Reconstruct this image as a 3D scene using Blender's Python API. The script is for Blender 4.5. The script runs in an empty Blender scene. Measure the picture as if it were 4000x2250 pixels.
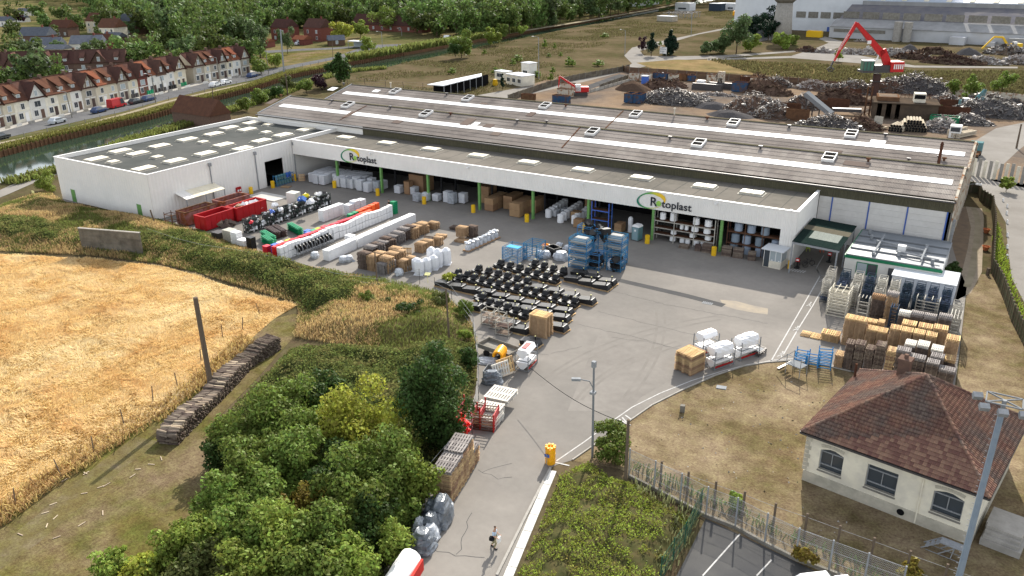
import bpy, bmesh, math, random
import numpy as np
from mathutils import Vector, Matrix
R = math.radians
rnd = random.Random(7)
nr = np.random.RandomState(7)
sc = bpy.context.scene
C = bpy.context.collection
# ---------------------------------------------------------------- camera
FOC, PIT, ROL, YAW, HC = 3183.9, R(22.1503), R(-0.4486), R(-31.7027), 37.0
Fv = Vector((math.sin(YAW)*math.cos(PIT), math.cos(YAW)*math.cos(PIT), -math.sin(PIT)))
R0 = Vector((math.cos(YAW), -math.sin(YAW), 0)); U0 = R0.cross(Fv)
Rv = R0*math.cos(ROL)+U0*math.sin(ROL); Uv = -R0*math.sin(ROL)+U0*math.cos(ROL)
cd = bpy.data.cameras.new('camera'); cam = bpy.data.objects.new('camera', cd); C.objects.link(cam)
cd.sensor_width = 36; cd.lens = 36*FOC/4000; cd.clip_start = .5; cd.clip_end = 6000
cam.matrix_world = Matrix(((Rv.x, Uv.x, -Fv.x, 0), (Rv.y, Uv.y, -Fv.y, 0), (Rv.z, Uv.z, -Fv.z, HC), (0, 0, 0, 1)))
sc.camera = cam
# ---------------------------------------------------------------- light
SUN_EL, SX, SY = R(32.5), 0.26, -0.966          # sunlight travels towards (SX, SY)
w = bpy.data.worlds.new('World'); sc.world = w; w.use_nodes = True
nt = w.node_tree; bg = nt.nodes['Background']; sky = nt.nodes.new('ShaderNodeTexSky')
sky.sky_type = 'NISHITA'; sky.sun_disc = False; sky.sun_elevation = SUN_EL
sky.sun_rotation = math.atan2(-SX, -SY); sky.air_density = 1.0; sky.dust_density = 1.2
hs = nt.nodes.new('ShaderNodeHueSaturation'); hs.inputs['Saturation'].default_value = .3
nt.links.new(sky.outputs[0], hs.inputs['Color']); nt.links.new(hs.outputs[0], bg.inputs[0]); bg.inputs[1].default_value = 0.15
sd = bpy.data.lights.new('sun', 'SUN'); sun = bpy.data.objects.new('sun', sd); C.objects.link(sun)
sd.energy = 3.8; sd.angle = R(0.6); sd.color = (1, .94, .84)
dv = Vector((SX*math.cos(SUN_EL), SY*math.cos(SUN_EL), -math.sin(SUN_EL)))
sun.rotation_euler = dv.to_track_quat('-Z', 'Y').to_euler(); sun.location = (0, 150, 120)
sc.view_settings.view_transform = 'Standard'; sc.view_settings.look = 'None'
sc.view_settings.exposure = 1.15; sc.view_settings.gamma = 1; sc.view_settings.use_curve_mapping = False
# ---------------------------------------------------------------- helpers
def at(x, y, z=0.0):                              # point seen at photo pixel (4000x2250) on height z
    d = Fv*FOC + Rv*(x-2000) - Uv*(y-1125); t = (z-HC)/d.z
    return Vector((d.x*t, d.y*t, z))
def D(x, y, z=0.0): return at(x*1.5528, y*1.5528, z)
def cr(ox, oy, x, y, z=0.0): return at(ox+x/2.574, oy+y/2.574, z)
ORD = 'first second third fourth fifth sixth seventh eighth ninth tenth eleventh twelfth thirteenth fourteenth fifteenth sixteenth seventeenth eighteenth nineteenth twentieth'.split()
def nth(i):
    if i < 20: return ORD[i]
    t = ['twenty', 'thirty', 'forty', 'fifty', 'sixty', 'seventy', 'eighty', 'ninety'][(i+1)//10-2]
    return (t[:-1]+'ieth' if t.endswith('y') else t) if (i+1) % 10 == 0 else t+'-'+ORD[(i+1) % 10-1]
class MB:
    def __init__(s): s.v = []; s.f = []; s.m = []
    def add(s, vs, fs, m=0):
        o = len(s.v); s.v += [tuple(v) for v in vs]; s.f += [tuple(i+o for i in f) for f in fs]; s.m += [m]*len(fs); return s
    def box(s, x0, y0, z0, x1, y1, z1, m=0):
        return s.add([(x0,y0,z0),(x1,y0,z0),(x1,y1,z0),(x0,y1,z0),(x0,y0,z1),(x1,y0,z1),(x1,y1,z1),(x0,y1,z1)],
                     [(0,3,2,1),(4,5,6,7),(0,1,5,4),(1,2,6,5),(2,3,7,6),(3,0,4,7)], m)
    def cbox(s, cx, cy, cz, sx, sy, sz, rz=0, m=0, rx=0, ry=0):
        M = Matrix.Rotation(rz, 3, 'Z') @ Matrix.Rotation(ry, 3, 'Y') @ Matrix.Rotation(rx, 3, 'X')
        vs = [M @ Vector((a*sx/2, b*sy/2, c*sz/2)) + Vector((cx, cy, cz)) for c in (-1, 1) for a, b in ((-1,-1),(1,-1),(1,1),(-1,1))]
        return s.add(vs, [(0,3,2,1),(4,5,6,7),(0,1,5,4),(1,2,6,5),(2,3,7,6),(3,0,4,7)], m)
    def beam(s, p, q, w, h=None, m=0):
        p = Vector(p); q = Vector(q); h = h or w; d = (q-p).normalized()
        a = d.cross(Vector((0, 0, 1))); a = Vector((1, 0, 0)) if a.length < 1e-3 else a.normalized(); b = a.cross(d)
        vs = [e+a*(i*w/2)+b*(j*h/2) for e in (p, q) for i, j in ((-1,-1),(1,-1),(1,1),(-1,1))]
        return s.add(vs, [(0,3,2,1),(4,5,6,7),(0,1,5,4),(1,2,6,5),(2,3,7,6),(3,0,4,7)], m)
    def cyl(s, p, q, r0, r1=None, n=8, m=0, cap=True):
        p = Vector(p); q = Vector(q); r1 = r0 if r1 is None else r1; d = (q-p).normalized()
        a = d.cross(Vector((0, 0, 1))); a = Vector((1, 0, 0)) if a.length < 1e-3 else a.normalized(); b = d.cross(a)
        vs = [e+(a*math.cos(2*math.pi*k/n)+b*math.sin(2*math.pi*k/n))*r for e, r in ((p, r0), (q, r1)) for k in range(n)]
        fs = [(k, (k+1) % n, n+(k+1) % n, n+k) for k in range(n)]
        if cap: fs += [tuple(reversed(range(n))), tuple(range(n, 2*n))]
        return s.add(vs, fs, m)
    def lathe(s, cx, cy, prof, n=10, m=0, cap=True):
        vs = [(cx+r*math.cos(2*math.pi*k/n), cy+r*math.sin(2*math.pi*k/n), z) for r, z in prof for k in range(n)]
        fs = [(j*n+k, j*n+(k+1) % n, (j+1)*n+(k+1) % n, (j+1)*n+k) for j in range(len(prof)-1) for k in range(n)]
        if cap: fs += [tuple(reversed(range(n))), tuple((len(prof)-1)*n+k for k in range(n))]
        return s.add(vs, fs, m)
    def prism(s, poly, z0, z1, m=0):
        n = len(poly); vs = [(p[0], p[1], z0) for p in poly]+[(p[0], p[1], z1) for p in poly]
        return s.add(vs, [tuple(reversed(range(n))), tuple(range(n, 2*n))]+[(k, (k+1) % n, n+(k+1) % n, n+k) for k in range(n)], m)
    def hexa(s, b, t, m=0):                       # bottom 4 + top 4 points
        return s.add(list(b)+list(t), [(0,3,2,1),(4,5,6,7),(0,1,5,4),(1,2,6,5),(2,3,7,6),(3,0,4,7)], m)
    def face(s, pts, m=0): return s.add(pts, [tuple(range(len(pts)))], m)
    def mesh(s, name, mats, smooth=False):
        me = bpy.data.meshes.new(name); me.from_pydata([tuple(v) for v in s.v], [], s.f)
        for mt in (mats if isinstance(mats, (list, tuple)) else [mats]): me.materials.append(mt)
        if any(s.m): me.polygons.foreach_set('material_index', s.m)
        if smooth: me.polygons.foreach_set('use_smooth', [True]*len(s.f))
        me.update(); return me
    def build(s, name, mats, parent=None, loc=(0, 0, 0), rz=0, smooth=False):
        return ob(name, s.mesh(name, mats, smooth), parent, loc, rz)
def ob(name, me, parent=None, loc=(0, 0, 0), rz=0):
    o = bpy.data.objects.new(name, me); C.objects.link(o)
    if parent is not None: o.parent = parent
    o.location = loc; o.rotation_euler = (0, 0, rz); return o
def tag(o, label, cat, group=None, kind=None):
    if label: o['label'] = label
    if cat: o['category'] = cat
    if group: o['group'] = group
    if kind: o['kind'] = kind
    return o
def thing(name, label, cat, loc=(0, 0, 0), rz=0, group=None):
    return tag(ob(name, None, None, loc, rz), label, cat, group)
def copy_tree(o, parent=None):
    c = o.copy(); C.objects.link(c)
    if parent is not None: c.parent = parent
    for ch in list(o.children): copy_tree(ch, c)
    return c
def struct(name, mb, m, **k): return tag(mb.build(name, m, **k), None, None, kind='structure')
def stuff(name, me, label, cat, parent=None):
    o = ob(name, me, parent); o['kind'] = 'stuff'
    if label: o['label'] = label; o['category'] = cat
    return o
def sheet(name, pts, m, z=0.0):
    bm = bmesh.new(); vs = [bm.verts.new((p[0], p[1], z)) for p in pts]; f = bm.faces.new(vs); f.normal_update()
    if f.normal.z < 0: f.normal_flip()
    bmesh.ops.triangulate(bm, faces=[f]); me = bpy.data.meshes.new(name); bm.to_mesh(me); bm.free(); me.materials.append(m)
    o = ob(name, me); o['kind'] = 'structure'; return o
def ribbon(name, pts, w, m, z):
    P = [Vector((p[0], p[1], 0)) for p in pts]; L = []; Rr = []
    for i, p in enumerate(P):
        d = (P[min(i+1, len(P)-1)]-P[max(i-1, 0)]).normalized(); n = Vector((-d.y, d.x, 0))*w/2; L.append(p+n); Rr.append(p-n)
    mb = MB(); mb.add([(p.x, p.y, z) for p in L+Rr], [(len(P)+i, len(P)+i+1, i+1, i) for i in range(len(P)-1)])
    return struct(name, mb, m)
def inpoly(px, py, poly):
    c = np.zeros(len(px), bool); n = len(poly)
    for i in range(n):
        x0, y0 = poly[i][0], poly[i][1]; x1, y1 = poly[i-1][0], poly[i-1][1]
        if y0 == y1: continue
        c ^= ((y0 > py) != (y1 > py)) & (px < (x1-x0)*(py-y0)/(y1-y0)+x0)
    return c
def scatter(poly, n):
    xs = [p[0] for p in poly]; ys = [p[1] for p in poly]; ox = []; oy = []; k = 0
    while k < n:
        x = nr.uniform(min(xs), max(xs), n*2); y = nr.uniform(min(ys), max(ys), n*2); q = inpoly(x, y, poly)
        ox.append(x[q]); oy.append(y[q]); k += q.sum()
    return np.concatenate(ox)[:n], np.concatenate(oy)[:n]
def vnoise(x, y, s, seed=0):                      # smooth value noise 0..1
    g = np.random.RandomState(seed).rand(64, 64); u = np.asarray(x)/s; v = np.asarray(y)/s
    i = np.floor(u).astype(int); j = np.floor(v).astype(int); a = u-i; b = v-j; a = a*a*(3-2*a); b = b*b*(3-2*b)
    G = lambda p, q: g[p % 64, q % 64]
    return (G(i, j)*(1-a)+G(i+1, j)*a)*(1-b)+(G(i, j+1)*(1-a)+G(i+1, j+1)*a)*b
def quads(name, cen, ax, bx, m):                  # many small quads: centre, half axes (n,3 arrays)
    n = len(cen); v = np.stack([cen-ax-bx, cen+ax-bx, cen+ax+bx, cen-ax+bx], 1).reshape(-1, 3)
    me = bpy.data.meshes.new(name); me.vertices.add(4*n); me.vertices.foreach_set('co', v.astype(np.float32).ravel())
    me.loops.add(4*n); me.loops.foreach_set('vertex_index', np.arange(4*n, dtype=np.int32))
    me.polygons.add(n); me.polygons.foreach_set('loop_start', np.arange(0, 4*n, 4, dtype=np.int32))
    try: me.polygons.foreach_set('loop_total', np.full(n, 4, dtype=np.int32))
    except Exception: pass
    me.materials.append(m); me.update(calc_edges=True); return me
def rdir(n, up=0.0):
    d = nr.normal(size=(n, 3)); d[:, 2] = d[:, 2]*(1-up)+up; return d/np.linalg.norm(d, axis=1)[:, None]
def leafquads(name, cen, size, m, flat=.35, aspect=.62):
    n = len(cen); nn = rdir(n, flat); t = np.cross(nn, rdir(n)); t /= np.linalg.norm(t, axis=1)[:, None]+1e-9; b = np.cross(nn, t)
    s = (size*nr.uniform(.6, 1.3, n))[:, None] if np.isscalar(size) else size[:, None]
    return quads(name, cen, t*s*.5, b*s*.5*aspect, m)
def hair(name, x, y, z0, h, wd, lean, m, flow=0):         # thin upright blades
    n = len(x); an = nr.uniform(0, math.pi, n); a = np.stack([np.cos(an), np.sin(an), np.zeros(n)], 1)*(wd/2)
    hh = h if not np.isscalar(h) else np.full(n, h)
    top = np.stack([nr.normal(0, 1, n)*lean*hh+lean*.6*hh, nr.normal(0, 1, n)*lean*hh-lean*.4*hh, hh], 1)
    if flow: f = vnoise(x, y, flow, 3)*9+vnoise(x, y, flow*.3, 4)*3; top[:, 0] += np.cos(f)*hh*1.05; top[:, 1] += np.sin(f)*hh*1.05
    c = np.stack([x, y, z0+np.zeros(n)], 1)
    return quads(name, c+top/2, a*.8, top/2, m)
# ---------------------------------------------------------------- materials
def mat(name, c, c2=None, sc_=1.0, rough=.85, rv=0.0, bump=0.0, bs=20.0, metal=0.0, isl=0.0, trans=0.0, spec=None, detail=6, c3=None, s3=.1, str_=None, rng=(.35, .65), world=False, fine=0.0, fs=5.0):
    m = bpy.data.materials.new(name); m.use_nodes = True; t = m.node_tree; N = t.nodes; L = t.links
    b = N['Principled BSDF']; b.inputs['Roughness'].default_value = rough; b.inputs['Metallic'].default_value = metal
    b.inputs['Specular IOR Level'].default_value = spec if spec is not None else (0 if rough >= .6 else .25)
    tc = N.new('ShaderNodeTexCoord'); src = tc.outputs['Object']
    if world: ge = N.new('ShaderNodeNewGeometry'); src = ge.outputs['Position']
    if str_:
        mp = N.new('ShaderNodeMapping'); mp.inputs['Scale'].default_value = str_; L.new(src, mp.inputs[0]); src = mp.outputs[0]
    col = None; rgb = N.new('ShaderNodeRGB'); rgb.outputs[0].default_value = (*c, 1); col = rgb.outputs[0]
    def noise(s, d=detail):
        n = N.new('ShaderNodeTexNoise'); n.inputs['Scale'].default_value = s; n.inputs['Detail'].default_value = d; n.inputs['Roughness'].default_value = .62
        L.new(src, n.inputs['Vector']); return n.outputs['Fac']
    def ramp(f, a, bb):
        r = N.new('ShaderNodeMapRange'); r.inputs[1].default_value = a; r.inputs[2].default_value = bb; L.new(f, r.inputs[0]); return r.outputs[0]
    def mix(f, a, cc):
        x = N.new('ShaderNodeMix'); x.data_type = 'RGBA'; L.new(f, x.inputs[0]); L.new(a, x.inputs[6])
        if isinstance(cc, tuple): x.inputs[7].default_value = (*cc, 1)
        else: L.new(cc, x.inputs[7])
        return x.outputs[2]
    if c2: col = mix(ramp(noise(sc_), *rng), col, tuple(c2))
    if c3: col = mix(ramp(noise(s3, 4), .42, .62), col, tuple(c3))
    val = None
    def addv(src_, amt):
        nonlocal col
        r = N.new('ShaderNodeMapRange'); r.inputs[3].default_value = 1-amt; r.inputs[4].default_value = 1+amt; L.new(src_, r.inputs[0])
        h = N.new('ShaderNodeHueSaturation'); L.new(r.outputs[0], h.inputs['Value']); L.new(col, h.inputs['Color']); col = h.outputs[0]
        r2 = N.new('ShaderNodeMapRange'); r2.inputs[3].default_value = .5-amt*.05; r2.inputs[4].default_value = .5+amt*.05; L.new(src_, r2.inputs[0]); L.new(r2.outputs[0], h.inputs['Hue'])
    if rv: oi = N.new('ShaderNodeObjectInfo'); addv(oi.outputs['Random'], rv)
    if isl: ge2 = N.new('ShaderNodeNewGeometry'); addv(ge2.outputs['Random Per Island'], isl)
    if fine: addv(noise(fs, 5), fine); addv(noise(fs*.17, 4), fine*.7)
    L.new(col, b.inputs['Base Color'])
    if bump:
        bp = N.new('ShaderNodeBump'); bp.inputs['Strength'].default_value = bump; bp.inputs['Distance'].default_value = .05
        L.new(noise(bs, 4), bp.inputs['Height']); L.new(bp.outputs[0], b.inputs['Normal'])
    if trans:
        tr = N.new('ShaderNodeBsdfTranslucent'); L.new(col, tr.inputs[0]); mx = N.new('ShaderNodeMixShader'); mx.inputs[0].default_value = trans
        L.new(b.outputs[0], mx.inputs[1]); L.new(tr.outputs[0], mx.inputs[2]); L.new(mx.outputs[0], N['Material Output'].inputs[0])
    return m
MT = {}
def M(k, *a, **kw):
    if k not in MT: MT[k] = mat(k, *a, **kw)
    return MT[k]
M('dry_ground', (.085,.063,.038), (.058,.06,.026), .35, fine=.5, fs=2, c3=(.11,.085,.052), s3=.05, bump=.6, bs=6, world=True)
M('scrub_ground', (.085,.08,.035), (.055,.065,.022), .25, fine=.5, fs=2, c3=(.15,.12,.06), s3=.03, bump=.6, bs=3, world=True)
M('asphalt', (.215,.198,.178), (.255,.236,.213), .12, fine=.12, fs=1.5, c3=(.182,.170,.155), s3=.045, bump=.15, bs=30, world=True, rng=(.3,.7))
M('asphalt_dark', (.07,.07,.072), (.095,.093,.09), .3, bump=.1, bs=30, world=True)
M('street', (.10,.10,.105), (.13,.13,.13), .3, world=True)
M('gravel_road', (.25,.235,.215), (.20,.186,.168), .15, bump=.3, bs=8, world=True)
M('pale_path', (.29,.25,.18), (.22,.19,.13), .4, world=True)
M('dirt', (.165,.118,.08), (.225,.165,.115), .08, fine=.4, fs=3, c3=(.12,.10,.085), s3=.05, bump=.5, bs=4, world=True)
M('lawn', (.145,.106,.06), (.10,.082,.038), .5, fine=.75, fs=5, c3=(.215,.165,.105), s3=.12, bump=.8, bs=9, world=True)
M('mown', (.12,.095,.034), (.08,.082,.022), .45, fine=.75, fs=5, c3=(.155,.115,.07), s3=.13, bump=.8, bs=9, world=True)
M('wheat_ground', (.40,.26,.10), (.30,.18,.06), .5, c3=(.46,.32,.14), s3=.15, bump=.9, bs=8, world=True)
M('wheat', (.78,.61,.32), (.66,.43,.19), .3, c3=(.80,.67,.41), s3=.11, world=True, isl=.22, trans=.35, rough=.7)
M('dry_grass', (.52,.38,.19), isl=.4, trans=.3)
M('green_grass', (.17,.19,.055), isl=.45, trans=.35)
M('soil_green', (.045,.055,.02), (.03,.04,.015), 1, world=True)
def leafm(k, c, isl=.45, rv=.12): return M(k, c, isl=isl, rv=rv, trans=.38, rough=.6, spec=.12)
leafm('leaf_dark', (.05,.085,.022)); leafm('leaf_mid', (.145,.195,.04)); leafm('leaf_light', (.21,.265,.05))
leafm('leaf_yellow', (.36,.38,.06)); leafm('leaf_orange', (.21,.16,.035)); M('leaf_bramble', (.145,.17,.05), (.25,.21,.09), .45, isl=.5, trans=.38, rough=.6, world=True, rng=(.45,.7)); leafm('leaf_olive', (.10,.115,.035))
leafm('leaf_forest', (.095,.135,.036), .4, .35); leafm('leaf_willow', (.09,.13,.05), .4, .3); leafm('leaf_purple', (.05,.022,.03)); leafm('leaf_shrub', (.12,.165,.028))
leafm('leaf_conifer', (.014,.032,.018), .4, .1)
M('bark', (.10,.075,.05), (.06,.045,.03), 8)
M('white_clad', (.78,.755,.715), (.72,.70,.66), .25, fine=.05, fs=1.2, rough=.6, rv=.02)
M('white_trim', (.80,.79,.77), rough=.5)
M('flat_roof', (.085,.09,.086), (.07,.074,.07), .5, c3=(.105,.105,.10), s3=.08, bump=.2, bs=15, world=True)
M('felt_roof', (.15,.138,.118), (.12,.112,.098), .6, c3=(.17,.155,.135), s3=.1, bump=.2, bs=15, world=True)
M('dome', (.74,.68,.53), (.66,.60,.46), .8, rough=.35)
M('fibre', (.27,.238,.212), (.185,.165,.15), .6, fine=.2, fs=4, c3=(.31,.278,.25), s3=.15, rv=.10, bump=.3, bs=12, world=True)
M('fibre_patch', (.17,.135,.115), rv=.12)
M('translucent_strip', (.88,.88,.86), (.80,.80,.78), .6, fine=.04, rough=.5)
M('fascia_brown', (.115,.105,.07), (.075,.07,.05), 3, str_=(4,4,.3), rv=.12)
M('blue_paint', (.06,.12,.38), rough=.5); M('green_paint', (.16,.34,.10), (.12,.26,.08), 2, rough=.5); M('dark_green_paint', (.012,.16,.07), rough=.5)
M('yellow', (.80,.50,.02), (.70,.42,.02), 3, rough=.4, rv=.08); M('orange_yellow', (.9,.42,.015), rough=.35)
M('galv', (.30,.31,.32), (.23,.24,.25), 4, rough=.6); M('dark_metal', (.06,.06,.065), (.09,.08,.075), 5, rough=.5, metal=.3)
M('rail_grey', (.20,.21,.22), rough=.6); M('black_plastic', (.012,.012,.013), (.018,.018,.019), 3, rough=.45, spec=.3)
M('blue_steel', (.06,.20,.37), (.04,.14,.27), 3, rough=.6, rv=.2); M('pale_steel', (.46,.44,.39), (.32,.30,.26), 5, rough=.6, rv=.2)
M('navy_steel', (.04,.065,.10), (.04,.045,.055), 4, rough=.6, rv=.4); M('white_plastic', (.80,.80,.80), (.76,.76,.77), 2, rough=.5, rv=.03)
M('bag_white', (.74,.75,.77), (.66,.67,.70), 3, rough=.6, rv=.05, bump=.6, bs=6); M('wrap', (.62,.65,.69), (.36,.38,.41), 2.5, rough=.25, bump=1.0, bs=4, spec=.6)
M('dark_wrap', (.10,.115,.135), (.30,.32,.35), 1.6, rough=.22, bump=1, bs=3, spec=.7, rng=(.5,.75))  # pale streaks mixed into the dark colour imitate highlights on the film
M('pallet_new', (.60,.43,.24), (.50,.34,.17), 3, rv=.28); M('pallet_tan', (.50,.355,.215), (.40,.27,.155), 3, rv=.34); M('pallet_old', (.20,.155,.125), (.13,.10,.085), 3, rv=.4); M('pallet_grey', (.30,.275,.26), (.22,.20,.19), 3, rv=.25)
M('cardboard', (.30,.19,.11), (.25,.155,.09), 1, rv=.15)
M('red_paint', (.42,.012,.015), (.33,.01,.012), 1, rough=.45, rv=.05); M('red_plastic', (.62,.02,.035), rough=.4, rv=.12); M('orange_plastic', (.75,.10,.02), rough=.4, rv=.1)
M('green_plastic', (.01,.26,.11), rough=.4, rv=.1); M('brown_plastic', (.07,.045,.04), rough=.45, rv=.1); M('blue_plastic', (.06,.14,.50), rough=.4, rv=.2); M('yellow_plastic', (.75,.62,.03), rough=.4)
M('old_red', (.22,.10,.10), (.30,.17,.15), 1.2, rough=.7, c3=(.20,.07,.03), s3=.9); M('rust', (.085,.045,.03), (.135,.07,.042), 1.2, rough=.85, rv=.25); M('cream_rust', (.50,.46,.38), (.25,.12,.06), 1.0, rough=.7, rng=(.48,.62))
M('blue_skip', (.035,.08,.155), (.11,.07,.055), .9, rough=.6, rng=(.45,.65)); M('concrete', (.36,.34,.31), (.28,.265,.24), 1.2, bump=.4, bs=6, rv=.05); M('old_concrete', (.24,.225,.20), (.16,.15,.125), 1.2, bump=.4, bs=6, rv=.08)
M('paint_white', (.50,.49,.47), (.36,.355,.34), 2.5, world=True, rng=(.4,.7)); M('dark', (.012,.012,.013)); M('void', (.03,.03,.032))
M('water', (.018,.034,.022), (.022,.042,.028), .05, rough=.06, bump=.04, bs=.8, spec=.3, world=True)
M('tile', (.225,.125,.092), (.15,.09,.072), .9, rv=.28, c3=(.14,.105,.09), s3=.5, rough=.8); M('tile_dark', (.10,.052,.042), (.07,.042,.036), 1.0, rv=.15, bump=.4, bs=6); M('tile_brown', (.115,.056,.038), (.085,.044,.033), 1.0, rv=.15, bump=.4, bs=6); M('tile_orange', (.20,.075,.045), (.15,.06,.04), 1.0, rv=.1, bump=.4, bs=6); M('slate', (.09,.10,.12), (.12,.13,.15), 1, rv=.15)
M('render_cream', (.78,.73,.60), (.68,.63,.51), .5, c3=(.60,.56,.47), s3=.7, rv=.04, bump=.2); M('wall_cream', (.60,.55,.42), (.53,.48,.37), .7, rv=.05); M('wall_white', (.70,.69,.64), (.62,.60,.55), .7, rv=.05); M('wall_beige', (.42,.38,.31), (.35,.32,.26), .8, rv=.08); M('wall_brick', (.20,.075,.06), (.15,.06,.05), 2, rv=.08); M('wall_brownbrick', (.16,.105,.08), (.12,.08,.065), 2, rv=.1)
M('timber', (.12,.075,.05), rough=.8); M('glass', (.05,.06,.07), rough=.12, spec=.6); M('glass_pale', (.35,.40,.42), rough=.15, spec=.5); M('frame_white', (.75,.74,.72), rough=.5)
M('wood_pole', (.16,.125,.095), (.11,.085,.065), 6, str_=(6,6,.5)); M('firewood', (.20,.16,.13), (.12,.095,.08), 4, rv=.35); M('firewood_pale', (.42,.34,.25), rv=.2)
M('scrap', (.26,.255,.25), (.12,.085,.065), 2, rough=.5, metal=.3, isl=.6); M('scrap_rust', (.10,.065,.05), isl=.5); M('scrap_pale', (.45,.44,.43), (.25,.2,.17), 1, isl=.5); M('ash', (.10,.095,.095), (.075,.07,.07), 2, bump=.8, bs=8); M('soil', (.10,.07,.05), (.075,.05,.038), 2, bump=.9, bs=6)
M('skin', (.45,.27,.19)); M('shirt', (.45,.58,.72)); M('trousers', (.30,.27,.16)); M('hair', (.05,.03,.02)); M('black_cloth', (.02,.02,.022)); M('terracotta', (.42,.15,.07))
M('car_white', (.8,.8,.8), rough=.2, spec=.6); M('car_silver', (.50,.53,.56), rough=.25, metal=.3); M('car_blue', (.025,.05,.13), rough=.2, spec=.6); M('car_dark', (.02,.025,.03), rough=.2, spec=.6); M('car_red', (.40,.01,.015), rough=.25, spec=.6)
M('crane_red', (.55,.02,.02), (.42,.02,.02), 2, rough=.4); M('hall_white', (.66,.68,.70), (.58,.60,.62), .15, rough=.6); M('hall_grey', (.30,.30,.30), (.24,.24,.24), .3, str_=(1,1,.2)); M('hall_blue', (.42,.47,.54), (.36,.41,.48), .08, rough=.35)
M('lime', (.45,.55,.10)); M('teal', (.10,.24,.26), (.14,.2,.2), 2)
# ================================================================ THE SETTING
TB = 1.2                                          # height of the far canal bank above the yard
def Dl(pts, z=0.0): return [D(x, y, z) for x, y in pts]
def Sl(pts, z=0.0): return [at(x, y, z) for x, y in pts]
# ground: one sheet to the horizon, finer near the camera
def big_ground():
    mb = MB(); xs = [-3500,-1200,-500,-250,-150,-80,-20,40,120,400,1500]; ys = [-60,0,40,80,120,200,350,700,1500,4500]
    mb.add([(x, y, 0) for y in ys for x in xs], [(j*len(xs)+i, j*len(xs)+i+1, (j+1)*len(xs)+i+1, (j+1)*len(xs)+i) for j in range(len(ys)-1) for i in range(len(xs)-1)])
    return struct('ground', mb, MT['dry_ground'])
big_ground()
can_far = [(-900,830),(0,616),(194,563),(388,517),(583,470),(777,412),(990,357),(1136,307),(1272,280),(1388,252),(1583,217),(1738,188),(2062,128),(2272,87),(2505,43),(2700,8),(2760,-20)]
can_near = [(2860,-20),(2760,8),(2590,43),(2388,82),(2217,112),(2062,144),(1750,212),(1606,239),(1497,266),(1373,276),(1291,292),(1217,312),(1100,360),(900,425),(640,505),(482,550),(210,660),(0,716),(-900,960)]
CF = Sl(can_far); CN = Sl(can_near)
sheet('canal_water', CF+CN, MT['water'], .03)
# terrace beyond the canal
E0 = CF[0]; E1 = CF[-1]
sheet('far_bank_ground', CF+[Vector((E1.x+300, 4300, 0)), Vector((-3300, 4300, 0)), Vector((-3300, E0.y-60, 0))], MT['scrub_ground'], TB)
def bankwall():
    w_ = thing('sheet_pile_wall', 'rusty brown sheet pile retaining wall along the far side of the green canal', 'retaining wall', CF[0])
    mb = MB(); st = MB(); o = CF[0]
    for a, b in zip(CF[:-1], CF[1:]):
        L_ = (b-a).length; n = max(1, int(L_/1.1)); d = (b-a)/L_; nn = Vector((d.y, -d.x, 0))
        mb.add([a-o, b-o, b-o+Vector((0,0,TB)), a-o+Vector((0,0,TB))], [(0,1,2,3)])
        if L_ < 1 or a.y > 260: continue
        for k in range(n):
            p = a+d*(k*L_/n)-o+nn*.1; st.cbox(p.x, p.y, TB/2+.1, .3, .3, TB+.2, math.atan2(d.y, d.x))
    mb.build('plate', MT['rust'], w_); k = st.build('piles', MT['rust'], w_); k['kind'] = 'stuff'
bankwall()
# street, side street, towpath on the terrace
st_lo = [(-500,680),(0,544),(249,487),(486,435),(606,400),(820,346),(1000,311),(1116,272),(1303,233),(1493,198),(1600,190)]
st_up = [(1700,168),(1439,176),(1311,221),(1186,245),(1000,280),(738,342),(408,420),(186,466),(0,517),(-500,640)]
sheet('street', Sl(st_lo, TB)+Sl(st_up, TB), MT['street'], TB+.03)
sheet('side_street', Sl([(1000,200),(1186,190),(1300,186),(1450,176),(1450,183),(1300,193),(1180,198),(1000,210)], TB), MT['street'], TB+.025)
pv = Sl([(0,517),(186,466),(408,420),(738,342),(1000,280)], TB); 
def pavement():
    mb = MB(); A = pv; B = [p+Vector((-4.5,1.2,0)) for p in A]
    for i in range(len(A)-1): mb.hexa([(p.x,p.y,TB) for p in (A[i],B[i],B[i+1],A[i+1])], [(p.x,p.y,TB+.12) for p in (A[i],B[i],B[i+1],A[i+1])])
    return struct('pavement', mb, MT['concrete'])
pavement()
ribbon('towpath', Sl([(-400,660),(0,560),(272,503),(505,441),(660,396),(1000,318),(1155,285),(1303,249)], TB), 1.6, MT['pale_path'], TB+.03)
ribbon('canal_track', Sl([(1560,188),(1700,166),(1800,158),(2000,128),(2272,84),(2545,37),(2700,5)], TB), 4.0, MT['pale_path'], TB+.035)
sheet('meadow', Sl([(1010,215),(1180,205),(1300,200),(1440,188),(1330,205),(1186,233),(1010,262)], TB), MT['mown'], TB+.02)
# near bank path at far left
ribbon('bank_path', Dl([(-60,512),(0,488),(60,462),(112,444),(150,425)]), 3.2, MT['gravel_road'], .04)
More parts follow.
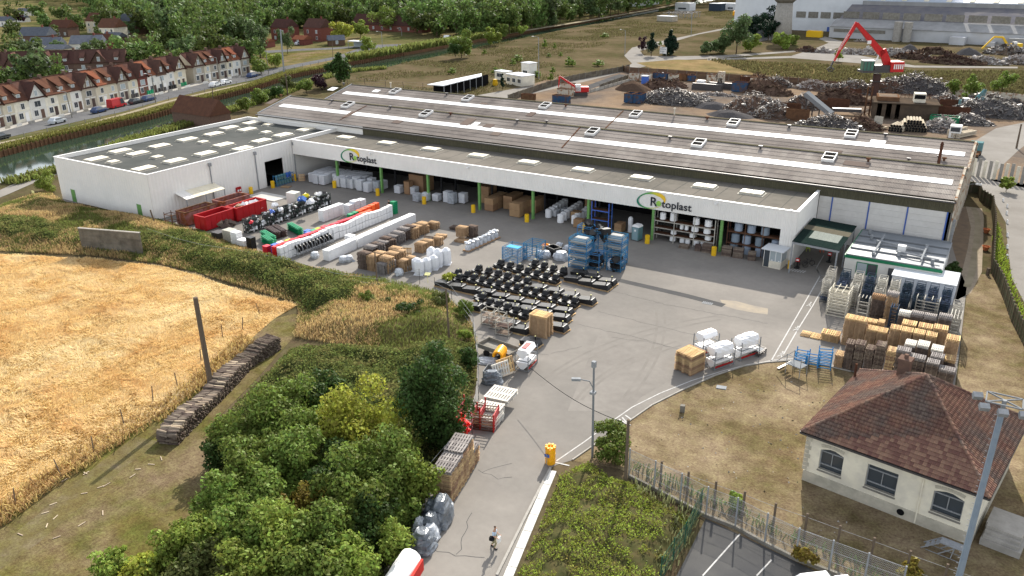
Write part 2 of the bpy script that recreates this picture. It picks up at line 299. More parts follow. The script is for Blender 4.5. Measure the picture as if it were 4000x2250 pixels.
# yard and entrance road
yard = Dl([(150,505),(380,540),(430,575),(545,615),(700,670),(955,710),(1110,745),(1188,812),(1202,905),(1196,990),(1165,1065),(1100,1180),(1040,1320),(955,1449),(900,1560),
  (1190,1560),(1250,1449),(1385,1178),(1400,1170),(1440,1158),(1495,1120),(1580,1062),(1640,1020),(1720,980),(1800,945),(1870,922),(1930,912),(1985,908),(2060,915),(2140,935),(2300,975),(2400,985),
  (2412,900),(2432,720),(2410,670),(2390,600),(2370,480),(2050,420),(600,330)])
sheet('yard_asphalt', yard, MT['asphalt'], .02)
ribbon('yard_patch', [cr(2000,1000,*p) for p in ((1075,245),(1400,320),(1750,400),(2130,500))], 1.1, MT['asphalt_dark'], .0275)
M('asphalt_b', (.19,.176,.16), (.215,.2,.182), .15, fine=.14, fs=1.2, world=True); M('sand_stain', (.33,.285,.22), (.25,.225,.195), .6, world=True)
sheet('asphalt_patch', [cr(2000,1000,*p) for p in ((890,745),(1250,825),(1600,915),(1760,1010),(1640,1140),(1590,1250),(1300,1420),(1150,1560),(560,1560),(700,1200))], MT['asphalt_b'], .0235)
sheet('repair_patch', [r5_ for r5_ in (at(1850,1840),at(1900,1760),at(1990,1790),at(1960,1900))], MT['asphalt_b'], .0235)
sheet('sand_stain', [cr(2000,1000,*p) for p in ((2090,440),(2250,455),(2430,500),(2574,530),(2570,590),(2420,570),(2250,540),(2130,500))], MT['sand_stain'], .0235)
def kerb(pts, name, w_=.18, h=.13, m='concrete'):
    mb = MB()
    for a, b in zip(pts[:-1], pts[1:]): mb.beam((a[0],a[1],h/2-.02), (b[0],b[1],h/2-.02), w_, h+.04)
    return struct(name, mb, MT[m])
kc = Dl([(1250,1449),(1318,1310),(1385,1178)]); kerb(kc, 'road_kerb')
kerb(Dl([(1440,1158),(1495,1120),(1540,1088),(1580,1062),(1640,1020),(1720,980),(1800,945),(1870,922),(1930,912),(1985,908),(2060,917),(2140,935)]), 'yard_kerb', .12, .1)
# slab edging strip between road and shrubs: separate slabs
sl = [(2143,1837),(1862,2250)]
def slabs():
    A = at(2148,1838); B = at(1955,2290); d = (B-A); n = 7; par = tag(ob('slab_strip', None), None, None, kind='structure'); me = None
    u = d.normalized(); L_ = d.length/n; ang = math.atan2(u.y, u.x)
    for k in range(n):
        if me is None:
            mb = MB(); mb.cbox(0, 0, .05, L_-.05, .62, .12); me = mb.mesh('slab', M('slab_white', (.60,.585,.55), (.50,.49,.46), 1.5, rv=.12))
        p = A+u*(L_*(k+.5)); ob('slab', me, par, (p.x+.25, p.y, 0), ang)
slabs()
sheet('gravel_verge', [at(*p) for p in ((2075,1850),(2150,1835),(1960,2260),(1925,2260))], MT['gravel_road'], .015)
# markings
def line(pts, w_=.12, name='painted_line', z=.031): return ribbon(name, pts, w_, MT['paint_white'], z)
line([cr(3000,1000,*p) for p in ((525,200),(300,590),(150,850),(30,1060))]); line([cr(3000,1000,*p) for p in ((600,240),(450,500),(300,740),(150,1000))])
line([cr(3000,1000,*p) for p in ((480,120),(528,200),(585,205))]); line([cr(3000,500,*p) for p in ((560,1280),(485,1410),(530,1500))]); line([cr(3000,1000,*p) for p in ((400,92),(490,100))])
line(Dl([(1400,1160),(1470,1112),(1540,1060),(1590,1025),(1660,990),(1740,958),(1820,933),(1880,918),(1950,906),(1990,903),(2060,912),(2150,932),(2240,958)]), .11)
for a, b in (((960,70),(1000,120)), ((985,50),(1040,88)), ((930,85),(990,120))): line([at(2000+p[0]/2.229, 1600+p[1]/2.229) for p in (a, b)], .14)
line([at(2000+p[0]/2.229, 1600+p[1]/2.229) for p in ((345,455),(500,490))], .14)
for k in range(6):                                # zebra by the porch
    p = cr(3000,1000,230+k*27,140+k*4); line([p+Vector((-.1,-.5,0)), p+Vector((.1,.45,0))], .17)
for px, py in ((545,248),(418,490),(285,735),(130,995)):   # walking figures painted on the path
    p = cr(3000,1000,px,py); mb = MB(); z = .031
    for a, b in (((0,.35),(0,0)), ((0,0),(-.22,-.35)), ((0,0),(.22,-.35)), ((-.22,.2),(.22,.1))):
        q = Vector((a[0]+p.x, a[1]*1.6+p.y, z)); r_ = Vector((b[0]+p.x, b[1]*1.6+p.y, z)); d = (r_-q).normalized(); n = Vector((-d.y, d.x, 0))*.05
        mb.face([q-n, r_-n, r_+n, q+n])
    mb.face([(p.x-.09,p.y+.62,z),(p.x+.09,p.y+.62,z),(p.x+.09,p.y+.85,z),(p.x-.09,p.y+.85,z)]); struct('painted_walker', mb, MT['paint_white'])
# drain grate in the yard
g_ = thing('drain_grate', 'pale rectangular drain grate set in the open asphalt of the yard', 'drain', cr(2000,1000,1968,475,.02))
mb = MB()
for k in range(6): mb.box(-.6+k*.2,-.3,0,-.48+k*.2,.3,.02)
mb.box(-.62,-.32,0,.62,-.3,.021); mb.box(-.62,.3,0,.62,.32,.021); mb.build('bars', MT['galv'], g_)
# long cracks in the asphalt
def crack(pts, seed, w_=.045):
    r_ = random.Random(seed); P = []
    for a, b in zip(pts[:-1], pts[1:]):
        n = max(2, int((b-a).length/.5))
        for k in range(n): q = a.lerp(b, k/n); P.append(q+Vector((r_.gauss(0,.07), r_.gauss(0,.07), 0)))
    P.append(pts[-1]); ribbon('asphalt_crack', P, w_, MT['asphalt_dark'], .0275)
for s_, pts in enumerate([[(2000,1000,210,985),(2000,1000,370,995)], [(2000,1000,850,555),(2000,1000,1120,620),(2000,1000,1300,670),(2000,1000,1600,740),(2000,1000,1900,810)], [(2000,1000,640,680),(2000,1000,900,740),(2000,1000,1250,820),(2000,1000,1600,915)],
    [(2000,1000,390,985),(2000,1000,700,910)], [(2000,1000,1000,820),(2000,1000,1400,870),(2000,1000,1900,990)], [(2000,1000,800,300),(2000,1000,1500,480),(2000,1000,2570,680)]]):
    crack([cr(*p) for p in pts], s_, .035)
for s_, pts in enumerate([[(1930,520),(2100,600),(2229,590)], [(1520,1220),(1740,1270),(1990,1290)], [(1740,1260),(1840,1020),(1880,900)], [(1960,540),(2229,470)]]):
    crack([at(1000+x/2.229, 1600+y/2.229) for x, y in pts], 20+s_)
M('tyre', (.175,.163,.148), (.205,.19,.172), .5, world=True)
for k, pts in enumerate(([(700,1449),(900,1200),(1200,1050),(1700,900)],[(640,1449),(840,1190),(1150,1020),(1650,860)],[(1100,1449),(1300,1200),(1500,900),(1450,560)],[(1180,1449),(1400,1190),(1580,890),(1530,560)],[(300,1300),(700,1000),(1300,760),(2100,640)],[(300,1250),(680,950),(1280,710),(2080,600)])):
    P = [cr(2000,1000,*p) for p in pts]; Q = []
    for i in range(25): u = i/24; Q.append(P[0]*(1-u)**3+P[1]*3*u*(1-u)**2+P[2]*3*u*u*(1-u)+P[3]*u**3)
    ribbon('tyre_track', Q, .28, MT['tyre'], .0247+k*.0004)
# big golden field, mown strip, lawn, car park, scrapyard, roads at the right and far away
field = Dl([(-400,590),(0,640),(250,652),(420,672),(500,695),(650,745),(748,768),(690,802),(610,872),(545,935),(440,1022),(300,1106),(150,1205),(0,1314),(-400,1600)])
sheet('wheat_field_ground', field, MT['wheat_ground'], .02)
mownp = Dl([(-400,1600),(0,1314),(150,1205),(300,1106),(440,1022),(545,935),(610,872),(690,802),(740,790),(780,800),(720,870),(640,960),(540,1060),(560,1130),(500,1250),(450,1400),(440,1560),(-400,1800)])
sheet('mown_grass', mownp, MT['mown'], .03)
ribbon('earth_track', Dl([(-60,1440),(60,1360),(180,1260),(290,1165),(370,1105)]), 2.4, M('track_soil', (.15,.12,.075), (.10,.095,.035), .5, fine=.5, c3=(.12,.095,.04), s3=.25, bump=.6, bs=8, world=True), .035)
sheet('lawn', Dl([(1440,1160),(1495,1122),(1580,1064),(1640,1022),(1720,982),(1800,947),(1870,924),(1930,914),(1985,910),(2060,919),(2140,937),(2300,977),(2405,987),(2414,900),(2434,720),(2450,690),(2495,690),(2540,790),(2640,1000),(2900,1449),(2900,1700),(2200,1700),(1900,1400),(1700,1260),(1560,1180)]), MT['lawn'], .012)
sheet('car_park', Dl([(1775,1305),(2075,1449),(2180,1560),(1640,1560),(1712,1430)]), MT['asphalt_dark'], .02)
for a, b in (((1985,1085),(1660,1449)), ((2260,1310),(2130,1449))): line([at(2000+p[0]/2.229, 1600+p[1]/2.229) for p in (a, b)], .1)
sheet('garden_strip', Dl([(2380,520),(2430,520),(2470,560),(2450,640),(2440,720),(2400,700),(2395,620)]), M('garden_soil', (.20,.15,.105), (.155,.12,.09), .8, world=True, bump=.5, bs=10), .014)
ribbon('garden_path', [cr(3000,500,*p) for p in ((2060,800),(2090,850),(2110,950),(2105,1080),(2090,1200),(2070,1330),(2050,1449),(2000,1600))], .8, MT['pale_path'], .03)
sheet('garden_paving', [cr(3000,500,*p) for p in ((1990,790),(2150,810),(2170,900),(2165,1100),(2150,1449),(2040,1660),(1880,1740),(1950,1449),(2010,1200),(2040,1000))], M('gravel_tan', (.30,.25,.19), (.24,.20,.15), 1.2, world=True), .02)
sheet('right_road', Dl([(2425,440),(2470,446),(2576,462),(2800,500),(2900,1100),(2700,900),(2576,760),(2545,700),(2535,620),(2530,560),(2500,505),(2440,478),(2420,470)]), MT['gravel_road'], .02)
dirt = Dl([(1230,250),(1390,195),(1560,178),(1700,182),(1900,190),(2140,208),(2400,228),(2700,250),(2700,500),(2430,440),(2400,380),(1700,330),(1230,262)])
sheet('scrapyard_ground', dirt, MT['dirt'], .02)
ribbon('scrapyard_track', Dl([(2700,300),(2560,330),(2500,370),(2440,420),(2400,470)]), 9, MT['gravel_road'], .03)
sheet('access_road', Dl([(1200,240),(1300,222),(1420,205),(1540,178),(1570,172),(1590,160),(1570,140),(1590,120),(1640,108),(1700,96),(1800,75),(1855,66),(1850,70),(1760,86),(1700,103),(1650,118),(1610,128),(1620,140),(1680,142),(1800,140),(1960,130),(2050,122),(2060,126),(1960,134),(1800,147),(1690,152),(1620,168),(1560,183),(1440,213),(1300,245),(1240,262)]), MT['gravel_road'], .025)
sheet('hall_road', Dl([(2050,122),(2085,108),(2060,98),(2075,92),(2120,104),(2110,120),(2090,126),(2300,165),(2560,168),(2560,172),(2300,170),(1990,146),(1780,152),(1780,148),(1990,141)]), MT['gravel_road'], .035)
sheet('golden_verge', Dl([(1600,158),(1700,150),(1860,152),(2080,165),(2090,196),(1900,188),(1640,172)]), M('verge_gold', (.22,.155,.08), (.12,.10,.045), .12, fine=.4, fs=1, world=True), .03)
sheet('hall_apron', Dl([(1850,70),(1900,66),(1960,98),(1900,106)]), MT['asphalt_dark'], .02)
# ================================================================ LARGE BUILDINGS
# ---- warehouse: two bays of corrugated roof
WX0, WX1, WY0, WH = -130.2, -4.5, 114.0, 8.0
ph = 9.4
def roofz(y):                                     # y measured from the front eave
    k = (y % (2*ph)); return WH+2.2*(k/ph if k < ph else 2-k/ph)
wh = thing('warehouse', 'very long warehouse with two grey corrugated roof bays and white rooflight strips', 'warehouse', (WX0, WY0, 0))
LX = WX1-WX0
mb = MB(); mb.box(0,.0,0,LX-16.6,.2,6.4); mb.box(0,.2,0,.2,4*ph,8); mb.box(LX-.2,.2,0,LX,4*ph,8); mb.box(.2,4*ph-.2,0,LX-.2,4*ph,8); mb.build('wall', MT['old_concrete'], wh)
for b0 in (0, 2*ph):                              # gable ends
    for x in (0, LX-.2):
        mb = MB(); v = [(x, b0, 8), (x, b0+2*ph, 8), (x, b0+ph, 10.15)]; v2 = [(x+.2, a[1], a[2]) for a in v]
        mb.add(v+v2, [(0,1,2),(5,4,3),(0,3,4,1),(1,4,5,2),(2,5,3,0)]); mb.build('gable_wall', MT['old_concrete'] if x else MT['white_clad'], wh)
mb = MB(); mb.box(0,-.12,6.1,27.6,-.01,8); mb.build('white_cladding', MT['white_clad'], wh)
# corrugated sheets: 6.5 per slope, 0.885 wide
SW = .885; NR = 7; SLp = ph/NR
def sheetmesh(n_w=5):
    mb = MB(); k = n_w*4; vs = []
    for j in (0, 1):
        for i in range(k+1): vs.append((i*SW/k, j*(SLp+.12)-.06, .032*math.sin(i*math.pi/2)+(0 if j else .035)))
    mb.add(vs, [(i, i+1, k+2+i, k+1+i) for i in range(k)]); return mb
sm_ = sheetmesh(); me_up = sm_.mesh('roof_sheet', MT['fibre'], True)
tilt = math.atan2(2.2, ph)
cells = []
ncol = int(LX/SW)
for s_ in range(4):
    for r_ in range(NR):
        yy = s_*ph+r_*SLp
        for c_ in range(ncol):
            up = s_ % 2 == 0
            if up and abs(r_-3) < 0.5 and 1 < c_ < ncol-1: continue        # rooflight strip
            cells.append((s_, r_, c_))
camv = Vector((0, 0, HC))
def cellpos(s_, r_, c_):
    y0 = s_*ph+r_*SLp; return Vector((c_*SW, y0, roofz(y0+1e-6)+.05))
vis = [c for c in cells if c[0] in (0, 2)]
vis.sort(key=lambda c: (Vector((WX0, WY0, 0))+cellpos(*c)-camv).length)
near = set(vis[:300])
BV = []; BF = []
import itertools
sv = np.array(sm_.v); sf = np.array(sm_.f)
for c in cells:
    p = cellpos(*c); up = c[0] % 2 == 0; dz = (tilt if up else -tilt)
    if c in near:
        o = ob('roof_sheet', me_up, wh, p); o.rotation_euler = (dz, 0, 0)
    else:
        ca, sa = math.cos(dz), math.sin(dz); q = sv.copy(); q[:, 1] = sv[:, 1]*ca-sv[:, 2]*sa; q[:, 2] = sv[:, 1]*sa+sv[:, 2]*ca
        if not up: q = sv.copy(); q[:, 2] = sv[:, 2]-sv[:, 1]*math.tan(tilt)
        BV.append(q+np.array(p)); BF.append(sf+len(sv)*len(BF))
bv = np.concatenate(BV); bf = np.concatenate(BF)
def npmesh(name, v, f, m, smooth=False):
    n = len(f); k = f.shape[1]; me = bpy.data.meshes.new(name); me.vertices.add(len(v)); me.vertices.foreach_set('co', v.astype(np.float32).ravel())
    me.loops.add(n*k); me.loops.foreach_set('vertex_index', f.astype(np.int32).ravel()); me.polygons.add(n)
    me.polygons.foreach_set('loop_start', np.arange(0, n*k, k, dtype=np.int32))
    if smooth: me.polygons.foreach_set('use_smooth', np.ones(n, bool))
    me.materials.append(m); me.update(calc_edges=True); return me
o = stuff('roof_sheets', npmesh('roof_sheets', bv, bf, MT['fibre'], True), None, None, wh)
for s_ in (0, 2):                                 # rooflight strips with a toothed look
    y0 = s_*ph+3*SLp; mb = MB(); x0 = 2*SW; x1 = (ncol-1)*SW; n = int((x1-x0)/3.54)
    for k in range(n):
        a = x0+k*(x1-x0)/n; b = a+(x1-x0)/n-.012
        mb = MB(); mb.hexa([(a,y0-.08,roofz(y0)+.03),(b,y0-.08,roofz(y0)+.03),(b,y0+SLp+.05,roofz(y0+SLp)+.02),(a,y0+SLp+.05,roofz(y0+SLp)+.02)],
                           [(a,y0-.08,roofz(y0)+.11),(b,y0-.08,roofz(y0)+.11),(b,y0+SLp+.05,roofz(y0+SLp)+.10),(a,y0+SLp+.05,roofz(y0+SLp)+.10)])
        mb.build('rooflight_panel', MT['translucent_strip'], wh)
for yy in (ph, 3*ph):                             # ridge cappings
    mb = MB(); mb.beam((0,yy-.18,WH+2.2+.08),(LX,yy-.18,WH+2.2+.08),.4,.07); mb.beam((0,yy+.2,WH+2.2+.06),(LX,yy+.2,WH+2.2+.06),.4,.07); mb.build('ridge_cap', MT['fascia_brown'], wh)
mb = MB(); mb.box(-.2,-.6,7.72,LX+.2,-.32,7.92); mb.build('gutter', MT['dark_metal'], wh)
def corr_wall(name, x0, x1, y, z0, z1, pitch, m, parent, depth=.05, zt=None):
    n = int((x1-x0)/pitch); mb = MB(); vs = []
    for i in range(n*4+1):
        x = x0+(x1-x0)*i/(n*4); d = (0, depth, depth, 0)[i % 4]; vs += [(x, y-d, z0), (x, y-d, z1)]
    mb.add(vs, [(2*i, 2*i+2, 2*i+3, 2*i+1) for i in range(n*4)]); return mb.build(name, m, parent)
corr_wall('corrugated_fascia', 27.6, LX, -.02, 6.4, 7.95, .18*1, MT['fascia_brown'], wh)
mb = MB(); mb.box(27.6,0,6.4,LX,.02,8.0); mb.build('fascia_board', MT['dark'], wh)
# white panel wall with blue posts right of the canopy
px_ = [at(3000+a/2.574, 500+b/2.574, 4.5).x-WX0 for a, b in ((640,820),(1020,900),(1415,930),(1825,990))]
px_ = [LX-14.6, LX-9.9, LX-5.2, LX-.55]
xs_ = [LX-16.4]+px_
for i in range(4):
    for k in range(8):
        mb = MB(); mb.box(xs_[i]+.09, -.02, k*.8, xs_[i+1]-.09, .16, k*.8+.785); mb.build('wall_panel', M('panel_white', (.62,.60,.57), (.56,.54,.51), 1, rv=.03), wh)
for x in px_: MB().box(x-.08,-.1,0,x+.08,.14,6.4).build('blue_post', MT['blue_paint'], wh)
for k, (x0, x1) in enumerate(((-.32,.0),)): pass
mb = MB()
for k in range(22): mb.box(LX+.0, k*1.7, 0, LX+.14, k*1.7+.9, 8.3-(k % 3)*.35)
mb.build('side_cladding', MT['cream_rust'], wh)
for s_ in (0,2):
    for a, b in ((0, 1), (1, 2)):
        y0, y1 = (s_+a)*ph, (s_+b)*ph; z0, z1 = WH+(2.2 if a else 0), WH+(0 if a else 2.2)
        MB().beam((LX+.05,y0-.2,z0+.12),(LX+.05,y1-.2,z1+.12),.3,.16).build('verge_trim', MT['cream_rust'], wh); MB().beam((-.05,y0,z0+.12),(-.05,y1,z1+.12),.3,.14).build('verge_trim', MT['galv'], wh)
MB().box(LX+.14,.6,2.2,LX+.5,1.3,5.2).build('wall_cabinet', MT['galv'], wh)
mb = MB(); mb.cyl((LX-3.5,13,WH+1.3),(LX-3.5,13,WH+4.3),.2,.2,10); mb.cyl((LX-3.5,13,WH+4.3),(LX-3.5,13,WH+4.7),.26,.1,10); mb.build('flue', MT['rust'], wh)
# patches of odd sheets, roof streaks, small vents and smoke hatches on the roof
def on_roof(px, py, bay):
    z = 9.0
    for _ in range(30):
        p = at(px, py, z); y = p.y-WY0-bay*2*ph; z = .6*z+.4*(WH+2.2*max(0, min(1, y/ph)))
    return at(px, py, z)
def slope_box(name, p, sx, sy, m, h=.06, parent=wh):
    mb = MB(); mb.cbox(0, 0, h/2+.08, sx, sy, h, 0, 0, tilt); mb.build(name, m, parent, p-Vector((WX0, WY0, 0)))
for px, py, bay, sx, sy, mk in ((1065,398,0,1.6,2.6,'fibre_patch'),(1365,449,0,1.2,3,'fibre_patch'),(1552,478,0,1.8,1.4,'fibre_patch'),(1828,478,0,1.8,3,'fibre_patch'),(1909,494,0,1.8,1.5,'fibre_patch'),(1890,407,1,1.6,.9,'fibre_patch'),
    (1858,487,0,1.2,1.6,'translucent_strip'),(1300,349,1,1.8,1.8,'translucent_strip'),(1470,357,1,1.6,1.3,'translucent_strip'),(1938,525,0,1.7,1.3,'fibre_patch'),(3346,643,0,3.4,1.4,'fibre_patch'),(3428,559,1,2.2,1.6,'translucent_strip'),(3265,594,1,1.8,.9,'fibre_patch'),(2075,448,1,1.4,2,'fibre_patch')):
    slope_box('roof_patch', on_roof(px, py, bay), sx, sy, MT[mk])
for a, b, bay in (((2266,500),(2195,580),0), ((2435,435),(2365,503),1), ((1160,449),(1335,475),0), ((1432,415),(1330,470),0)):
    p, q = on_roof(*a, bay), on_roof(*b, bay)
    if bay == 0 and a[0] == 1160: continue
    o_ = Vector((WX0, WY0, 0)); MB().beam(p-o_+Vector((0,0,.12)), q-o_+Vector((0,0,.12)), .22, .05).build('roof_strip', MT['rust'], wh)
hs = [(1363,412,0),(1668,446,0),(1547,358,1),(1831,386,1),(2132,415,1),(2317,517,0),(2486,448,1),(2867,482,1),(2732,562,0),(3241,617,0),(3326,526,1)]
hatch0 = None
for i, (px, py, bay) in enumerate(hs):
    p = on_roof(px, py, bay)
    if hatch0 is None:
        hatch0 = thing('smoke_hatch', '', 'roof hatch', (0,0,0), 0, 'smoke hatches along the warehouse ridges')
        f = MB(); f.box(-.85,-1.25,.05,.85,-1.15,.55); f.box(-.85,1.15,.05,.85,1.25,.55); f.box(-.85,-1.15,.05,-.75,1.15,.55); f.box(.75,-1.15,.05,.85,1.15,.55); f.box(-.75,-.05,.3,.75,.05,.55); f.build('frame', MT['frame_white'], hatch0)
        MB().box(-.75,-1.15,.3,.75,-.05,.45).build('pane', M('hatch_glass', (.03,.027,.024)), hatch0); MB().box(-.75,.05,.3,.75,1.15,.45).build('pane', MT['hatch_glass'], hatch0)
        MB().box(-1.05,-1.5,.04,1.05,1.4,.1).build('flashing', MT['white_trim'], hatch0); o = hatch0
    else: o = copy_tree(hatch0)
    o.location = p+Vector((0,-.2,-.12)); o.rotation_euler = (tilt, 0, 0); o.scale = (1,1,1)
    o['label'] = 'framed smoke hatch with dark panes on the %s ridge, %s from the left' % (('near', 'far')[bay], nth([h for h in sorted(hs) if h[2] == bay].index((px, py, bay))))
for i, (px, py, bay) in enumerate(((1099,379,0),(1297,400,0),(1525,425,0),(1760,451,0),(1343,333,1),(1745,373,1),(2210,418,1),(2020,479,0),(2617,545,0),(2762,468,1),(2970,583,0),(3458,534,1),(3391,632,0),(3548,631,1),(3667,622,1),(3687,629,1),(2135,482,0),(3082,500,1))):
    p = on_roof(px, py, bay); t = thing('roof_vent', '', 'roof vent', p, 0, 'small vents on the warehouse roof')
    mb = MB(); mb.cyl((0,0,0),(0,0,.35),.16,.16,8); mb.box(-.3,-.22,.35,.3,.22,.55); mb.build('cowl', MT['dark_metal'] if i % 3 else MT['rust'], t)
    t['label'] = 'small dark cowled vent on the %s roof bay, %s along from the left' % (('near', 'far')[bay], nth(i))
for nm, px, py, z in (('vent_pipe',1527,345,10.2),('vent_pipe',2634,450,10.2)):
    p = at(px, py, z); t = MB(); t.cyl((0,0,0),(0,0,1.1),.14,.14,8); t.cyl((0,0,1.1),(0,0,1.3),.24,.24,8)
    tag(t.build(nm, MT['cream_rust'], None, p), 'pale capped pipe on the far ridge, '+('left' if px < 2000 else 'right')+' one of two', 'vent pipe', 'capped pipes on the far warehouse ridge')
# ---- left white flat-roofed building
LB = (-133.1, -109.0, 72.9, 113.9)
lb = thing('white_annex', 'white clad flat-roofed building with cream rooflights beside the grassy bank', 'building', (LB[0], LB[2], 0))
W_, Dp = LB[1]-LB[0], LB[3]-LB[2]; H_ = 7.1
mb = MB(); mb.box(0,0,0,W_,.2,H_); mb.box(0,.2,0,.2,Dp,H_); mb.box(.2,Dp-.2,0,W_-.2,Dp,H_)
ly0, ly1 = 22.6, 26.8                              # loading door on the yard side
mb.box(W_-.2,.2,0,W_,ly0,H_); mb.box(W_-.2,ly1,0,W_,Dp,H_); mb.box(W_-.2,ly0,4.4,W_,ly1,H_); mb.build('wall', MT['white_clad'], lb)
corr_wall('ribbed_cladding', .02, W_-.02, -.01, .02, H_-.02, .6, MT['white_clad'], lb, .03)
def corr_x(name, y0, y1, x, z0, z1, pitch, m, parent, depth=.035, holes=()):
    n = int((y1-y0)/pitch); mb = MB(); vs = []
    for i in range(n*4+1):
        y = y0+(y1-y0)*i/(n*4); d = (0, depth, depth, 0)[i % 4]; vs += [(x+d, y, z0), (x+d, y, z1)]
    mb.add(vs, [(2*i, 2*i+2, 2*i+3, 2*i+1) for i in range(n*4)]); return mb.build(name, m, parent)
corr_x('ribbed_cladding', .02, ly0, W_+.01, .02, H_-.02, .6, MT['white_clad'], lb); corr_x('ribbed_cladding', ly1, 29.4, W_+.01, .02, H_-.02, .6, MT['white_clad'], lb)
mb = MB(); mb.box(.2,.2,H_-.75,W_-.2,Dp-.2,H_-.6); mb.build('roof', MT['flat_roof'], lb)
mb = MB(); mb.box(-.06,-.06,H_,W_+.06,.26,H_+.08); mb.box(-.06,.26,H_,.26,Dp,H_+.08); mb.box(W_-.26,.26,H_,W_+.06,Dp,H_+.08); mb.box(.26,Dp-.3,H_,W_-.26,Dp,H_+.08); mb.build('parapet_cap', MT['white_trim'], lb)
MB().box(W_-9,ly0-2,.02,W_-.25,ly1+2,.05).build('floor', MT['dark'], lb)
for y in (11.2, 20.6, 29.45): 
    mb = MB(); mb.cyl((W_+.16,y,0),(W_+.16,y,H_-1.0),.09,.09,8); mb.box(W_+.05,y-.22,H_-1,W_+.4,y+.22,H_-.45); mb.build('downpipe', MT['galv'], lb)
for px, py in ((738/2.574, 500+735/2.574), (1408/2.574, 500+890/2.574)):
    p = at(px, py, .2); x = p.x-LB[0]; d = MB().box(x-.5,-.09,0,x+.5,-.04,2.1).build('door', MT['green_paint'], lb); MB().box(x-.56,-.08,0,x-.5,-.035,2.16).build('door_frame', MT['galv'], d)
dome_big = None
def rooflight(p, sx, sy, label, group, seams=2):
    t = thing('rooflight', label, 'rooflight', p, 0, group)
    MB().box(-sx/2-.2,-sy/2-.2,0,sx/2+.2,sy/2+.2,.04).build('flashing', MT['pale_steel'], t)
    mb = MB(); mb.box(-sx/2,-sy/2,.04,sx/2,sy/2,.24); mb.build('kerb', MT['pale_steel'], t)
    m2 = MB(); n = seams; L_ = sy if sy > sx else sx
    for k in range(n):
        a, b = -L_/2+k*L_/n+.02, -L_/2+(k+1)*L_/n-.02
        if sy > sx: m2.hexa([(-sx/2,a,.26),(sx/2,a,.26),(sx/2,b,.26),(-sx/2,b,.26)], [(-sx/2+.15,a+.05,.34),(sx/2-.15,a+.05,.34),(sx/2-.15,b-.05,.34),(-sx/2+.15,b-.05,.34)])
        else: m2.hexa([(a,-sy/2,.26),(b,-sy/2,.26),(b,sy/2,.26),(a,sy/2,.26)], [(a+.05,-sy/2+.15,.34),(b-.05,-sy/2+.15,.34),(b-.05,sy/2-.15,.34),(a+.05,sy/2-.15,.34)])
    m2.build('dome', MT['dome'], t); return t
rl = [(965,300,1),(1205,220,1),(1380,245,1),(1600,170,1),(1880,105,1),(2145,50,1),(1440,395,1),(1755,318,1),(2060,245,1),(2435,196,1),(2245,158,1),(1135,328,0),(1577,280,0),(2037,130,0)]
rl = [(x/2.574, 500+y/2.574, b) for x, y, b in rl]+[(x/2.574, y/2.574, b) for x, y, b in ((2300,1275,1),(2480,1292,1),(2525,1225,1))]+[(1000+x/2.574, y/2.574, b) for x, y, b in ((20,1222,1),(118,1243,0),(98,1320,0),(268,1347,1),(50,1405,1),(498,1292,1))]
seen = []
for k, (px, py, b) in enumerate(rl):
    p = at(px, py, H_-.25); p.z = H_-.6
    if any((p-q).length < 2.2 for q in seen): continue
    seen.append(p.copy())
    rooflight(p, 2.1 if b else 1.5, 3.3 if b else 1.6, ('large' if b else 'small square')+' cream rooflight on the annex roof, %s counted along from the front corner' % nth(len(seen)-1), 'rooflights on the white annex roof')
# lean-to with white roof, fire extinguishers, signs on the yard wall
lt = thing('lean_to', 'small white sheet-roofed lean-to against the annex wall behind the skips', 'shelter', (LB[1], LB[2], 0))
a, b = cr(0,500,2270,590,3.0)-Vector((LB[1],LB[2],0)), cr(0,500,1950,715,3.0)-Vector((LB[1],LB[2],0)); y0, y1 = b.y, a.y
for k in range(8):
    t0, t1 = y0+(y1-y0)*k/8, y0+(y1-y0)*(k+1)/8-.03; MB().hexa([(0.06,t0,3.25),(2.6,t0,2.6),(2.6,t1,2.6),(.06,t1,3.25)], [(0.06,t0,3.31),(2.6,t0,2.66),(2.6,t1,2.66),(.06,t1,3.31)]).build('roof_sheet', MT['dome'] if k > 1 else MT['white_clad'], lt)
for y in (y0+.1, (y0+y1)/2, y1-.1): MB().beam((2.5,y,0),(2.5,y,2.6),.1).build('post', MT['galv'], lt)
for k, (x, y) in enumerate(((2400,628),(2422,622))):
    p = cr(0,500,x,y,1.0); t = thing('extinguisher_box', 'red fire extinguisher case on the annex wall, '+('left' if k == 0 else 'right')+' of the pair', 'fire extinguisher', (LB[1]+.05, p.y, 0.6), 0, 'fire extinguisher cases on the annex wall')
    MB().box(0,-.25,0,.3,.25,.9).build('case', MT['red_paint'], t); MB().box(.3,-.15,.2,.31,.15,.5).build('plate', MT['frame_white'], t)
# ---- storage canopy
CX0, CX1, CY = -108.9, -20.9, 102.2
cn = thing('storage_canopy', 'long open-fronted white canopy with green columns in front of the warehouse', 'canopy', (CX0, CY, 0))
L_ = CX1-CX0; DY = WY0-CY
zb = 4.55
corr_wall('fascia_cladding', 0, L_, -.01, zb, 7.08, .3, MT['white_clad'], cn, .035)
MB().box(0,0,zb,L_,.15,7.08).build('fascia', MT['white_clad'], cn)
MB().box(-.02,-.1,7.08,L_+.1,.25,7.16).build('fascia_cap', MT['white_trim'], cn)
MB().box(0,.25,6.45,L_-.2,DY-.15,6.55).build('roof', MT['felt_roof'], cn)
for k in range(30):
    for j in range(3): pass
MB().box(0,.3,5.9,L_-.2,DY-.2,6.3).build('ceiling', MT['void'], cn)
corr_x('side_cladding', .1, DY-.05, L_+.01, 0.02, 7.08, .3, MT['white_clad'], cn); MB().box(L_-.2,.15,0,L_,DY-.05,7.08).build('side_wall', MT['white_clad'], cn)
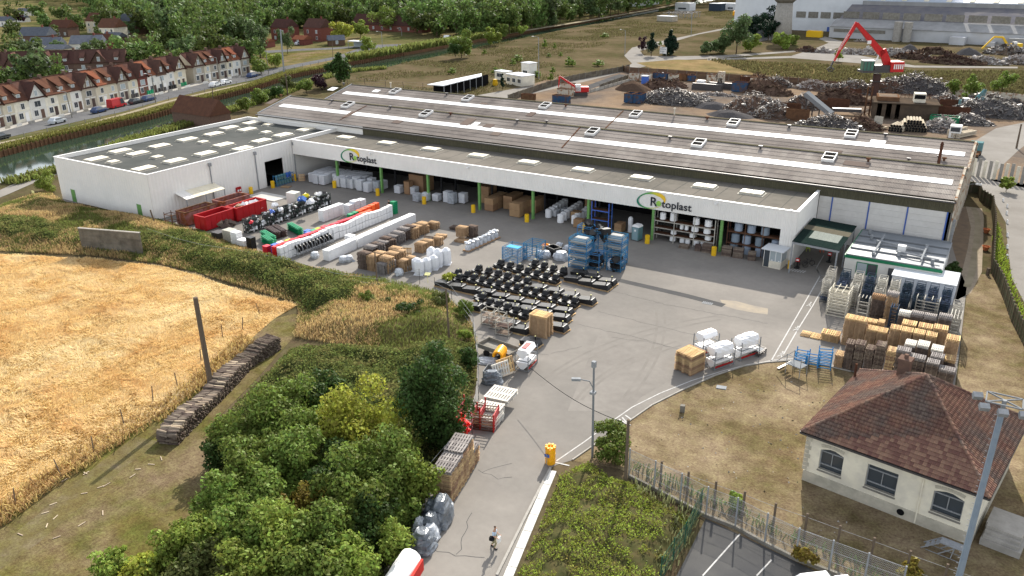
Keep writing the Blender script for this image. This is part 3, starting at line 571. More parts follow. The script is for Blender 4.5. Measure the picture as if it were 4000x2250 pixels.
MB().box(L_-.3,.25,7.08,L_+.1,DY-.1,7.16).build('side_cap', MT['white_trim'], cn)
corr_wall('corner_pier', L_-1.9, L_, -.02, 0, zb, .3, MT['white_clad'], cn, .03); MB().box(L_-1.9,.0,0,L_,.3,zb).build('pier', MT['white_clad'], cn)
MB().box(L_-1.0,-.6,7.2,L_-.7,-.1,7.35).build('lamp', MT['frame_white'], cn)
cols = [-98.9,-89.0,-79.2,-69.2,-59.5,-50.2,-40.2,-30.5]
for x in cols:
    c = MB(); c.box(x-CX0-.18,.2,0,x-CX0+.18,.24,zb); c.box(x-CX0-.18,.52,0,x-CX0+.18,.56,zb); c.box(x-CX0-.03,.24,0,x-CX0+.03,.52,zb); c.build('column', MT['green_paint'], cn)
MB().box(.1,DY-.3,.01,L_-.3,DY-.2,5.9).build('back_wall', MT['dark'], cn)  # added near-black sheet; its colour stands for shade deep in the open warehouse
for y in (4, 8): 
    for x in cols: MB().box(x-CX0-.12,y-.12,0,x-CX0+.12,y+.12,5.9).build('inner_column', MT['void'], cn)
cds = [(905,85),(1320,140),(1765,200),(2238,265)]; cds2 = [(170,332),(715,407),(1305,487),(1940,572),(2415,635)]
for k, (x, y) in enumerate(cds): p = cr(1000,500,x,y,6.9); p.z = 6.56; rooflight(p, 3.1, 1.9, 'pale rooflight on the canopy roof, %s from the left end' % nth(k), 'rooflights on the canopy roof')
for k, (x, y) in enumerate(cds2): p = cr(2000,500,x,y,6.9); p.z = 6.56; rooflight(p, 3.1, 1.9, 'pale rooflight on the canopy roof, %s from the left end' % nth(k+4), 'rooflights on the canopy roof')
for x, y in ((1195,242),(2172,383)): p = cr(1000,500,x,y,6.7); MB().box(p.x-CX0-.15,-.5,6.6,p.x-CX0+.15,-.05,6.8).build('floodlight', MT['frame_white'], cn)
for x, y in ((735,550),(2075,742)): p = cr(2000,500,x,y,6.7); MB().box(p.x-CX0-.15,-.5,6.6,p.x-CX0+.15,-.05,6.8).build('floodlight', MT['frame_white'], cn)
# roof felt strips (joints proud)
for k in range(29): MB().box(k*3.0+1.2,.3,6.55,k*3.0+1.26,DY-.2,6.565).build('felt_seam', MT['flat_roof'], cn)
# ---- company signs
def grad(name, c0, c1, x0, x1):
    m = bpy.data.materials.new(name); m.use_nodes = True; t = m.node_tree; N = t.nodes
    tc = N.new('ShaderNodeTexCoord'); sx = N.new('ShaderNodeSeparateXYZ'); mr = N.new('ShaderNodeMapRange'); mr.inputs[1].default_value = x0; mr.inputs[2].default_value = x1
    cr_ = N.new('ShaderNodeValToRGB'); cr_.color_ramp.elements[0].color = (*c0, 1); cr_.color_ramp.elements[1].color = (*c1, 1); e = cr_.color_ramp.elements.new(.45); e.color = (.10,.36,.06,1); e2 = cr_.color_ramp.elements.new(.7); e2.color = (.55,.55,.04,1)
    t.links.new(tc.outputs['Object'], sx.inputs[0]); t.links.new(sx.outputs[0], mr.inputs[0]); t.links.new(mr.outputs[0], cr_.inputs[0]); t.links.new(cr_.outputs[0], N['Principled BSDF'].inputs['Base Color'])
    return m
gm = grad('logo_gradient', (.0,.16,.10), (.80,.50,.02), -1.9, 1.5)
for nm, (px, py), wd in (('left', (1000+900/2.574, 500+290/2.574), 1), ('right', (2000+1370/2.574, 500+745/2.574), 1)):
    p = at(px, py, 5.8); sg = thing('company_sign', 'dark Rotoplast lettering with green and yellow swoosh on the canopy fascia, %s one' % nm, 'sign', (p.x, CY-.07, 5.8), 0, 'company signs on the canopy fascia')
    mb = MB(); n = 40; o_ = []; i_ = []
    for k in range(n+1):
        dg = -28+344*k/n; a = R(dg); th = float(np.interp(dg, [-28,5,45,80,115,160,210,250,290,316], [.05,.42,.62,.46,.24,.2,.27,.2,.08,.01]))
        A, Bb, sk = 2.15, 1.15, R(13); x, z = A*math.cos(a), Bb*math.sin(a); x2, z2 = (A-th*1.3)*math.cos(a), (Bb-th*.62)*math.sin(a)
        rot = lambda u, v: (u*math.cos(sk)-v*math.sin(sk), u*math.sin(sk)+v*math.cos(sk))
        o_.append(rot(x, z)); i_.append(rot(x2, z2))
    vs = [(a[0], 0, a[1]) for a in o_]+[(a[0], 0, a[1]) for a in i_]+[(a[0], -.04, a[1]) for a in o_]+[(a[0], -.04, a[1]) for a in i_]; m_ = n+1
    mb.add(vs, [(2*m_+k, 2*m_+k+1, 3*m_+k+1, 3*m_+k) for k in range(n)]+[(k, k+1, 2*m_+k+1, 2*m_+k) for k in range(n)]+[(m_+k+1, m_+k, 3*m_+k, 3*m_+k+1) for k in range(n)]); mb.build('swoosh', gm, sg)
    def txt(s, x, sz, mt):
        cu = bpy.data.curves.new('lettering', 'FONT'); cu.body = s; cu.size = sz; cu.extrude = .02; cu.offset = .022; cu.space_character = 1.05; cu.materials.append(mt)
        tmp = bpy.data.objects.new('tmp', cu); C.objects.link(tmp); me = bpy.data.meshes.new_from_object(tmp.evaluated_get(bpy.context.evaluated_depsgraph_get())); bpy.data.objects.remove(tmp); me.materials.clear(); me.materials.append(mt)
        t = ob('lettering', me, sg, (x, -.06, -.72)); t.rotation_euler = (R(90), 0, 0); return t
    dkm = M('sign_black', (.02,.022,.03), rough=.5)
    txt('R', -.15, 1.75, dkm); txt('toplast', 1.6, 1.45, dkm)
    d_ = MB(); d_.cyl((1.15,-.03,-.28),(1.15,-.09,-.28),.37,.37,20); d_.build('dot', M('sign_green', (.12,.42,.08), (.40,.6,.12), 1.2), sg)
# ---- porch beside canopy
po = thing('green_roofed_porch', 'open porch with dark green and translucent sheet roof beside the canopy end', 'porch', (-20.6, 99.6, 0))
a_, b_ = (0, 0, 4.3), (5.7, -1.7, 4.0)
for k in range(12):                              # sheets across slope: front low, back high
    t0, t1 = k*.95/2*1.0, (k+1)*.95/2-.01
ny = 9; y0, y1 = -.4, 10.8
for k in range(8):
    x0, x1 = k*.7, k*.7+.69; za, zb_ = 4.15-.03*k, 4.15-.03*(k+1)
    for j, (u, v, mk) in enumerate(((y0, 5.4, 'dkgreen'), (5.42, 7.4, 'tan'), (7.42, y1, 'dkgreen'))):
        m_ = M('porch_green', (.012,.022,.02), (.018,.028,.025), 2) if mk == 'dkgreen' else M('porch_tan', (.11,.10,.075))
        if mk == 'dkgreen' and j == 0 and 2 <= k <= 6:
            MB().hexa([(x0,2.2,za),(x1,2.2,zb_),(x1,v,zb_),(x0,v,za)], [(x0,2.2,za+.05),(x1,2.2,zb_+.05),(x1,v,zb_+.05),(x0,v,za+.05)]).build('roof_sheet', M('porch_clear', (.16,.175,.16), (.26,.28,.25), 9), po)
            MB().hexa([(x0,u,za),(x1,u,zb_),(x1,2.18,zb_),(x0,2.18,za)], [(x0,u,za+.05),(x1,u,zb_+.05),(x1,2.18,zb_+.05),(x0,2.18,za+.05)]).build('roof_sheet', m_, po)
        else: MB().hexa([(x0,u,za),(x1,u,zb_),(x1,v,zb_),(x0,v,za)], [(x0,u,za+.05),(x1,u,zb_+.05),(x1,v,zb_+.05),(x0,v,za+.05)]).build('roof_sheet', m_, po)
MB().beam((0,y0,4.0),(5.6,y0,3.78),.14,.24).build('beam', MT['galv'], po)
for x, y in ((.1,y0),(5.4,y0),(5.4,5),(5.4,10.5)): MB().beam((x,y,0),(x,y,3.85),.16).build('post', MT['galv'], po)
# ---- prefab building
pf = thing('flat_prefab', 'white prefabricated office with grey ribbed roof, ducts and green fascia', 'building', (-14.5, 101.0, 0))
w_, d_, h_ = 10.6, 11.4, 3.0
MB().box(0,0,0,w_,d_,h_-.35).build('wall', MT['wall_white'], pf)
MB().box(-.1,-.1,h_-.35,w_+.1,0,h_).build('green_fascia', MT['dark_green_paint'], pf)
MB().box(-.1,0,h_-.35,0,d_,h_).build('side_fascia', MT['dark_green_paint'], pf); MB().box(w_,0,h_-.35,w_+.1,d_,h_).build('side_fascia', MT['galv'], pf)
for k in range(26):
    y = .02+k*(d_-.1)/26; MB().hexa([(0,y,h_-.3),(w_,y,h_-.3),(w_,y+.36,h_-.3),(0,y+.36,h_-.3)], [(0,y,h_-.1),(w_,y,h_-.1),(w_,y+.36,h_-.04),(0,y+.36,h_-.04)]).build('roof_panel', M('prefab_roof', (.22,.235,.25), (.18,.195,.21), .3, rough=.5, rv=.06), pf)
for y in (.0, 2.9, 5.6, 8.4, 11.2): MB().box(.05,y,h_-.05,w_-.05,y+.12,h_+.12).build('roof_rib', MT['rail_grey'], pf)
for a, b in (((3.0,.8),(3.0,9)), ((8.2,1.2),(8.2,7)), ((2.9,6.2),(8.2,5.0)), ((5.2,3.2),(10,2.2))): MB().cyl((*a,h_+.4),(*b,h_+.4),.13,.13,8).build('duct', MT['galv'], pf)
for x, y in ((2.9,1.5),(2.7,5.8),(5.6,2.6),(9.4,1.6),(8.2,7),(1.7,7.6),(1.1,9.9)): MB().cyl((x,y,h_),(x,y,h_+.6),.2,.2,10).build('vent', MT['galv'], pf)
MB().box(5.2,4.2,h_+.05,6.1,4.9,h_+.8).build('fan_unit', MT['frame_white'], pf)
wn = MB().box(1.4,-.06,.8,3.8,-.01,2.35).build('window', MT['dark_green_paint'], pf); MB().box(1.5,-.08,.9,2.6,-.065,2.25).build('pane', MT['glass_pale'], wn); MB().box(2.7,-.08,.9,3.7,-.065,2.25).build('pane', MT['glass'], wn)
MB().box(5.0,-.05,0,6.1,-.01,2.2).build('door', MT['glass'], pf)
ex = thing('white_extension', 'low white flat-roofed extension in front of the ducted prefab office', 'building', (-8.7, 98.2, 0))
MB().box(0,0,0,6.6,4.4,2.35).build('wall', M('ext_wall', (.60,.63,.68)), ex)
for k in range(14): MB().box(-.1,-.1+k*.33,2.36,6.7,.2+k*.33,2.44+.02*(k % 2)).build('roof_panel', MT['hall_white'], ex)
# ================================================================ VEGETATION
def edge_dist(x, y, poly):
    d = np.full(len(x), 1e9)
    for i in range(len(poly)):
        ax, ay = poly[i][0], poly[i][1]; bx, by = poly[i-1][0], poly[i-1][1]; l2 = (bx-ax)**2+(by-ay)**2+1e-9
        t = np.clip(((x-ax)*(bx-ax)+(y-ay)*(by-ay))/l2, 0, 1); d = np.minimum(d, np.hypot(x-ax-t*(bx-ax), y-ay-t*(by-ay)))
    return d
def mound_h(x, y, poly, h, s=3.5, seed=1, rim=2.0):
    e = np.clip(edge_dist(x, y, poly)/rim, 0, 1); e = e*e*(3-2*e)
    n = .35+.5*vnoise(x, y, s, seed)+.35*vnoise(x, y, s*.35, seed+1)+.18*vnoise(x, y, s*.13, seed+2)
    return h*n*e
def mound(name, poly, h, m, step=.6, s=3.5, seed=1, rim=2.0, drop=.12):
    xs = np.arange(min(p[0] for p in poly), max(p[0] for p in poly)+step, step); ys = np.arange(min(p[1] for p in poly), max(p[1] for p in poly)+step, step)
    X, Y = np.meshgrid(xs, ys); x = X.ravel(); y = Y.ravel(); ins = inpoly(x, y, poly)
    z = np.where(ins, mound_h(x, y, poly, h, s, seed, rim)-drop+.06, -.3)
    nx, ny = len(xs), len(ys); i, j = np.meshgrid(np.arange(nx-1), np.arange(ny-1)); a = (j*nx+i).ravel()
    f = np.stack([a, a+1, a+nx+1, a+nx], 1); ok = ins[f].any(1); f = f[ok]
    u, inv = np.unique(f, return_inverse=True); v = np.stack([x, y, z], 1)[u]
    o = ob(name, npmesh(name, v, inv.reshape(-1, 4), m, True)); o['kind'] = 'structure'; return o
def brambles(name, poly, h, dens, leaf, m, label, cat, s=3.5, seed=1, rim=2.0, spread=.35, mm='soil_green', step=.6):
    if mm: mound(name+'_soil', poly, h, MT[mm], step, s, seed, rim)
    A = abs(sum(poly[i-1][0]*poly[i][1]-poly[i][0]*poly[i-1][1] for i in range(len(poly))))/2
    x, y = scatter(poly, int(A*dens))
    if s < 3: kk = (vnoise(x, y, 1.6, seed+9)*.6+vnoise(x, y, .5, seed+8)*.4) < .62; x, y = x[kk], y[kk]
    z = mound_h(x, y, poly, h, s, seed, rim)+nr.uniform(-.12, spread, len(x))**1 
    return stuff(name, leafquads(name, np.stack([x, y, np.maximum(z, .05)], 1), leaf, m, .6), label, cat)
def grass(name, poly, dens, h, wd, m, label, cat, lean=.25, base=None, keep=None, z=.02, nz=6, flow=0):
    A = abs(sum(poly[i-1][0]*poly[i][1]-poly[i][0]*poly[i-1][1] for i in range(len(poly))))/2
    x, y = scatter(poly, int(A*dens))
    if keep is not None: k = keep(x, y); x, y = x[k], y[k]
    if h < .2: return stuff(name, leafquads(name, np.stack([x, y, z+nr.uniform(.001, .006, len(x))], 1), wd*1.3, m, .99, .6), label, cat)
    zz = z if base is None else base(x, y); hh = h*(.45+.9*vnoise(x, y, nz, 5))*nr.uniform(.7, 1.3, len(x))
    return stuff(name, hair(name, x, y, zz, hh, wd, lean, m, flow), label, cat)
# --- golden field
wf = Dl([(-60,600),(0,640),(250,652),(420,672),(500,695),(650,745),(748,768),(690,802),(610,872),(545,935),(440,1022),(300,1106),(150,1205),(0,1314),(-80,1360)])
grass('golden_field', wf, 125, .2, .05, MT['wheat'], 'ripe golden grass field, lodged by wind, filling the left of the photo', 'grass', lean=.4, nz=3, flow=2.6)
# --- banks
bank1 = Dl([(-80,560),(0,520),(60,500),(120,478),(150,500),(175,515),(380,548),(430,562),(560,600),(700,655),(850,690),(955,702),(1110,738),(1180,795),(1198,850),(1202,870),(1140,850),(1000,880),(850,868),(740,850),(750,790),(745,762),(650,735),(500,688),(400,664),(250,645),(0,632),(-80,620)])
hf = lambda x, y: mound_h(x, y, bank1, 1.2, 6, 11, 4.0)
mound('bank_soil', bank1, 1.2, M('bank_soil', (.17,.13,.065), (.11,.10,.045), .5, world=True), .8, 6, 11, 4.0, .05)
grass('dry_bank_grass', bank1, 60, .42, .06, MT['dry_grass'], 'tall straw-coloured dry grass on the bank between field and yard', 'grass', .3, hf, lambda x, y: vnoise(x, y, 5, 21)*.6+vnoise(x, y, 1.5, 22)*.4 > .45)
grass('green_bank_grass', bank1, 50, .4, .07, MT['green_grass'], 'rough green grass and weeds on the bank between field and yard', 'grass', .3, hf, lambda x, y: vnoise(x, y, 5, 21)*.6+vnoise(x, y, 1.5, 22)*.4 < .60)
b2 = Dl([(-60,560),(0,548),(100,560),(250,590),(360,600),(440,585),(520,600),(620,640),(740,665),(900,700),(960,730),(930,770),(860,790),(760,800),(740,760),(600,718),(480,680),(360,652),(200,640),(0,620),(-60,610)])
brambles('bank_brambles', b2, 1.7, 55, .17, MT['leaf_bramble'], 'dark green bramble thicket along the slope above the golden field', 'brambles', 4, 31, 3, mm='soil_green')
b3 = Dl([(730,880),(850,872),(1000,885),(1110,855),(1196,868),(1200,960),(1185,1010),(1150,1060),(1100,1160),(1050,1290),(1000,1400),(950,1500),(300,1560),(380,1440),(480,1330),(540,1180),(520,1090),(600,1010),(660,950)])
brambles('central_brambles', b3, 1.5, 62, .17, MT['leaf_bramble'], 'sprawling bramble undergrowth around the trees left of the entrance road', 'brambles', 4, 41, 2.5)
b4 = Dl([(1408,1200),(1428,1186),(1480,1165),(1530,1195),(1600,1225),(1680,1275),(1740,1310),(1700,1380),(1665,1449),(1650,1520),(1275,1520),(1302,1449),(1364,1310)])
brambles('roadside_shrubs', b4, .85, 130, .11, M('leaf_coton', (.26,.31,.055), (.24,.17,.07), .7, isl=.5, trans=.35, world=True, rng=(.5,.75)), 'dense low yellow-green shrubs between the entrance road and the car park', 'shrubs', 2.2, 51, 1.6, .3, mm='bramble_soil' if M('bramble_soil', (.09,.075,.035), (.05,.055,.022), 1.5, world=True, fine=.4, fs=4) else '', step=.35)
b4b = Dl([(1590,1215),(1700,1265),(1770,1300),(1700,1440),(1600,1449),(1540,1380),(1500,1300)])
grass('weedy_verge_grass', b4b, 14, .55, .1, M('pale_weed', (.24,.25,.12), isl=.4, trans=.3), 'pale weeds and dry stalks beside the chainlink fence of the car park', 'weeds', .2)
# long verge of weeds inside the fence
b5 = Dl([(1575,1165),(1640,1185),(1760,1235),(1900,1305),(2050,1370),(2250,1449),(2330,1490),(2180,1490),(2060,1400),(1900,1330),(1750,1262),(1600,1200)])
grass('fence_weeds', b5, 10, .6, .12, M('fence_weed', (.11,.14,.045), isl=.45, trans=.3), 'green weeds growing along the wire fence between house and car park', 'weeds', .25)
# mown grass and lawn: sparse tufts
mw = Dl([(-40,1330),(0,1314),(150,1205),(300,1106),(440,1022),(545,935),(610,872),(690,802),(760,800),(700,880),(640,960),(540,1060),(560,1130),(500,1250),(450,1400),(440,1500),(-60,1500)])
edge = Dl([(-40,1300),(0,1270),(150,1165),(300,1070),(440,990),(545,900),(610,840),(640,860),(545,955),(440,1040),(300,1125),(150,1222),(0,1335),(-40,1360)])
grass('field_margin_grass', edge, 24, .5, .11, M('margin_grass', (.40,.28,.12), isl=.4, trans=.3), 'longer straw-coloured grass along the post line at the field margin', 'grass', .35)
lw = Dl([(1460,1158),(1580,1068),(1640,1024),(1720,984),(1870,926),(1985,912),(2060,922),(2140,942),(2030,1080),(2020,1230),(2330,1449),(2250,1440),(1900,1300),(1700,1210),(1580,1165)])
rw = Dl([(2440,700),(2490,700),(2540,800),(2640,1000),(2576,1100),(2420,960),(2412,900)])
rg = Dl([(2494,600),(2510,560),(2530,640),(2545,720),(2580,790),(2700,930),(2750,1100),(2640,960),(2560,820),(2505,690)])
grass('road_verge_grass', rg, 22, .45, .12, M('verge_grass', (.22,.28,.04), isl=.4, trans=.35), 'bright yellow-green grass strip between the panel fence and the road', 'grass', .3)
# meadow beyond the warehouse: low patches
mp_ = Dl([(830,215),(880,185),(1100,140),(1330,92),(1560,55),(1850,20),(1900,60),(1840,66),(1700,90),(1620,110),(1570,140),(1540,175),(1300,215),(1180,245)])
xx, yy = scatter(mp_, 40000); k_ = vnoise(xx, yy, 14, 71) > .5; xx, yy = xx[k_], yy[k_]
stuff('meadow_grass', hair('meadow_grass', xx, yy, .02, nr.uniform(.2, .5, len(xx)), .3, .3, M('meadow', (.14,.125,.055), isl=.35, trans=.2)), 'patchy olive and brown rough grassland beyond the warehouse', 'grass')
xx, yy = scatter(Dl([(1780,150),(2080,165),(2300,180),(2576,180),(2700,260),(2300,225),(1900,186)]), 9000)
stuff('yard_side_grass', hair('yard_side_grass', xx, yy, .02, nr.uniform(.3, .9, len(xx)), .5, .3, MT['meadow']), 'rough grass between the scrapyard fence and the demolition rubble', 'grass')
# canal banks
def strip_veg(name, pts, wd, z, n, h, wq, m, label, off=0):
    P = [Vector((p.x, p.y, 0)) for p in pts]; xs = []; ys = []
    segs = [(a, b, (b-a).length) for a, b in zip(P[:-1], P[1:])]; tot = sum(s[2] for s in segs)
    for a, b, l in segs:
        k = int(n*l/tot)+1; t = nr.rand(k); q = nr.uniform(-.5, .5, k)*wd+off; d = (b-a).normalized()
        xs.append(a.x+(b.x-a.x)*t-d.y*q); ys.append(a.y+(b.y-a.y)*t+d.x*q)
    x = np.concatenate(xs); y = np.concatenate(ys); return stuff(name, hair(name, x, y, z, h*nr.uniform(.6, 1.3, len(x)), wq, .25, m), label, 'reeds')
strip_veg('far_bank_reeds', CF[:12], 3.2, TB, 22000, .65, .22, M('reed', (.19,.18,.055), isl=.45, trans=.25), 'olive reeds and tall grass on top of the rusty canal wall', 1.9)
strip_veg('far_bank_shrubbery', CF[9:13], 5, TB, 6000, 2.2, .6, MT['green_grass'], 'green bushes lining the far canal bank beyond the street bend', 2.5)
strip_veg('near_bank_reeds', CN[8:18], 4, 0, 9000, .9, .3, MT['green_grass'], 'green tall grass along the near edge of the canal', 2)
# --- crowns
def crown(name, r, rz, n, leaf, m, lumps=14, seed=0, cone=False, base=.0):
    r_ = np.random.RandomState(seed); cs = []
    for k in range(lumps):
        u = r_.normal(size=3); u /= np.linalg.norm(u); q = r_.uniform(.3, 1.0)+(.15 if u[2] > .3 else 0); f = 1.0
        if cone: f = max(.18, .95-(u[2]*q+.6)/1.35)
        cs.append((u[0]*q*r*f, u[1]*q*r*f, u[2]*q*rz, r*(r_.uniform(.16, .44) if not cone else max(.15, .45*f))))
    cs.append((0, 0, 0, r*.55 if not cone else r*.35)); w_ = np.array([c[3]**2 for c in cs]); idx = r_.choice(len(cs), n, p=w_/w_.sum())
    u = r_.normal(size=(n, 3)); u /= np.linalg.norm(u, axis=1)[:, None]; u[:, 2] = np.abs(u[:, 2])*np.where(r_.rand(n) < .72, 1, -1)
    ca = np.array(cs)[idx]; rad = ca[:, 3:]*r_.uniform(.6, 1.18, (n, 1)); p = ca[:, :3]+u*rad*np.array([1, 1, min(1.25, max(.8, rz/r))])
    nn = u+r_.normal(0, .55, (n, 3)); nn /= np.linalg.norm(nn, axis=1)[:, None]; t = np.cross(nn, r_.normal(size=(n, 3))); t /= np.linalg.norm(t, axis=1)[:, None]; b = np.cross(nn, t)
    s = leaf*r_.uniform(.5, 1.6, (n, 1)); p[:, 2] += rz+base
    return quads(name, p, t*s*.5, b*s*.33, m)
def trunk_mesh(r, H, seed=0):
    mb = MB(); r_ = random.Random(seed); mb.cyl((0,0,-.1),(0,0,H*.55),r,r*.6,7)
    for k in range(4):
        a = k*1.6+r_.random(); mb.cyl((0,0,H*(.3+.06*k)),(math.cos(a)*H*.28,math.sin(a)*H*.28,H*(.62+.05*k)),r*.4,r*.12,5)
    return mb.mesh('trunk', MT['bark'])
def tree(name, label, p, r, rz, n, leaf, m, seed, group=None, base=.6, cone=False, cat='tree', lumps=14, extra=None):
    t = thing(name, label, cat, (p[0], p[1], p[2]), 0, group)
    ob('crown', crown('crown', r, rz, n, leaf, MT[m], lumps, seed, cone, base), t); ob('trunk', trunk_mesh(max(.06, r*.045), rz*1.5+base, seed), t); return t
def tr(px, py, r, rz, m, label, n=None, leaf=.19, base=.6, cone=False, name='tree', cat='tree', zc=None, g=0.0, group=None, lumps=14):
    p = D(px, py, (rz+base if zc is None else zc)+g); return tree(name, label, (p.x, p.y, g), r, rz, n or int(900*r*max(r, rz)), leaf, m, int(px*7+py), group, base, cone, cat, lumps)
NT = [(1090,1000,3.1,4.0,'leaf_dark','tall dark tree beside the road fence',0),(900,1065,3.2,2.6,'leaf_yellow','bright yellow-green leafy tree in the thicket',0),(720,1050,3.3,2.5,'leaf_mid','dark green tree left of the yellow-green one',0),
 (605,1095,2.3,2.0,'leaf_mid','bushy tree at the thicket edge nearest the firewood stack',0),(795,1000,2.4,1.8,'leaf_dark','dark bush tree behind the yellow-green tree',0),(640,1180,2.6,2.1,'leaf_mid','rounded green tree below the firewood stack end',0),
 (740,1165,2.7,2.2,'leaf_mid','ivy-clad dark tree in the centre of the thicket',0),(850,1195,2.3,1.9,'leaf_dark','deep green tree just below the yellow-green tree',0),(950,1205,2.9,2.7,'leaf_mid','large creeper-covered tree in front of the pallet wall',0),
 (1040,1215,2.1,2.0,'leaf_light','green tree touching the tall pallet wall by the road',0),(870,1285,3.0,2.4,'leaf_mid','broad dark green tree right of the orange-leaved bush',0),(760,1285,1.7,1.7,'leaf_orange','bush with orange and yellow autumn leaves',0),
 (650,1262,2.7,2.1,'leaf_mid','round green tree left of the orange-leaved bush',0),(560,1262,2.3,1.8,'leaf_mid','dark green tree overhanging the mown grass',0),(500,1345,2.0,1.6,'leaf_light','light green tree beside the mown clearing',0),
 (600,1350,2.5,1.9,'leaf_mid','dense green tree near the bottom of the clearing',0),(705,1375,2.7,2.0,'leaf_light','light green tree below the orange-leaved bush',0),(820,1372,2.5,2.0,'leaf_mid','tall green tree in front of the road fence',0),
 (930,1330,2.2,1.8,'leaf_dark','dark tree beside the plastic-wrapped bundles',0),(985,1365,1.4,1.5,'leaf_light','young light green tree next to the gravel verge',0),(420,1395,1.7,1.3,'leaf_light','low green tree in the mown clearing corner',0),
 (285,1425,1.3,.9,'leaf_light','small round bush at the bottom left',0),(355,1437,1.3,.9,'leaf_yellow','small yellowish bush at the bottom edge',0),(520,1432,2.1,1.5,'leaf_olive','olive tree at the bottom edge left of centre',0),
 (640,1440,2.3,1.7,'leaf_light','light green tree at the bottom edge of the thicket',0),(780,1445,2.5,1.8,'leaf_mid','dark green tree at the bottom edge of the thicket',0),(890,1425,2.0,1.6,'leaf_light','bright green tree at the bottom near the white tank',0),
 (1110,1090,1.7,1.5,'leaf_dark','dark shrub beside the red frames',0),(560,1140,1.6,1.3,'leaf_dark','low dark shrub near the split logs',0),(1010,1130,1.6,1.3,'leaf_light','light shrub below the dark conical tree',0),(690,1120,1.8,1.5,'leaf_mid','dense mid green tree behind the centre of the thicket',0),(1000,1290,1.5,1.4,'leaf_mid','shrub leaning on the wire fence by the wrapped bundles',0)]
for x, y, r, rz, m, l, c in NT: r *= .92; tr(x, y, r, rz, m, l, cone=bool(c), n=int(1250*r*max(r, rz)), leaf=.17, group='trees and tall shrubs in the thicket by the road', lumps=34, base=.1)
for x, y, r, rz, m, l in [(928,752,1.2,1.0,'leaf_mid','dark green bush on the dry bank near the leaning post'),(975,765,1.0,.8,'leaf_olive','pale olive bush between two dark bushes on the bank'),(1035,778,1.6,1.1,'leaf_dark','largest dark bush on the dry bank'),(1100,760,1.3,.9,'leaf_olive','yellowish bush on the bank above the tank rows'),
  (1168,770,1.1,1.1,'leaf_mid','green bush at the bank end beside the black tanks'),(1170,840,.8,.6,'leaf_light','small light green sapling by the yard fence'),(1552,1112,1.75,1.5,'leaf_mid','leafy bush at the foot of the wooden utility pole'),(112,455,2.2,1.7,'leaf_light','round green bush beside the annex left corner'),
  (2398,676,1.2,.7,'leaf_dark','low dark bush behind the white extension'),(1130,700,.8,.6,'leaf_yellow','yellowish weed bush at the pallets below the bank'),(1180,905,1.1,.9,'leaf_dark','dark shrub beside the grey flatbed trailer'),(2020,1395,.8,.6,'leaf_orange','reddish brown shrub inside the wire fence'),(2290,1432,.9,.6,'leaf_orange','rusty coloured shrub beside the metal bench'),(1850,1265,.8,.5,'leaf_light','small green shrub on the lawn side of the wire fence')]:
    tr(x, y, r, rz, m, l, cat='bush', name='bush', base=.1, n=int(1200*r*r)+300, leaf=.15, group='bushes around the yard')
# --- middle distance trees
mid = [(855,168,4.2,4.0,'leaf_dark','solitary dark round tree on the near canal bank',0),(805,205,3.0,2.0,'leaf_purple','dark purple-leaved shrub by the canal',0),(770,215,2.8,2.0,'leaf_mid','green shrub left of the purple one',0),(655,240,2.6,1.6,'leaf_mid','green shrub behind the annex roof',0),(690,230,2.4,1.5,'leaf_dark','dark shrub near the wooden pole behind the warehouse',0),
 (720,210,2.6,1.6,'leaf_olive','olive shrub behind the warehouse roof corner',0),(620,262,2.4,1.3,'leaf_mid','bush beside the red-roofed shed',0),(1640,108,3.4,4.6,'leaf_conifer','left dark conifer beside the notice board',1),(1688,100,3.6,5.4,'leaf_conifer','right taller dark conifer beside the notice board',1),(1618,112,1.8,3.0,'leaf_purple','reddish small tree left of the conifers',0),
 (1856,92,6,6,'leaf_willow','tall pale willow before the water tower',0),(1818,112,4,3,'leaf_willow','rounded willow left of the tall pale one',0),(1780,118,3.6,2.4,'leaf_willow','low willow at the left of the clump',0),(1890,108,4,3,'leaf_light','light bush right of the tall pale willow',0),(1900,62,7,5,'leaf_conifer','left dark tree mass beside the hall',0),(1925,52,7,6,'leaf_conifer','tall dark tree beside the water tower',0),(1935,75,6,4,'leaf_conifer','dark tree in front of the white hall',0),
 (1970,104,4,2.6,'leaf_light','light green bush at the water tower foot',0),(1995,96,3.2,2.4,'leaf_mid','green bush right of the water tower foot',0),(2446,222,2.6,3,'leaf_mid','thin straggly tree behind the orange fence panels',0),(2400,218,2,2.5,'leaf_mid','thin sapling at the scrapyard back fence',0),(2525,205,3,2.4,'leaf_mid','straggly bush at the far right fence',0),(2110,140,2,1.6,'leaf_light','round bush among the demolition rubble',0),
 (2535,462,1.3,.9,'leaf_light','green climber on the pale concrete fence panels',0),(655,165,3.4,2.2,'leaf_mid','bush row at the street verge, left part',0),(690,150,3.2,2.2,'leaf_light','bush row at the street verge, right part',0),(650,95,6,7,'leaf_willow','tall birch-like tree beside the brick houses',0),(720,100,3.4,5,'leaf_willow','slender birch in front of the left brick house',0),
 (862,78,5,4.6,'leaf_yellow','bright green tree right of the brick houses',0),(925,112,3.4,3,'leaf_light','small tree beside the bus shelter',0),(905,70,4,4,'leaf_light','light green tree behind the bus shelter',0),(980,45,9,6,'leaf_mid','big dome-shaped willow in front of the dark wood',0),(1265,78,4,3.2,'leaf_mid','left tree at the canal track bend',0),(1160,112,4.6,4.6,'leaf_mid','dark tree where the canal disappears',0),(1145,122,2.8,2.6,'leaf_dark','small dark tree at the canal edge',0),
 (1235,92,3.8,3.4,'leaf_light','light tree on the near canal bank',0),(1312,75,2.8,2.6,'leaf_light','small light tree on the near canal bank',0),(1390,54,4,2.8,'leaf_willow','pale willow in the meadow corner',0),(1142,55,4,4,'leaf_olive','autumn-tinted tree in front of the wood',0)]
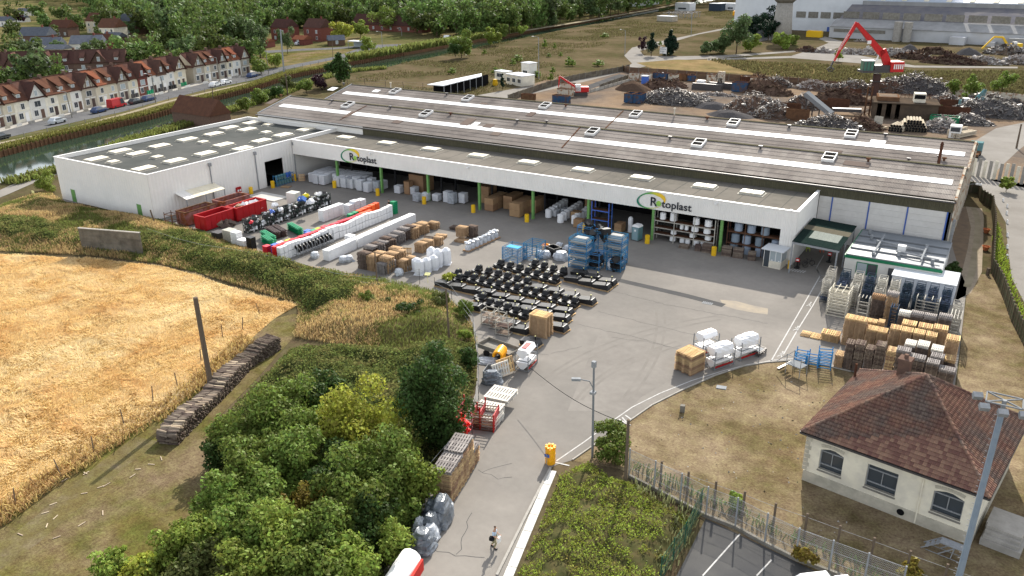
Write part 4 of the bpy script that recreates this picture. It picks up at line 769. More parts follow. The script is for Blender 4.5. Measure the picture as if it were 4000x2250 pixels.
for x, y, r, rz, m, l, c in mid: tr(x, y, r, rz, m, l, cone=bool(c), n=int(min(3600, 210*r*r+900)), leaf=.28 if r < 3.5 else .5, g=TB if (y < 170 and x < 1160) else 0, base=.5)
# small bushes on the meadow
bp_ = [(1505,160,2.0,.9),(1136,180,1.4,.8),(1475,30,1.2,1.5),(1520,90,2,.9),(1430,152,1.2,.9),(1440,160,1.2,.9),(1390,178,1.0,.8),(1300,148,2,1),(1245,180,1.2,.9),(1260,182,1.4,.8),(1330,184,1.2,.8),(1350,188,1.4,.8),(1385,196,.9,.9),(1370,112,1.1,1.4),(1395,117,.8,.9),(1410,138,.8,.7),(1290,158,1.2,.8),(1218,132,1,.8),(1220,205,.9,.6),(1660,110,.9,.8),(1430,160,1.2,.9),(1380,140,1,.6)]
b0 = None
for i, (x, y, r, rz) in enumerate(bp_):
    if i == 0: b0 = tree('meadow_bush', '', (0,0,0), 1, .7, 260, .3, 'leaf_mid', 5, 'small bushes on the meadow', .0); b0['category'] = 'bush'; o = b0
    else: o = copy_tree(b0)
    p = D(x, y, rz); o.location = (p.x, p.y, 0); o.scale = (r, r, rz/.7); o['label'] = 'small green bush on the rough meadow beyond the warehouse, %s of those scattered' % nth(i); o['category'] = 'bush'
# --- woods: individual trees near, one mass behind
protos = []
for k, (m, r, rz, c) in enumerate((('leaf_forest',4.2,4.2,0),('leaf_forest',5,4.8,0),('leaf_forest',3.6,5,0),('leaf_willow',4.2,4.6,0),('leaf_forest',4.6,3.6,0),('leaf_forest',3.2,6,1))):
    protos.append(tree('wood_tree', '', (0,0,-900), r, rz, 900, .62, m, 300+k, 'trees of the wood beyond the canal', .2, bool(c), lumps=12))
wood = Dl([(270,95),(330,72),(430,125),(560,128),(640,100),(700,78),(830,74),(900,72),(1000,68),(1060,92),(1150,98),(1290,84),(1400,60),(1500,45),(1600,33),(1750,14),(1900,2),(2000,-22),(0,-25),(0,-4),(150,4),(260,30)], TB)
x, y = scatter(wood, 40000); d_ = np.hypot(x, y); keepx = []; gx = {}
order = np.argsort(d_); sp = 8.6
for i in order:
    s_ = sp+ (d_[i]-300)*.012; key = (int(x[i]//12), int(y[i]//12)); bad = False
    for a in (-1, 0, 1):
        for b in (-1, 0, 1):
            for q in gx.get((key[0]+a, key[1]+b), ()):
                if (x[i]-q[0])**2+(y[i]-q[1])**2 < s_*s_: bad = True; break
            if bad: break
        if bad: break
    if not bad: gx.setdefault(key, []).append((x[i], y[i])); keepx.append(i)
NIND = 270; EDG = []
lblw = 'leafy green tree standing in the dense wood beyond the canal and terraces'
for k, i in enumerate(keepx[:NIND]):
    pr = protos[rnd.choice([0, 1, 2, 4, 0, 1, 3, 0])]
    o = copy_tree(pr); s_ = rnd.uniform(1.2, 1.75); o.location = (x[i], y[i], TB); o.scale = (s_, s_, s_*rnd.uniform(.9, 1.25)); o.rotation_euler = (0, 0, rnd.uniform(0, 6.28)); o['label'] = lblw if k >= 60 else 'EDGE'; EDG.append(o) if k < 60 else None
EDG.sort(key=lambda o: (o.location-Vector((0,0,HC))).dot(Rv)/(o.location-Vector((0,0,HC))).dot(Fv))
for k, o in enumerate(EDG): o['label'] = 'leafy tree on the near edge of the wood, %s from the left of that edge' % nth(k)
far = keepx[NIND:]; far = far[:1500]; cen = []; 
base_u = nr.normal(size=(len(far)*110, 3)); base_u /= np.linalg.norm(base_u, axis=1)[:, None]; base_u[:, 2] = np.abs(base_u[:, 2])*np.where(nr.rand(len(base_u)) < .75, 1, -.5)
ctr = np.repeat(np.stack([x[far], y[far], TB+8+nr.uniform(-1.5, 3, len(far))], 1), 110, 0); rr = np.repeat(nr.uniform(6.5, 10, len(far)), 110)[:, None]
cen = ctr+base_u*rr*np.array([1, 1, 1.05])*nr.uniform(.75, 1.05, (len(ctr), 1))
stuff('far_wood', leafquads('far_wood', cen, 2.0, M('leaf_farwood', (.07,.11,.035), isl=.4, trans=.3), .5, .7), 'distant dark green wood closing the top of the view', 'wood')
# trees between the houses at the upper left
gl = [(30,60,1),(18,112,1),(62,96,1),(108,40,1.1),(60,160,1.15),(20,175,1),(118,172,.9),(150,150,.5),(247,78,.85),(212,120,.9),(330,112,1.2),(375,118,1.1),(410,70,1.1),(300,118,.9),(452,112,1.1),(490,92,1),(545,95,1.1),(590,88,1),(632,112,1),(610,60,1.1),(520,60,1.2),(455,45,1.2),(560,30,1.2),(400,25,1.2),(330,60,.7),(150,18,1.1),(192,36,1),(228,18,1.1),(275,18,1.2),(350,12,1.2),(90,12,1.1),(30,22,1.1),(130,62,.8),(190,95,.6),(80,120,.9),(430,140,.9),(275,150,.6),(355,160,.7),(250,105,.7),(140,108,.5),(40,135,.9)]
for k, (px, py, s_) in enumerate(gl):
    pr = protos[[0, 1, 4, 2, 3][k % 5]]; o = pr if False else copy_tree(pr); s2 = s_*1.15; p = D(px, py+6, TB+6*s2); o.location = (p.x, p.y, TB); o.scale = (s2, s2, s2*.95); o.rotation_euler = (0, 0, k*1.1)
    o['group'] = 'garden trees between the upper left houses'; o['label'] = 'green garden tree between the houses, %s of those at the upper left' % nth(k)
for pr in protos:
    for ch in list(pr.children): bpy.data.objects.remove(ch)
    bpy.data.objects.remove(pr)
o = D(45, 42, TB+4); tree('purple_tree', 'dark red-leaved tree beside the small white house at the upper left', (o.x, o.y, TB), 3.2, 3.4, 1200, .5, 'leaf_purple', 9)
# ================================================================ GOODS IN THE YARD
def qq(ox, oy, s): return lambda x, y, z=0.0: at(ox+x/s, oy+y/s, z)
qa = qq(650,700,4.287); qb = qq(1150,700,3.623); qc = qq(1700,950,3.623); qd = qq(1700,1200,2.898); q4 = qq(3000,1000,2.574); q5 = qq(3200,1000,4.293); q6 = qq(3100,1200,2.08)
c6 = qq(1000,500,2.574); c7 = qq(2000,500,2.574); c8 = qq(3000,500,2.574); r5 = qq(1000,1600,2.229); r7 = qq(2000,1600,2.229); r8 = qq(3000,1600,2.229)
G0 = .02                                          # yard surface
# ---------------- pallets: gathered first, then built nearest first
PAL = []
def pallets(x, y, n, wd, dp, mk, desc, rz=0.0, z=G0, jit=.02, tops=None, seed=None):
    r_ = random.Random(seed if seed is not None else int(x*31+y*17))
    for k in range(n):
        PAL.append(dict(p=Vector((x+r_.uniform(-jit, jit), y+r_.uniform(-jit, jit), z+k*.144)), rz=rz+r_.uniform(-jit, jit)*.8, w=wd*r_.uniform(.965, 1.02), d=dp*r_.uniform(.965, 1.02), mk=(tops if (tops and k >= n-2) else mk), top=k == n-1, desc=desc, i=n-1-k, n=n))
def pal_geo(mb, nb, full=True, gap=.55):
    bw = 1.0/(nb*(1+gap)-gap)
    for k in range(nb): mb.box(-.5+k*bw*(1+gap), -.5, .122, -.5+k*bw*(1+gap)+bw, .5, .143)
def pal_base(mb, full=True):
    for yy in (-.5, -.06, .38):
        for xx in (-.5, -.045, .41): mb.box(xx*.93, yy*.93, .022, xx*.93+.08, yy*.93+.1, .10)
    for yy in (-.5, -.06, .38): mb.box(-.5, yy, .1001, .5, yy+.12, .1215); mb.box(-.5, yy, .0, .5, yy+.12, .0215)
def finish_pallets():
    PAL.sort(key=lambda e: (e['p']-Vector((0, 0, HC))).length-(6 if e['top'] else 0))
    cache = {}; MV = {}
    for q, e in enumerate(PAL):
        nb = 9 if e['w'] > 1.7 else 7
        if q < 300:
            if e['top']: lab = 'topmost pallet %s' % e['desc'] if e['n'] > 1 else 'single pallet %s' % e['desc']
            else: lab = '%s pallet from the top %s' % (nth(e['i']), e['desc'])
            lab = lab.replace('first pallet', 'topmost pallet'); lab = ' '.join(lab.split()[:16])
            key = (e['mk'], nb, e['top'])
            if e['top']:
                t = thing('pallet', lab, 'pallet', e['p'], e['rz'], 'wooden pallets stacked about the yard'); t.scale = (e['w'], e['d'], 1)
                if key not in cache:
                    bw = 1.0/(nb*1.55-.55); b = MB(); b.box(0,-.5,0,bw,.5,.021); m2 = MB(); pal_base(m2); cache[key] = (b.mesh('deck_board', MT[e['mk']]), m2.mesh('base', MT[e['mk']]), bw)
                bm_, b2, bw = cache[key]; ob('base', b2, t)
                for k in range(nb): ob('deck_board', bm_, t, (-.5+k*bw*1.55, 0, .1225))
            else:
                if key not in cache: m2 = MB(); pal_geo(m2, nb); pal_base(m2); cache[key] = m2.mesh('pallet', MT[e['mk']])
                o = ob('pallet', cache[key], None, e['p'], e['rz']); o.scale = (e['w'], e['d'], 1); tag(o, lab, 'pallet', 'wooden pallets stacked about the yard')
        else:
            m2 = MB(); pal_geo(m2, nb) if e['top'] or e['i'] < 2 else None; pal_base(m2); v = np.array(m2.v)*np.array([e['w'], e['d'], 1]); c_, s_ = math.cos(e['rz']), math.sin(e['rz'])
            v = np.stack([v[:, 0]*c_-v[:, 1]*s_+e['p'].x, v[:, 0]*s_+v[:, 1]*c_+e['p'].y, v[:, 2]+e['p'].z], 1); MV.setdefault(e['mk'], []).append((v, np.array(m2.f)))
    # the rest of the pallets: one object, a material slot for each wood
    V = []; F = []; S = []; o_ = 0; names = list(MV)
    for si, k in enumerate(names):
        for v, f in MV[k]: V.append(v); F.append(f+o_); S.append(np.full(len(f), si)); o_ += len(v)
    if V:
        me = npmesh('stacked_pallets', np.concatenate(V), np.concatenate(F), MT[names[0]])
        for k in names[1:]: me.materials.append(MT[k])
        me.polygons.foreach_set('material_index', np.concatenate(S).astype(np.int32)); stuff('stacked_pallets', me, 'remaining mass of stacked wooden pallets seen small about the yard', 'pallets')
def topz(f, x, y, Y): y0 = f(x, y, 0).y; return HC*(1-Y/y0)
# tall wall of pallets by the road
a0 = R(14.3); u = Vector((-math.sin(a0), math.cos(a0), 0)); P0 = Vector((-30.25, 39.1, 0))
for k in range(5):
    p = P0+u*(.62+k*1.22); pallets(p.x, p.y, (20, 20, 21, 21, 12)[k], 1.5, 1.2, 'pallet_tan', 'of the pallet wall by the road, %s stack from the near end' % nth(k), a0, jit=.03, tops='pallet_grey')
# tower at the end of the tanks
pallets(-38.3, 67.75, 17, 2.15, 1.45, 'pallet_tan', 'of the lone tower beside the black tanks', 0, jit=.02, tops='pallet_new')
# tower beside the wrapped white tanks on the right
A_, B_ = cr(2000,1000,1640,1140), cr(2000,1000,1790,1212); C_ = cr(2000,1000,1925,1145); ang = math.atan2((C_-B_).y, (C_-B_).x)
cc = (A_+C_)/2; pallets(cc.x, cc.y, 14, (C_-B_).length+.1, (A_-B_).length+.1, 'pallet_tan', 'of the square tower beside the wrapped white tanks', ang, jit=.03, tops='pallet_new')
# pallet field at the right
YA, YC = 75.9, 81.3
def row(f, items, Y, dp, mk, desc, tops=None, jit=.03):
    for i, (x, y, x2, y2, *r_) in enumerate(items):
        z = topz(f, x, y, Y); p1 = f(x, y, z); p2 = f(x2, y2, z); n = max(1, round((z-G0)/.144)); wd = abs(p2.x-p1.x)-.03; mk_ = r_[0] if r_ else mk
        nn = 2 if wd > 1.9 else 1
        for q in range(nn): pallets(p1.x+wd*(q+.5)/nn, Y+dp/2, n, wd/nn-.02, dp, mk_, desc % nth(i) if nn == 1 else (desc % nth(i))+(' left half' if q == 0 else ' right half'), 0, jit=jit, tops=(r_[1] if len(r_) > 1 else tops))
row(q6, [(333,388,412,395,'pallet_tan'),(425,292,500,300),(502,300,585,310),(587,338,660,346),(668,312,752,322),(757,346,835,352,'pallet_tan')], YA, 1.2, 'pallet_old', 'in the dark row behind the tiled house, %s stack', jit=.04)
row(q6, [(838,345,960,362),(945,398,1080,410),(1080,438,1192,450),(1180,500,1322,515)], YA, 1.0, 'pallet_old', 'in the grey-topped row behind the house roof, %s stack', 'pallet_grey')
row(q6, [(1115,388,1228,402)], YA+1.2, 1.0, 'pallet_old', 'of the grey-topped pile near the lawn side, %s stack', 'pallet_grey')
row(q6, [(905,288,1000,298,'pallet_old','pallet_white'),(1003,300,1105,312,'pallet_old','pallet_white'),(1118,340,1225,352,'pallet_old','pallet_white'),(1228,420,1325,430,'pallet_old','pallet_new')], YA+2.4, 1.3, 'pallet_old', 'of the white-topped row beside the house roof, %s stack') if M('pallet_white', (.66,.64,.58), (.56,.52,.46), 3, rv=.05) else None
row(q6, [(50,238,213,268,'pallet_new'),(222,208,380,224,'pallet_new')], YC, 1.3, 'pallet_new', 'of the low pale pile at the left end, %s pile')
row(q6, [(415,80,600,105,'pallet_tan'),(590,172,770,195,'pallet_tan'),(780,172,872,185,'pallet_tan'),(874,186,970,202,'pallet_tan'),(975,205,1072,220,'pallet_tan'),(1074,222,1168,236,'pallet_tan')], YC, 1.2, 'pallet_tan', 'in the long new pallet row, %s stack', 'pallet_new')
row(q6, [(880,125,1000,142),(1008,148,1130,165),(1133,168,1258,186)], YC+1.5, 1.2, 'pallet_tan', 'of the pale pallets behind the new row, %s stack', 'pallet_new')
row(q6, [(600,110,680,120,'pallet_tan','pallet_new'),(682,118,740,126,'pallet_tan','pallet_new')], YC+1.6, 1.0, 'pallet_tan', 'of the small light piles behind the tall new stack, %s pile')
row(q6, [(855,40,960,52,'pallet_old','pallet_white'),(952,48,1060,60),(1062,70,1165,84),(1178,78,1292,92)], YC+4.0, 1.2, 'pallet_old', 'in the grey row before the rolling frames, %s stack', 'pallet_grey')
row(q6, [(1240,255,1355,268,'pallet_tan','pallet_new')], YC-1.2, 1.3, 'pallet_tan', 'of the end pile beside the side lawn, %s pile')
row(q5, [(890,672,1120,700,'pallet_old','cardboard'),(1140,632,1345,650,'pallet_tan','pallet_grey')], 88.6, 1.1, 'pallet_old', 'of the brown piles in front of the rolling frames, %s pile', jit=.06)
# mixed old stacks at the left of the yard
ol = [(875,1040,1020,1060,'pallet_old',72.9),(1000,1075,1130,1095,'pallet_tan',73.0),(1185,1105,1350,1125,'pallet_tan',73.4),(1150,1195,1275,1210,'pallet_grey',72.6),(1130,1040,1270,1055,'pallet_tan',75.2),(1270,1045,1420,1070,'pallet_tan',75.2),(1320,975,1470,995,'pallet_tan',77.0),
 (965,955,1110,980,'pallet_old',76.8),(1120,920,1200,935,'pallet_grey',78.0),(1130,885,1300,905,'pallet_old',79.4),(1195,835,1330,850,'pallet_old',80.6),(1285,800,1430,815,'pallet_grey',81.8),(1355,745,1500,765,'pallet_grey',83.0),(1440,700,1580,720,'pallet_old',84.4),(1565,690,1710,705,'pallet_tan',85.6),(1610,660,1750,680,'pallet_tan',86.9),(1725,655,1860,668,'pallet_tan',88.2),(1730,620,1870,632,'pallet_tan',89.6),(1880,610,2015,620,'pallet_tan',90.6),(1690,900,1825,920,'pallet_tan',81.6),(1940,830,2050,845,'pallet_tan',85.0),(1460,1150,1530,1160,'pallet_tan',74.6)]
for i, (x, y, x2, y2, mk, Y) in enumerate(ol):
    z = max(.2, topz(qb, x, y, Y)); p1, p2 = qb(x, y, z), qb(x2, y2, z); wd = max(1.0, min(1.7, p2.x-p1.x)); n = max(1, min(17, round(z/.144)))
    pallets(p1.x+wd/2, Y+.6, n, wd, 1.15, mk, 'in the weathered stacks left of the yard, %s stack from the bank' % nth(i), 0, jit=.06, tops=('pallet_grey' if mk != 'pallet_tan' and i % 2 else mk))
    if z > 1.2 and i % 2: pallets(p1.x+wd/2+.1, Y+1.85, n, wd, 1.15, mk, 'in the weathered stacks left of the yard, behind the %s stack' % nth(i), 0, jit=.06)
for x, y, x2, y2, n, w_, nm in ((1910,250+0,2040,300,3,2.2,'beside the stack in mid yard'),(2010,300,2120,330,9,1.5,'of the left mid-yard stack'),(2060,260,2170,280,11,1.4,'of the right mid-yard stack')): pass
for px, py, n, wd, nm, mk in ((2010,1150,2,1.7,'of the low pile under the left mid-yard stack','pallet_tan'),(1975,1030,3,2.3,'of the low pile behind the mid-yard stacks','pallet_old')):
    p = c6(px, py); pallets(p.x+.5, p.y+.7, n, wd, 1.2, mk, nm, .05, jit=.05)
p = c6(2055,1120); pallets(p.x, p.y+.5, 10, 1.45, 1.2, 'pallet_tan', 'of the left mid-yard stack', .03, jit=.05, z=G0+.29); p = c6(2115,1105); pallets(p.x+.4, p.y+.9, 11, 1.3, 1.2, 'pallet_old', 'of the right mid-yard stack', .03, jit=.05)
for x, y, nm in ((290,600,'lying flat before the annex door'),(1845,1110,'lying flat at the end of the weathered stacks')): p = c6(x, y); pallets(p.x, p.y+.3, 1 if x < 400 else 3, 1.6, 1.2, 'pallet_tan', nm, .3)
def leaning(p, lab, mk, rz, tilt_=1.1, w_=1.2, d_=1.6):
    t = thing('pallet', lab, 'pallet', p, rz, 'wooden pallets stacked about the yard'); nb = 7; bw = 1.0/(nb*1.55-.55); t.scale = (w_, d_, 1); t.rotation_euler = (tilt_, 0, rz)
    for k in range(nb): MB().box(-.5+k*bw*1.55,-.5,.12,-.5+k*bw*1.55+bw,.5,.145).build('deck_board', MT[mk], t)
    for yy in (-.5,-.06,.38): MB().box(-.5,yy,0,.5,yy+.12,.119).build('runner', MT[mk], t)
leaning(qb(1600,1050,.75), 'bright pallet leaning on edge beside the weathered stacks', 'pallet_new', .5, 1.2, 1.1, 1.5); leaning(qb(1900,880,.8), 'dark pallet leaning on edge near the end of the weathered stacks', 'pallet_old', .2, 1.3, 1.4, 1.5)
leaning(r5(1480,830,.4), 'single pale pallet lying tilted at the verge by the wrapped bundles', 'pallet_white', .9, .25, 1.2, 1.0)
leaning(qd(790,660,.9), 'slatted pallet leaning behind the yellow plastic coils', 'pallet_new', 1.2, 1.25, 1.9, 1.5); leaning(qd(735,700,.9), 'second slatted pallet leaning beside the yellow plastic coils', 'pallet_white', 1.2, 1.3, 1.9, 1.3)
# slatted crates lying by the road
ra = a0
for k, (x, y, z, wd, dp, n) in enumerate(((590,1190,1.0,2.2,1.9,6),(620,1090,1.35,2.2,1.3,8),(740,960,1.3,2.3,2.3,3))):
    p = qd(x, y, z); pallets(p.x, p.y, n, wd, dp, 'pallet_white', 'in the pale crates above the red frames, %s pile' % nth(k), ra-.1, jit=.05, z=(G0 if k < 2 else .8), tops='pallet_white')
# ---------------- black tanks on pallets
def black_flat():
    t = thing('flat_tank', '', 'plastic tank', (0,0,0), 0, 'flat black plastic tanks on pallets')
    mb = MB(); mb.hexa([(-1.0,-.62,0),(1.0,-.62,0),(1.0,.62,0),(-1.0,.62,0)], [(-1.12,-.55,.42),(.7,-.55,.62),(.75,.55,.62),(-1.1,.55,.42)]); mb.hexa([(.7,-.5,.3),(.98,-.5,.3),(.98,.5,.3),(.7,.5,.3)], [(.7,-.5,.62),(.78,-.45,.60),(.78,.45,.60),(.7,.5,.62)]); mb.build('body', MT['black_plastic'], t)
    MB().cyl((.42,.1,.58),(.42,.1,.95),.07,.07,8).build('filler_neck', MT['black_plastic'], t); MB().cyl((.42,.1,.95),(.42,.1,1.0),.08,.08,8).build('cap', M('cap_yellow', (.75,.72,.35)), t)
    for x, y in ((-.6,-.3),(-.2,.25),(.1,-.3)): MB().cyl((x,y,.46+x*.1),(x,y,.56+x*.1),.05,.05,6).build('boss', MT['black_plastic'], t)
    return t
def black_tall(v=0):
    t = thing('seat_shaped_tank', '', 'plastic tank', (0,0,0), 0, 'seat-shaped black plastic tanks on pallets'); t.scale = (1.05,1,.8)
    mb = MB(); mb.hexa([(-.45,-.6,0),(.45,-.6,0),(.45,.6,0),(-.45,.6,0)], [(-.5,-.62,.5),(.4,-.62,.5),(.4,.55,.55),(-.5,.55,.55)])
    mb.hexa([(-.42,-.1,.5),(.38,-.1,.5),(.38,.6,.5),(-.42,.6,.5)], [(-.3,.2,1.15),(.3,.2,1.15),(.34,.62,1.2),(-.34,.62,1.2)])
    mb.cbox(.1,.0,.72,.85,.5,.07,0,0,.15); mb.build('body', MT['black_plastic'], t)
    m2 = MB(); m2.hexa([(-.52,-.6,.52),(-.1,-.7,.5),(-.1,.05,.5),(-.52,.0,.52)], [(-.55,-.55,.68),(-.12,-.66,.62),(-.12,.02,.66),(-.5,0,.72)]); m2.build('ledge', M('black_sheen', (.035,.037,.04), rough=.5, spec=.3), t)
    m3 = MB(); m3.hexa([(-.25,.2,1.12),(.25,.2,1.12),(.25,.6,1.16),(-.25,.6,1.16)], [(-.2,.1,1.26),(.2,.1,1.26),(.22,.5,1.34),(-.22,.5,1.34)]); m3.build('lid', MT['black_sheen'], t)
    MB().cyl((0,.3,1.3),(0,.3,1.36),.06,.06,8).build('cap', MT['cap_yellow'], t)
    if v: m4 = MB(); m4.hexa([(-.6,-.75,.35),(.55,-.75,.35),(.4,-.5,.0),(-.4,-.5,.0)], [(-.6,-.7,.44),(.55,-.7,.44),(.45,-.4,.44),(-.45,-.4,.44)]); m4.build('lip', MT['black_plastic'], t)
    return t
ft, tt, tu = black_flat(), black_tall(), black_tall(1); used = {}
def place_tank(pr, p, lab, rz=0.0, pw=2.2, pd=1.35):
    if pr.name not in used: o = pr; used[pr.name] = 1
    else: o = copy_tree(pr)
    o.location = (p.x, p.y, G0+.146); o.rotation_euler = (0, 0, rz); o['label'] = lab
    pallets(p.x, p.y, 1, pw, pd, 'pallet_new', 'under the '+' '.join(lab.split()[:11]), rz, jit=.0)
fl = [('flat tank in the row nearest the bank', [(130,575),(330,625),(530,670),(750,705),(950,765),(1150,815),(1370,865),(1590,915),(1830,965)]), ('flat tank in the second flat row', [(870,850),(1080,905),(1320,945),(1540,1000),(1790,1060)]),
      ('flat tank in the upper right flat row', [(1480,640),(1710,690),(1930,750),(2150,815)]), ('flat tank in the group before the blue racks', [(1960,510),(2160,560),(2370,610),(2050,430),(2250,490),(2450,550)]), ('flat tank near the pallet tower', [(1090,1150),(1220,1225),(1750,1190),(560,900),(1360,1405)])]
for nm, L_ in fl:
    for k, (x, y) in enumerate(L_): place_tank(ft, qc(x, y, .35), 'black '+nm+', %s from its left' % nth(k), rnd.uniform(-.03,.03))
tl = [('seat-shaped tank in the top left row', [(600,390),(740,425),(875,460),(1010,495),(1150,530),(1290,565)], 0), ('seat-shaped tank in the longest row', [(310,450),(440,475),(540,520),(660,545),(770,575),(890,600),(1020,630),(1150,655),(1280,690),(1410,720),(1545,750),(1690,790),(1830,825),(1960,850)], 1),
      ('seat-shaped tank in the row by the blue frames', [(910,310),(1050,345),(1180,375),(1300,420),(1430,455),(1560,490),(1690,520)], 1), ('seat-shaped tank in the rearmost row', [(1400,310),(1530,345),(1660,385),(1800,420)], 0), ('seat-shaped tank near the mesh cages', [(660,800),(760,870),(880,900),(1010,940),(1140,980),(1270,1020)], 0), ('seat-shaped tank in the left front row',[(200,500),(330,520),(640,760)],1)]
for nm, L_, v in tl:
    for k, (x, y) in enumerate(L_): place_tank(tu if v else tt, qc(x, y, .5), 'black '+nm+', %s from its left' % nth(k), rnd.uniform(-.05,.05), 1.25, 1.35)
finish_pallets()
# ---------------- long rows of white and coloured bins
def binstack(x, y, wx, wy, h, m, lab, cat, grp, layers=8, taper=.03, name='bin_stack', z=G0):
    mb = MB(); dz = h/layers
    for k in range(layers):
        s = rnd.uniform(0,.012); mb.hexa([(-wx/2+s,-wy/2+s,k*dz),(wx/2-s,-wy/2+s,k*dz),(wx/2-s,wy/2-s,k*dz),(-wx/2+s,wy/2-s,k*dz)], [(-wx/2-taper+s,-wy/2-taper+s,(k+.92)*dz),(wx/2+taper-s,-wy/2-taper+s,(k+.92)*dz),(wx/2+taper-s,wy/2+taper-s,(k+.92)*dz),(-wx/2-taper+s,wy/2+taper-s,(k+.92)*dz)])
    o = mb.build(name, MT[m], None, (x, y, z), rnd.uniform(-.02,.02)); return tag(o, lab, cat, grp)
for k in range(33):
    y = 70.1+k*.7; binstack(-79.05+rnd.uniform(-.03,.03), y, .62, .62, 1.9+.12*math.sin(k*.6)+rnd.uniform(-.04,.04), 'white_plastic', 'white bin stack, %s from the near end of the longest white row' % nth(k), 'bin stack', 'white bin stacks in the longest row', 2, .02)
for k in range(25):
    y = 70.0+k*.78; m = 'red_plastic' if k < 22 else 'orange_plastic'; binstack(-79.85, y, .6, .68, 1.92+rnd.uniform(-.05,.05), m, '%s bin stack, %s from the near end beside the longest white row' % ('red' if k < 22 else 'orange', nth(k)), 'bin stack', 'red bin stacks behind the white row', 6, .02)
for k in range(7): binstack(-80.9, 85.8+k*.95, .75, .8, 2.0+.04*k, 'orange_plastic' if k > 1 else 'green_plastic', '%s bin stack, %s in the row behind the red ones' % ('orange' if k > 1 else 'green', nth(k)), 'bin stack', 'orange and green bin stacks at the far end', 6, .02)
binstack(-79.6, 94.2, .8, .8, 2.0, 'green_plastic', 'green-topped bin stack at the far end of the longest white row', 'bin stack', None, 6, .02)
for k, (x, y, h, m) in enumerate(((-80.9,71.0,1.7,'blue_plastic'),(-80.9,72.0,1.7,'white_plastic'),(-81.9,70.4,1.5,'red_plastic'),(-80.8,73.4,1.6,'yellow_plastic'),(-81.0,77.3,1.55,'blue_plastic'),(-81.0,78.3,1.6,'green_plastic'),(-81.9,78.0,1.5,'blue_plastic'),(-81.2,79.3,1.5,'lime'),(-80.9,80.4,1.6,'red_plastic'),(-82.0,71.2,1.2,'green_plastic'))):
    binstack(x, y, .8, .85, h, m, '%s tub stack behind the near half of the red row, %s of the mixed ones' % (m.split('_')[0], nth(k)), 'bin stack', 'mixed coloured tub stacks', 5, .03)
for k in range(17):
    y = 73.6+k*1.12+(.35 if k > 4 else 0); x = -73.85-(.035*(y-73)); binstack(x, y, 1.05, 1.08, (1.42 if k < 5 else 1.3)+rnd.uniform(-.03,.03), 'white_plastic', 'shrink-wrapped white tray stack, %s from the near end of the second white row' % nth(k), 'tray stack', 'wrapped white tray stacks in the second row', 9, .015)
for k in range(4): binstack(-86.6, 86.0+k*1.15, 1.05, 1.1, 1.75, 'white_plastic', 'wrapped white tray stack, %s in the short row near the scrap crates' % nth(k), 'tray stack', 'wrapped white tray stacks in the short row', 10, .015)
for k in range(3): binstack(-85.3+.1*k, 90.3+k*1.25, 1.1, 1.15, (1.7,2.0,1.9)[k], 'bag_white', 'bulging white wrapped stack, %s at the end of the short row' % nth(k), 'tray stack', 'bulging white wrapped stacks', 5, .04)
binstack(-75.3, 79.4, 1.1, .9, 1.5, 'white_plastic', 'loose white trays lying across the gap of the second white row', 'tray stack', None, 4, .05)
for x, y, w_, h, m, lb_ in ((-93.1,71.7,1.5,1.2,'dark_metal','dark grey bins nested near the red skips'),(-91.2,72.2,1.6,1.7,'pale_steel','tall stack of grey trays beside the scrap crates'),(-89.2,71.6,1.2,1.9,'white_plastic','stack of rounded white tubs near the bank'),(-87.6,71.4,1.4,1.1,'white_plastic','low stack of white trays near the bank'),(-85.6,71.0,1.0,1.9,'black_plastic','dark stacked round tubs next to the green troughs')):
    binstack(x, y, w_, w_*.8, h, m, lb_, 'tub stack', None, 9, .04)
# green and brown troughs
for k, (x, y, m, L_) in enumerate(((2150,800,'green_plastic',3.6),(1890,830,'brown_plastic',3.4),(1780,860,'brown_plastic',3.4),(1700,930,'green_plastic',3.4),(1690,1000,'green_plastic',2.6))):
    p = qa(x, y, .8); t = thing('trough', '%s ribbed plastic trough, %s from the scrap crates' % (m.split('_')[0], nth(k)), 'trough', (p.x, p.y, G0), -.35, 'ribbed plastic troughs by the red row')
    mb = MB(); 
    for i in range(4): mb.hexa([(-L_/2,-.3+i*.02,i*.24),(L_/2,-.3+i*.02,i*.24),(L_/2,.3-i*.02,i*.24),(-L_/2,.3-i*.02,i*.24)], [(-L_/2-.05,-.5,i*.24+.2),(L_/2+.05,-.5,i*.24+.2),(L_/2+.05,.5,i*.24+.2),(-L_/2-.05,.5,i*.24+.2)])
    mb.build('shells', MT[m], t)
    for i in range(3): MB().box(-L_/2,-.35+i*.28,.98,L_/2,-.22+i*.28,1.04).build('rib', MT[m], t)
# mesh crates full of plastic scrap, two high
def blob(mb, r, n, box, m=0, rn=rnd):
    for k in range(n):
        c = [rn.uniform(-box[i], box[i]) for i in range(3)]; s = r*rn.uniform(.5, 1.4); mb.cbox(c[0], c[1], c[2]+box[2], s, s*rn.uniform(.4,1.2), s*rn.uniform(.3,.9), rn.uniform(0,3.1), (m if isinstance(m, int) else rn.choice(m)), rn.uniform(-.8,.8), rn.uniform(-.8,.8))
crm = []
for v in range(4):
    rn = random.Random(v+50); mb = MB(); blob(mb, .42, 60, (.42,.48,.45), [0,0,1,2] if v % 2 else [0,1,1,2,2], rn); crm.append(mb.mesh('load', [MT['black_plastic'], MT['white_plastic'], MT['dark_metal']]))
f = MB()
for x in (-.55,.55):
    for y in (-.6,.6): f.beam((x,y,0),(x,y,1.02),.06)
for z in (.06,1.0):
    for a, b in (((-.55,-.6),(.55,-.6)),((.55,-.6),(.55,.6)),((.55,.6),(-.55,.6)),((-.55,.6),(-.55,-.6))): f.beam((*a,z),(*b,z),.05)
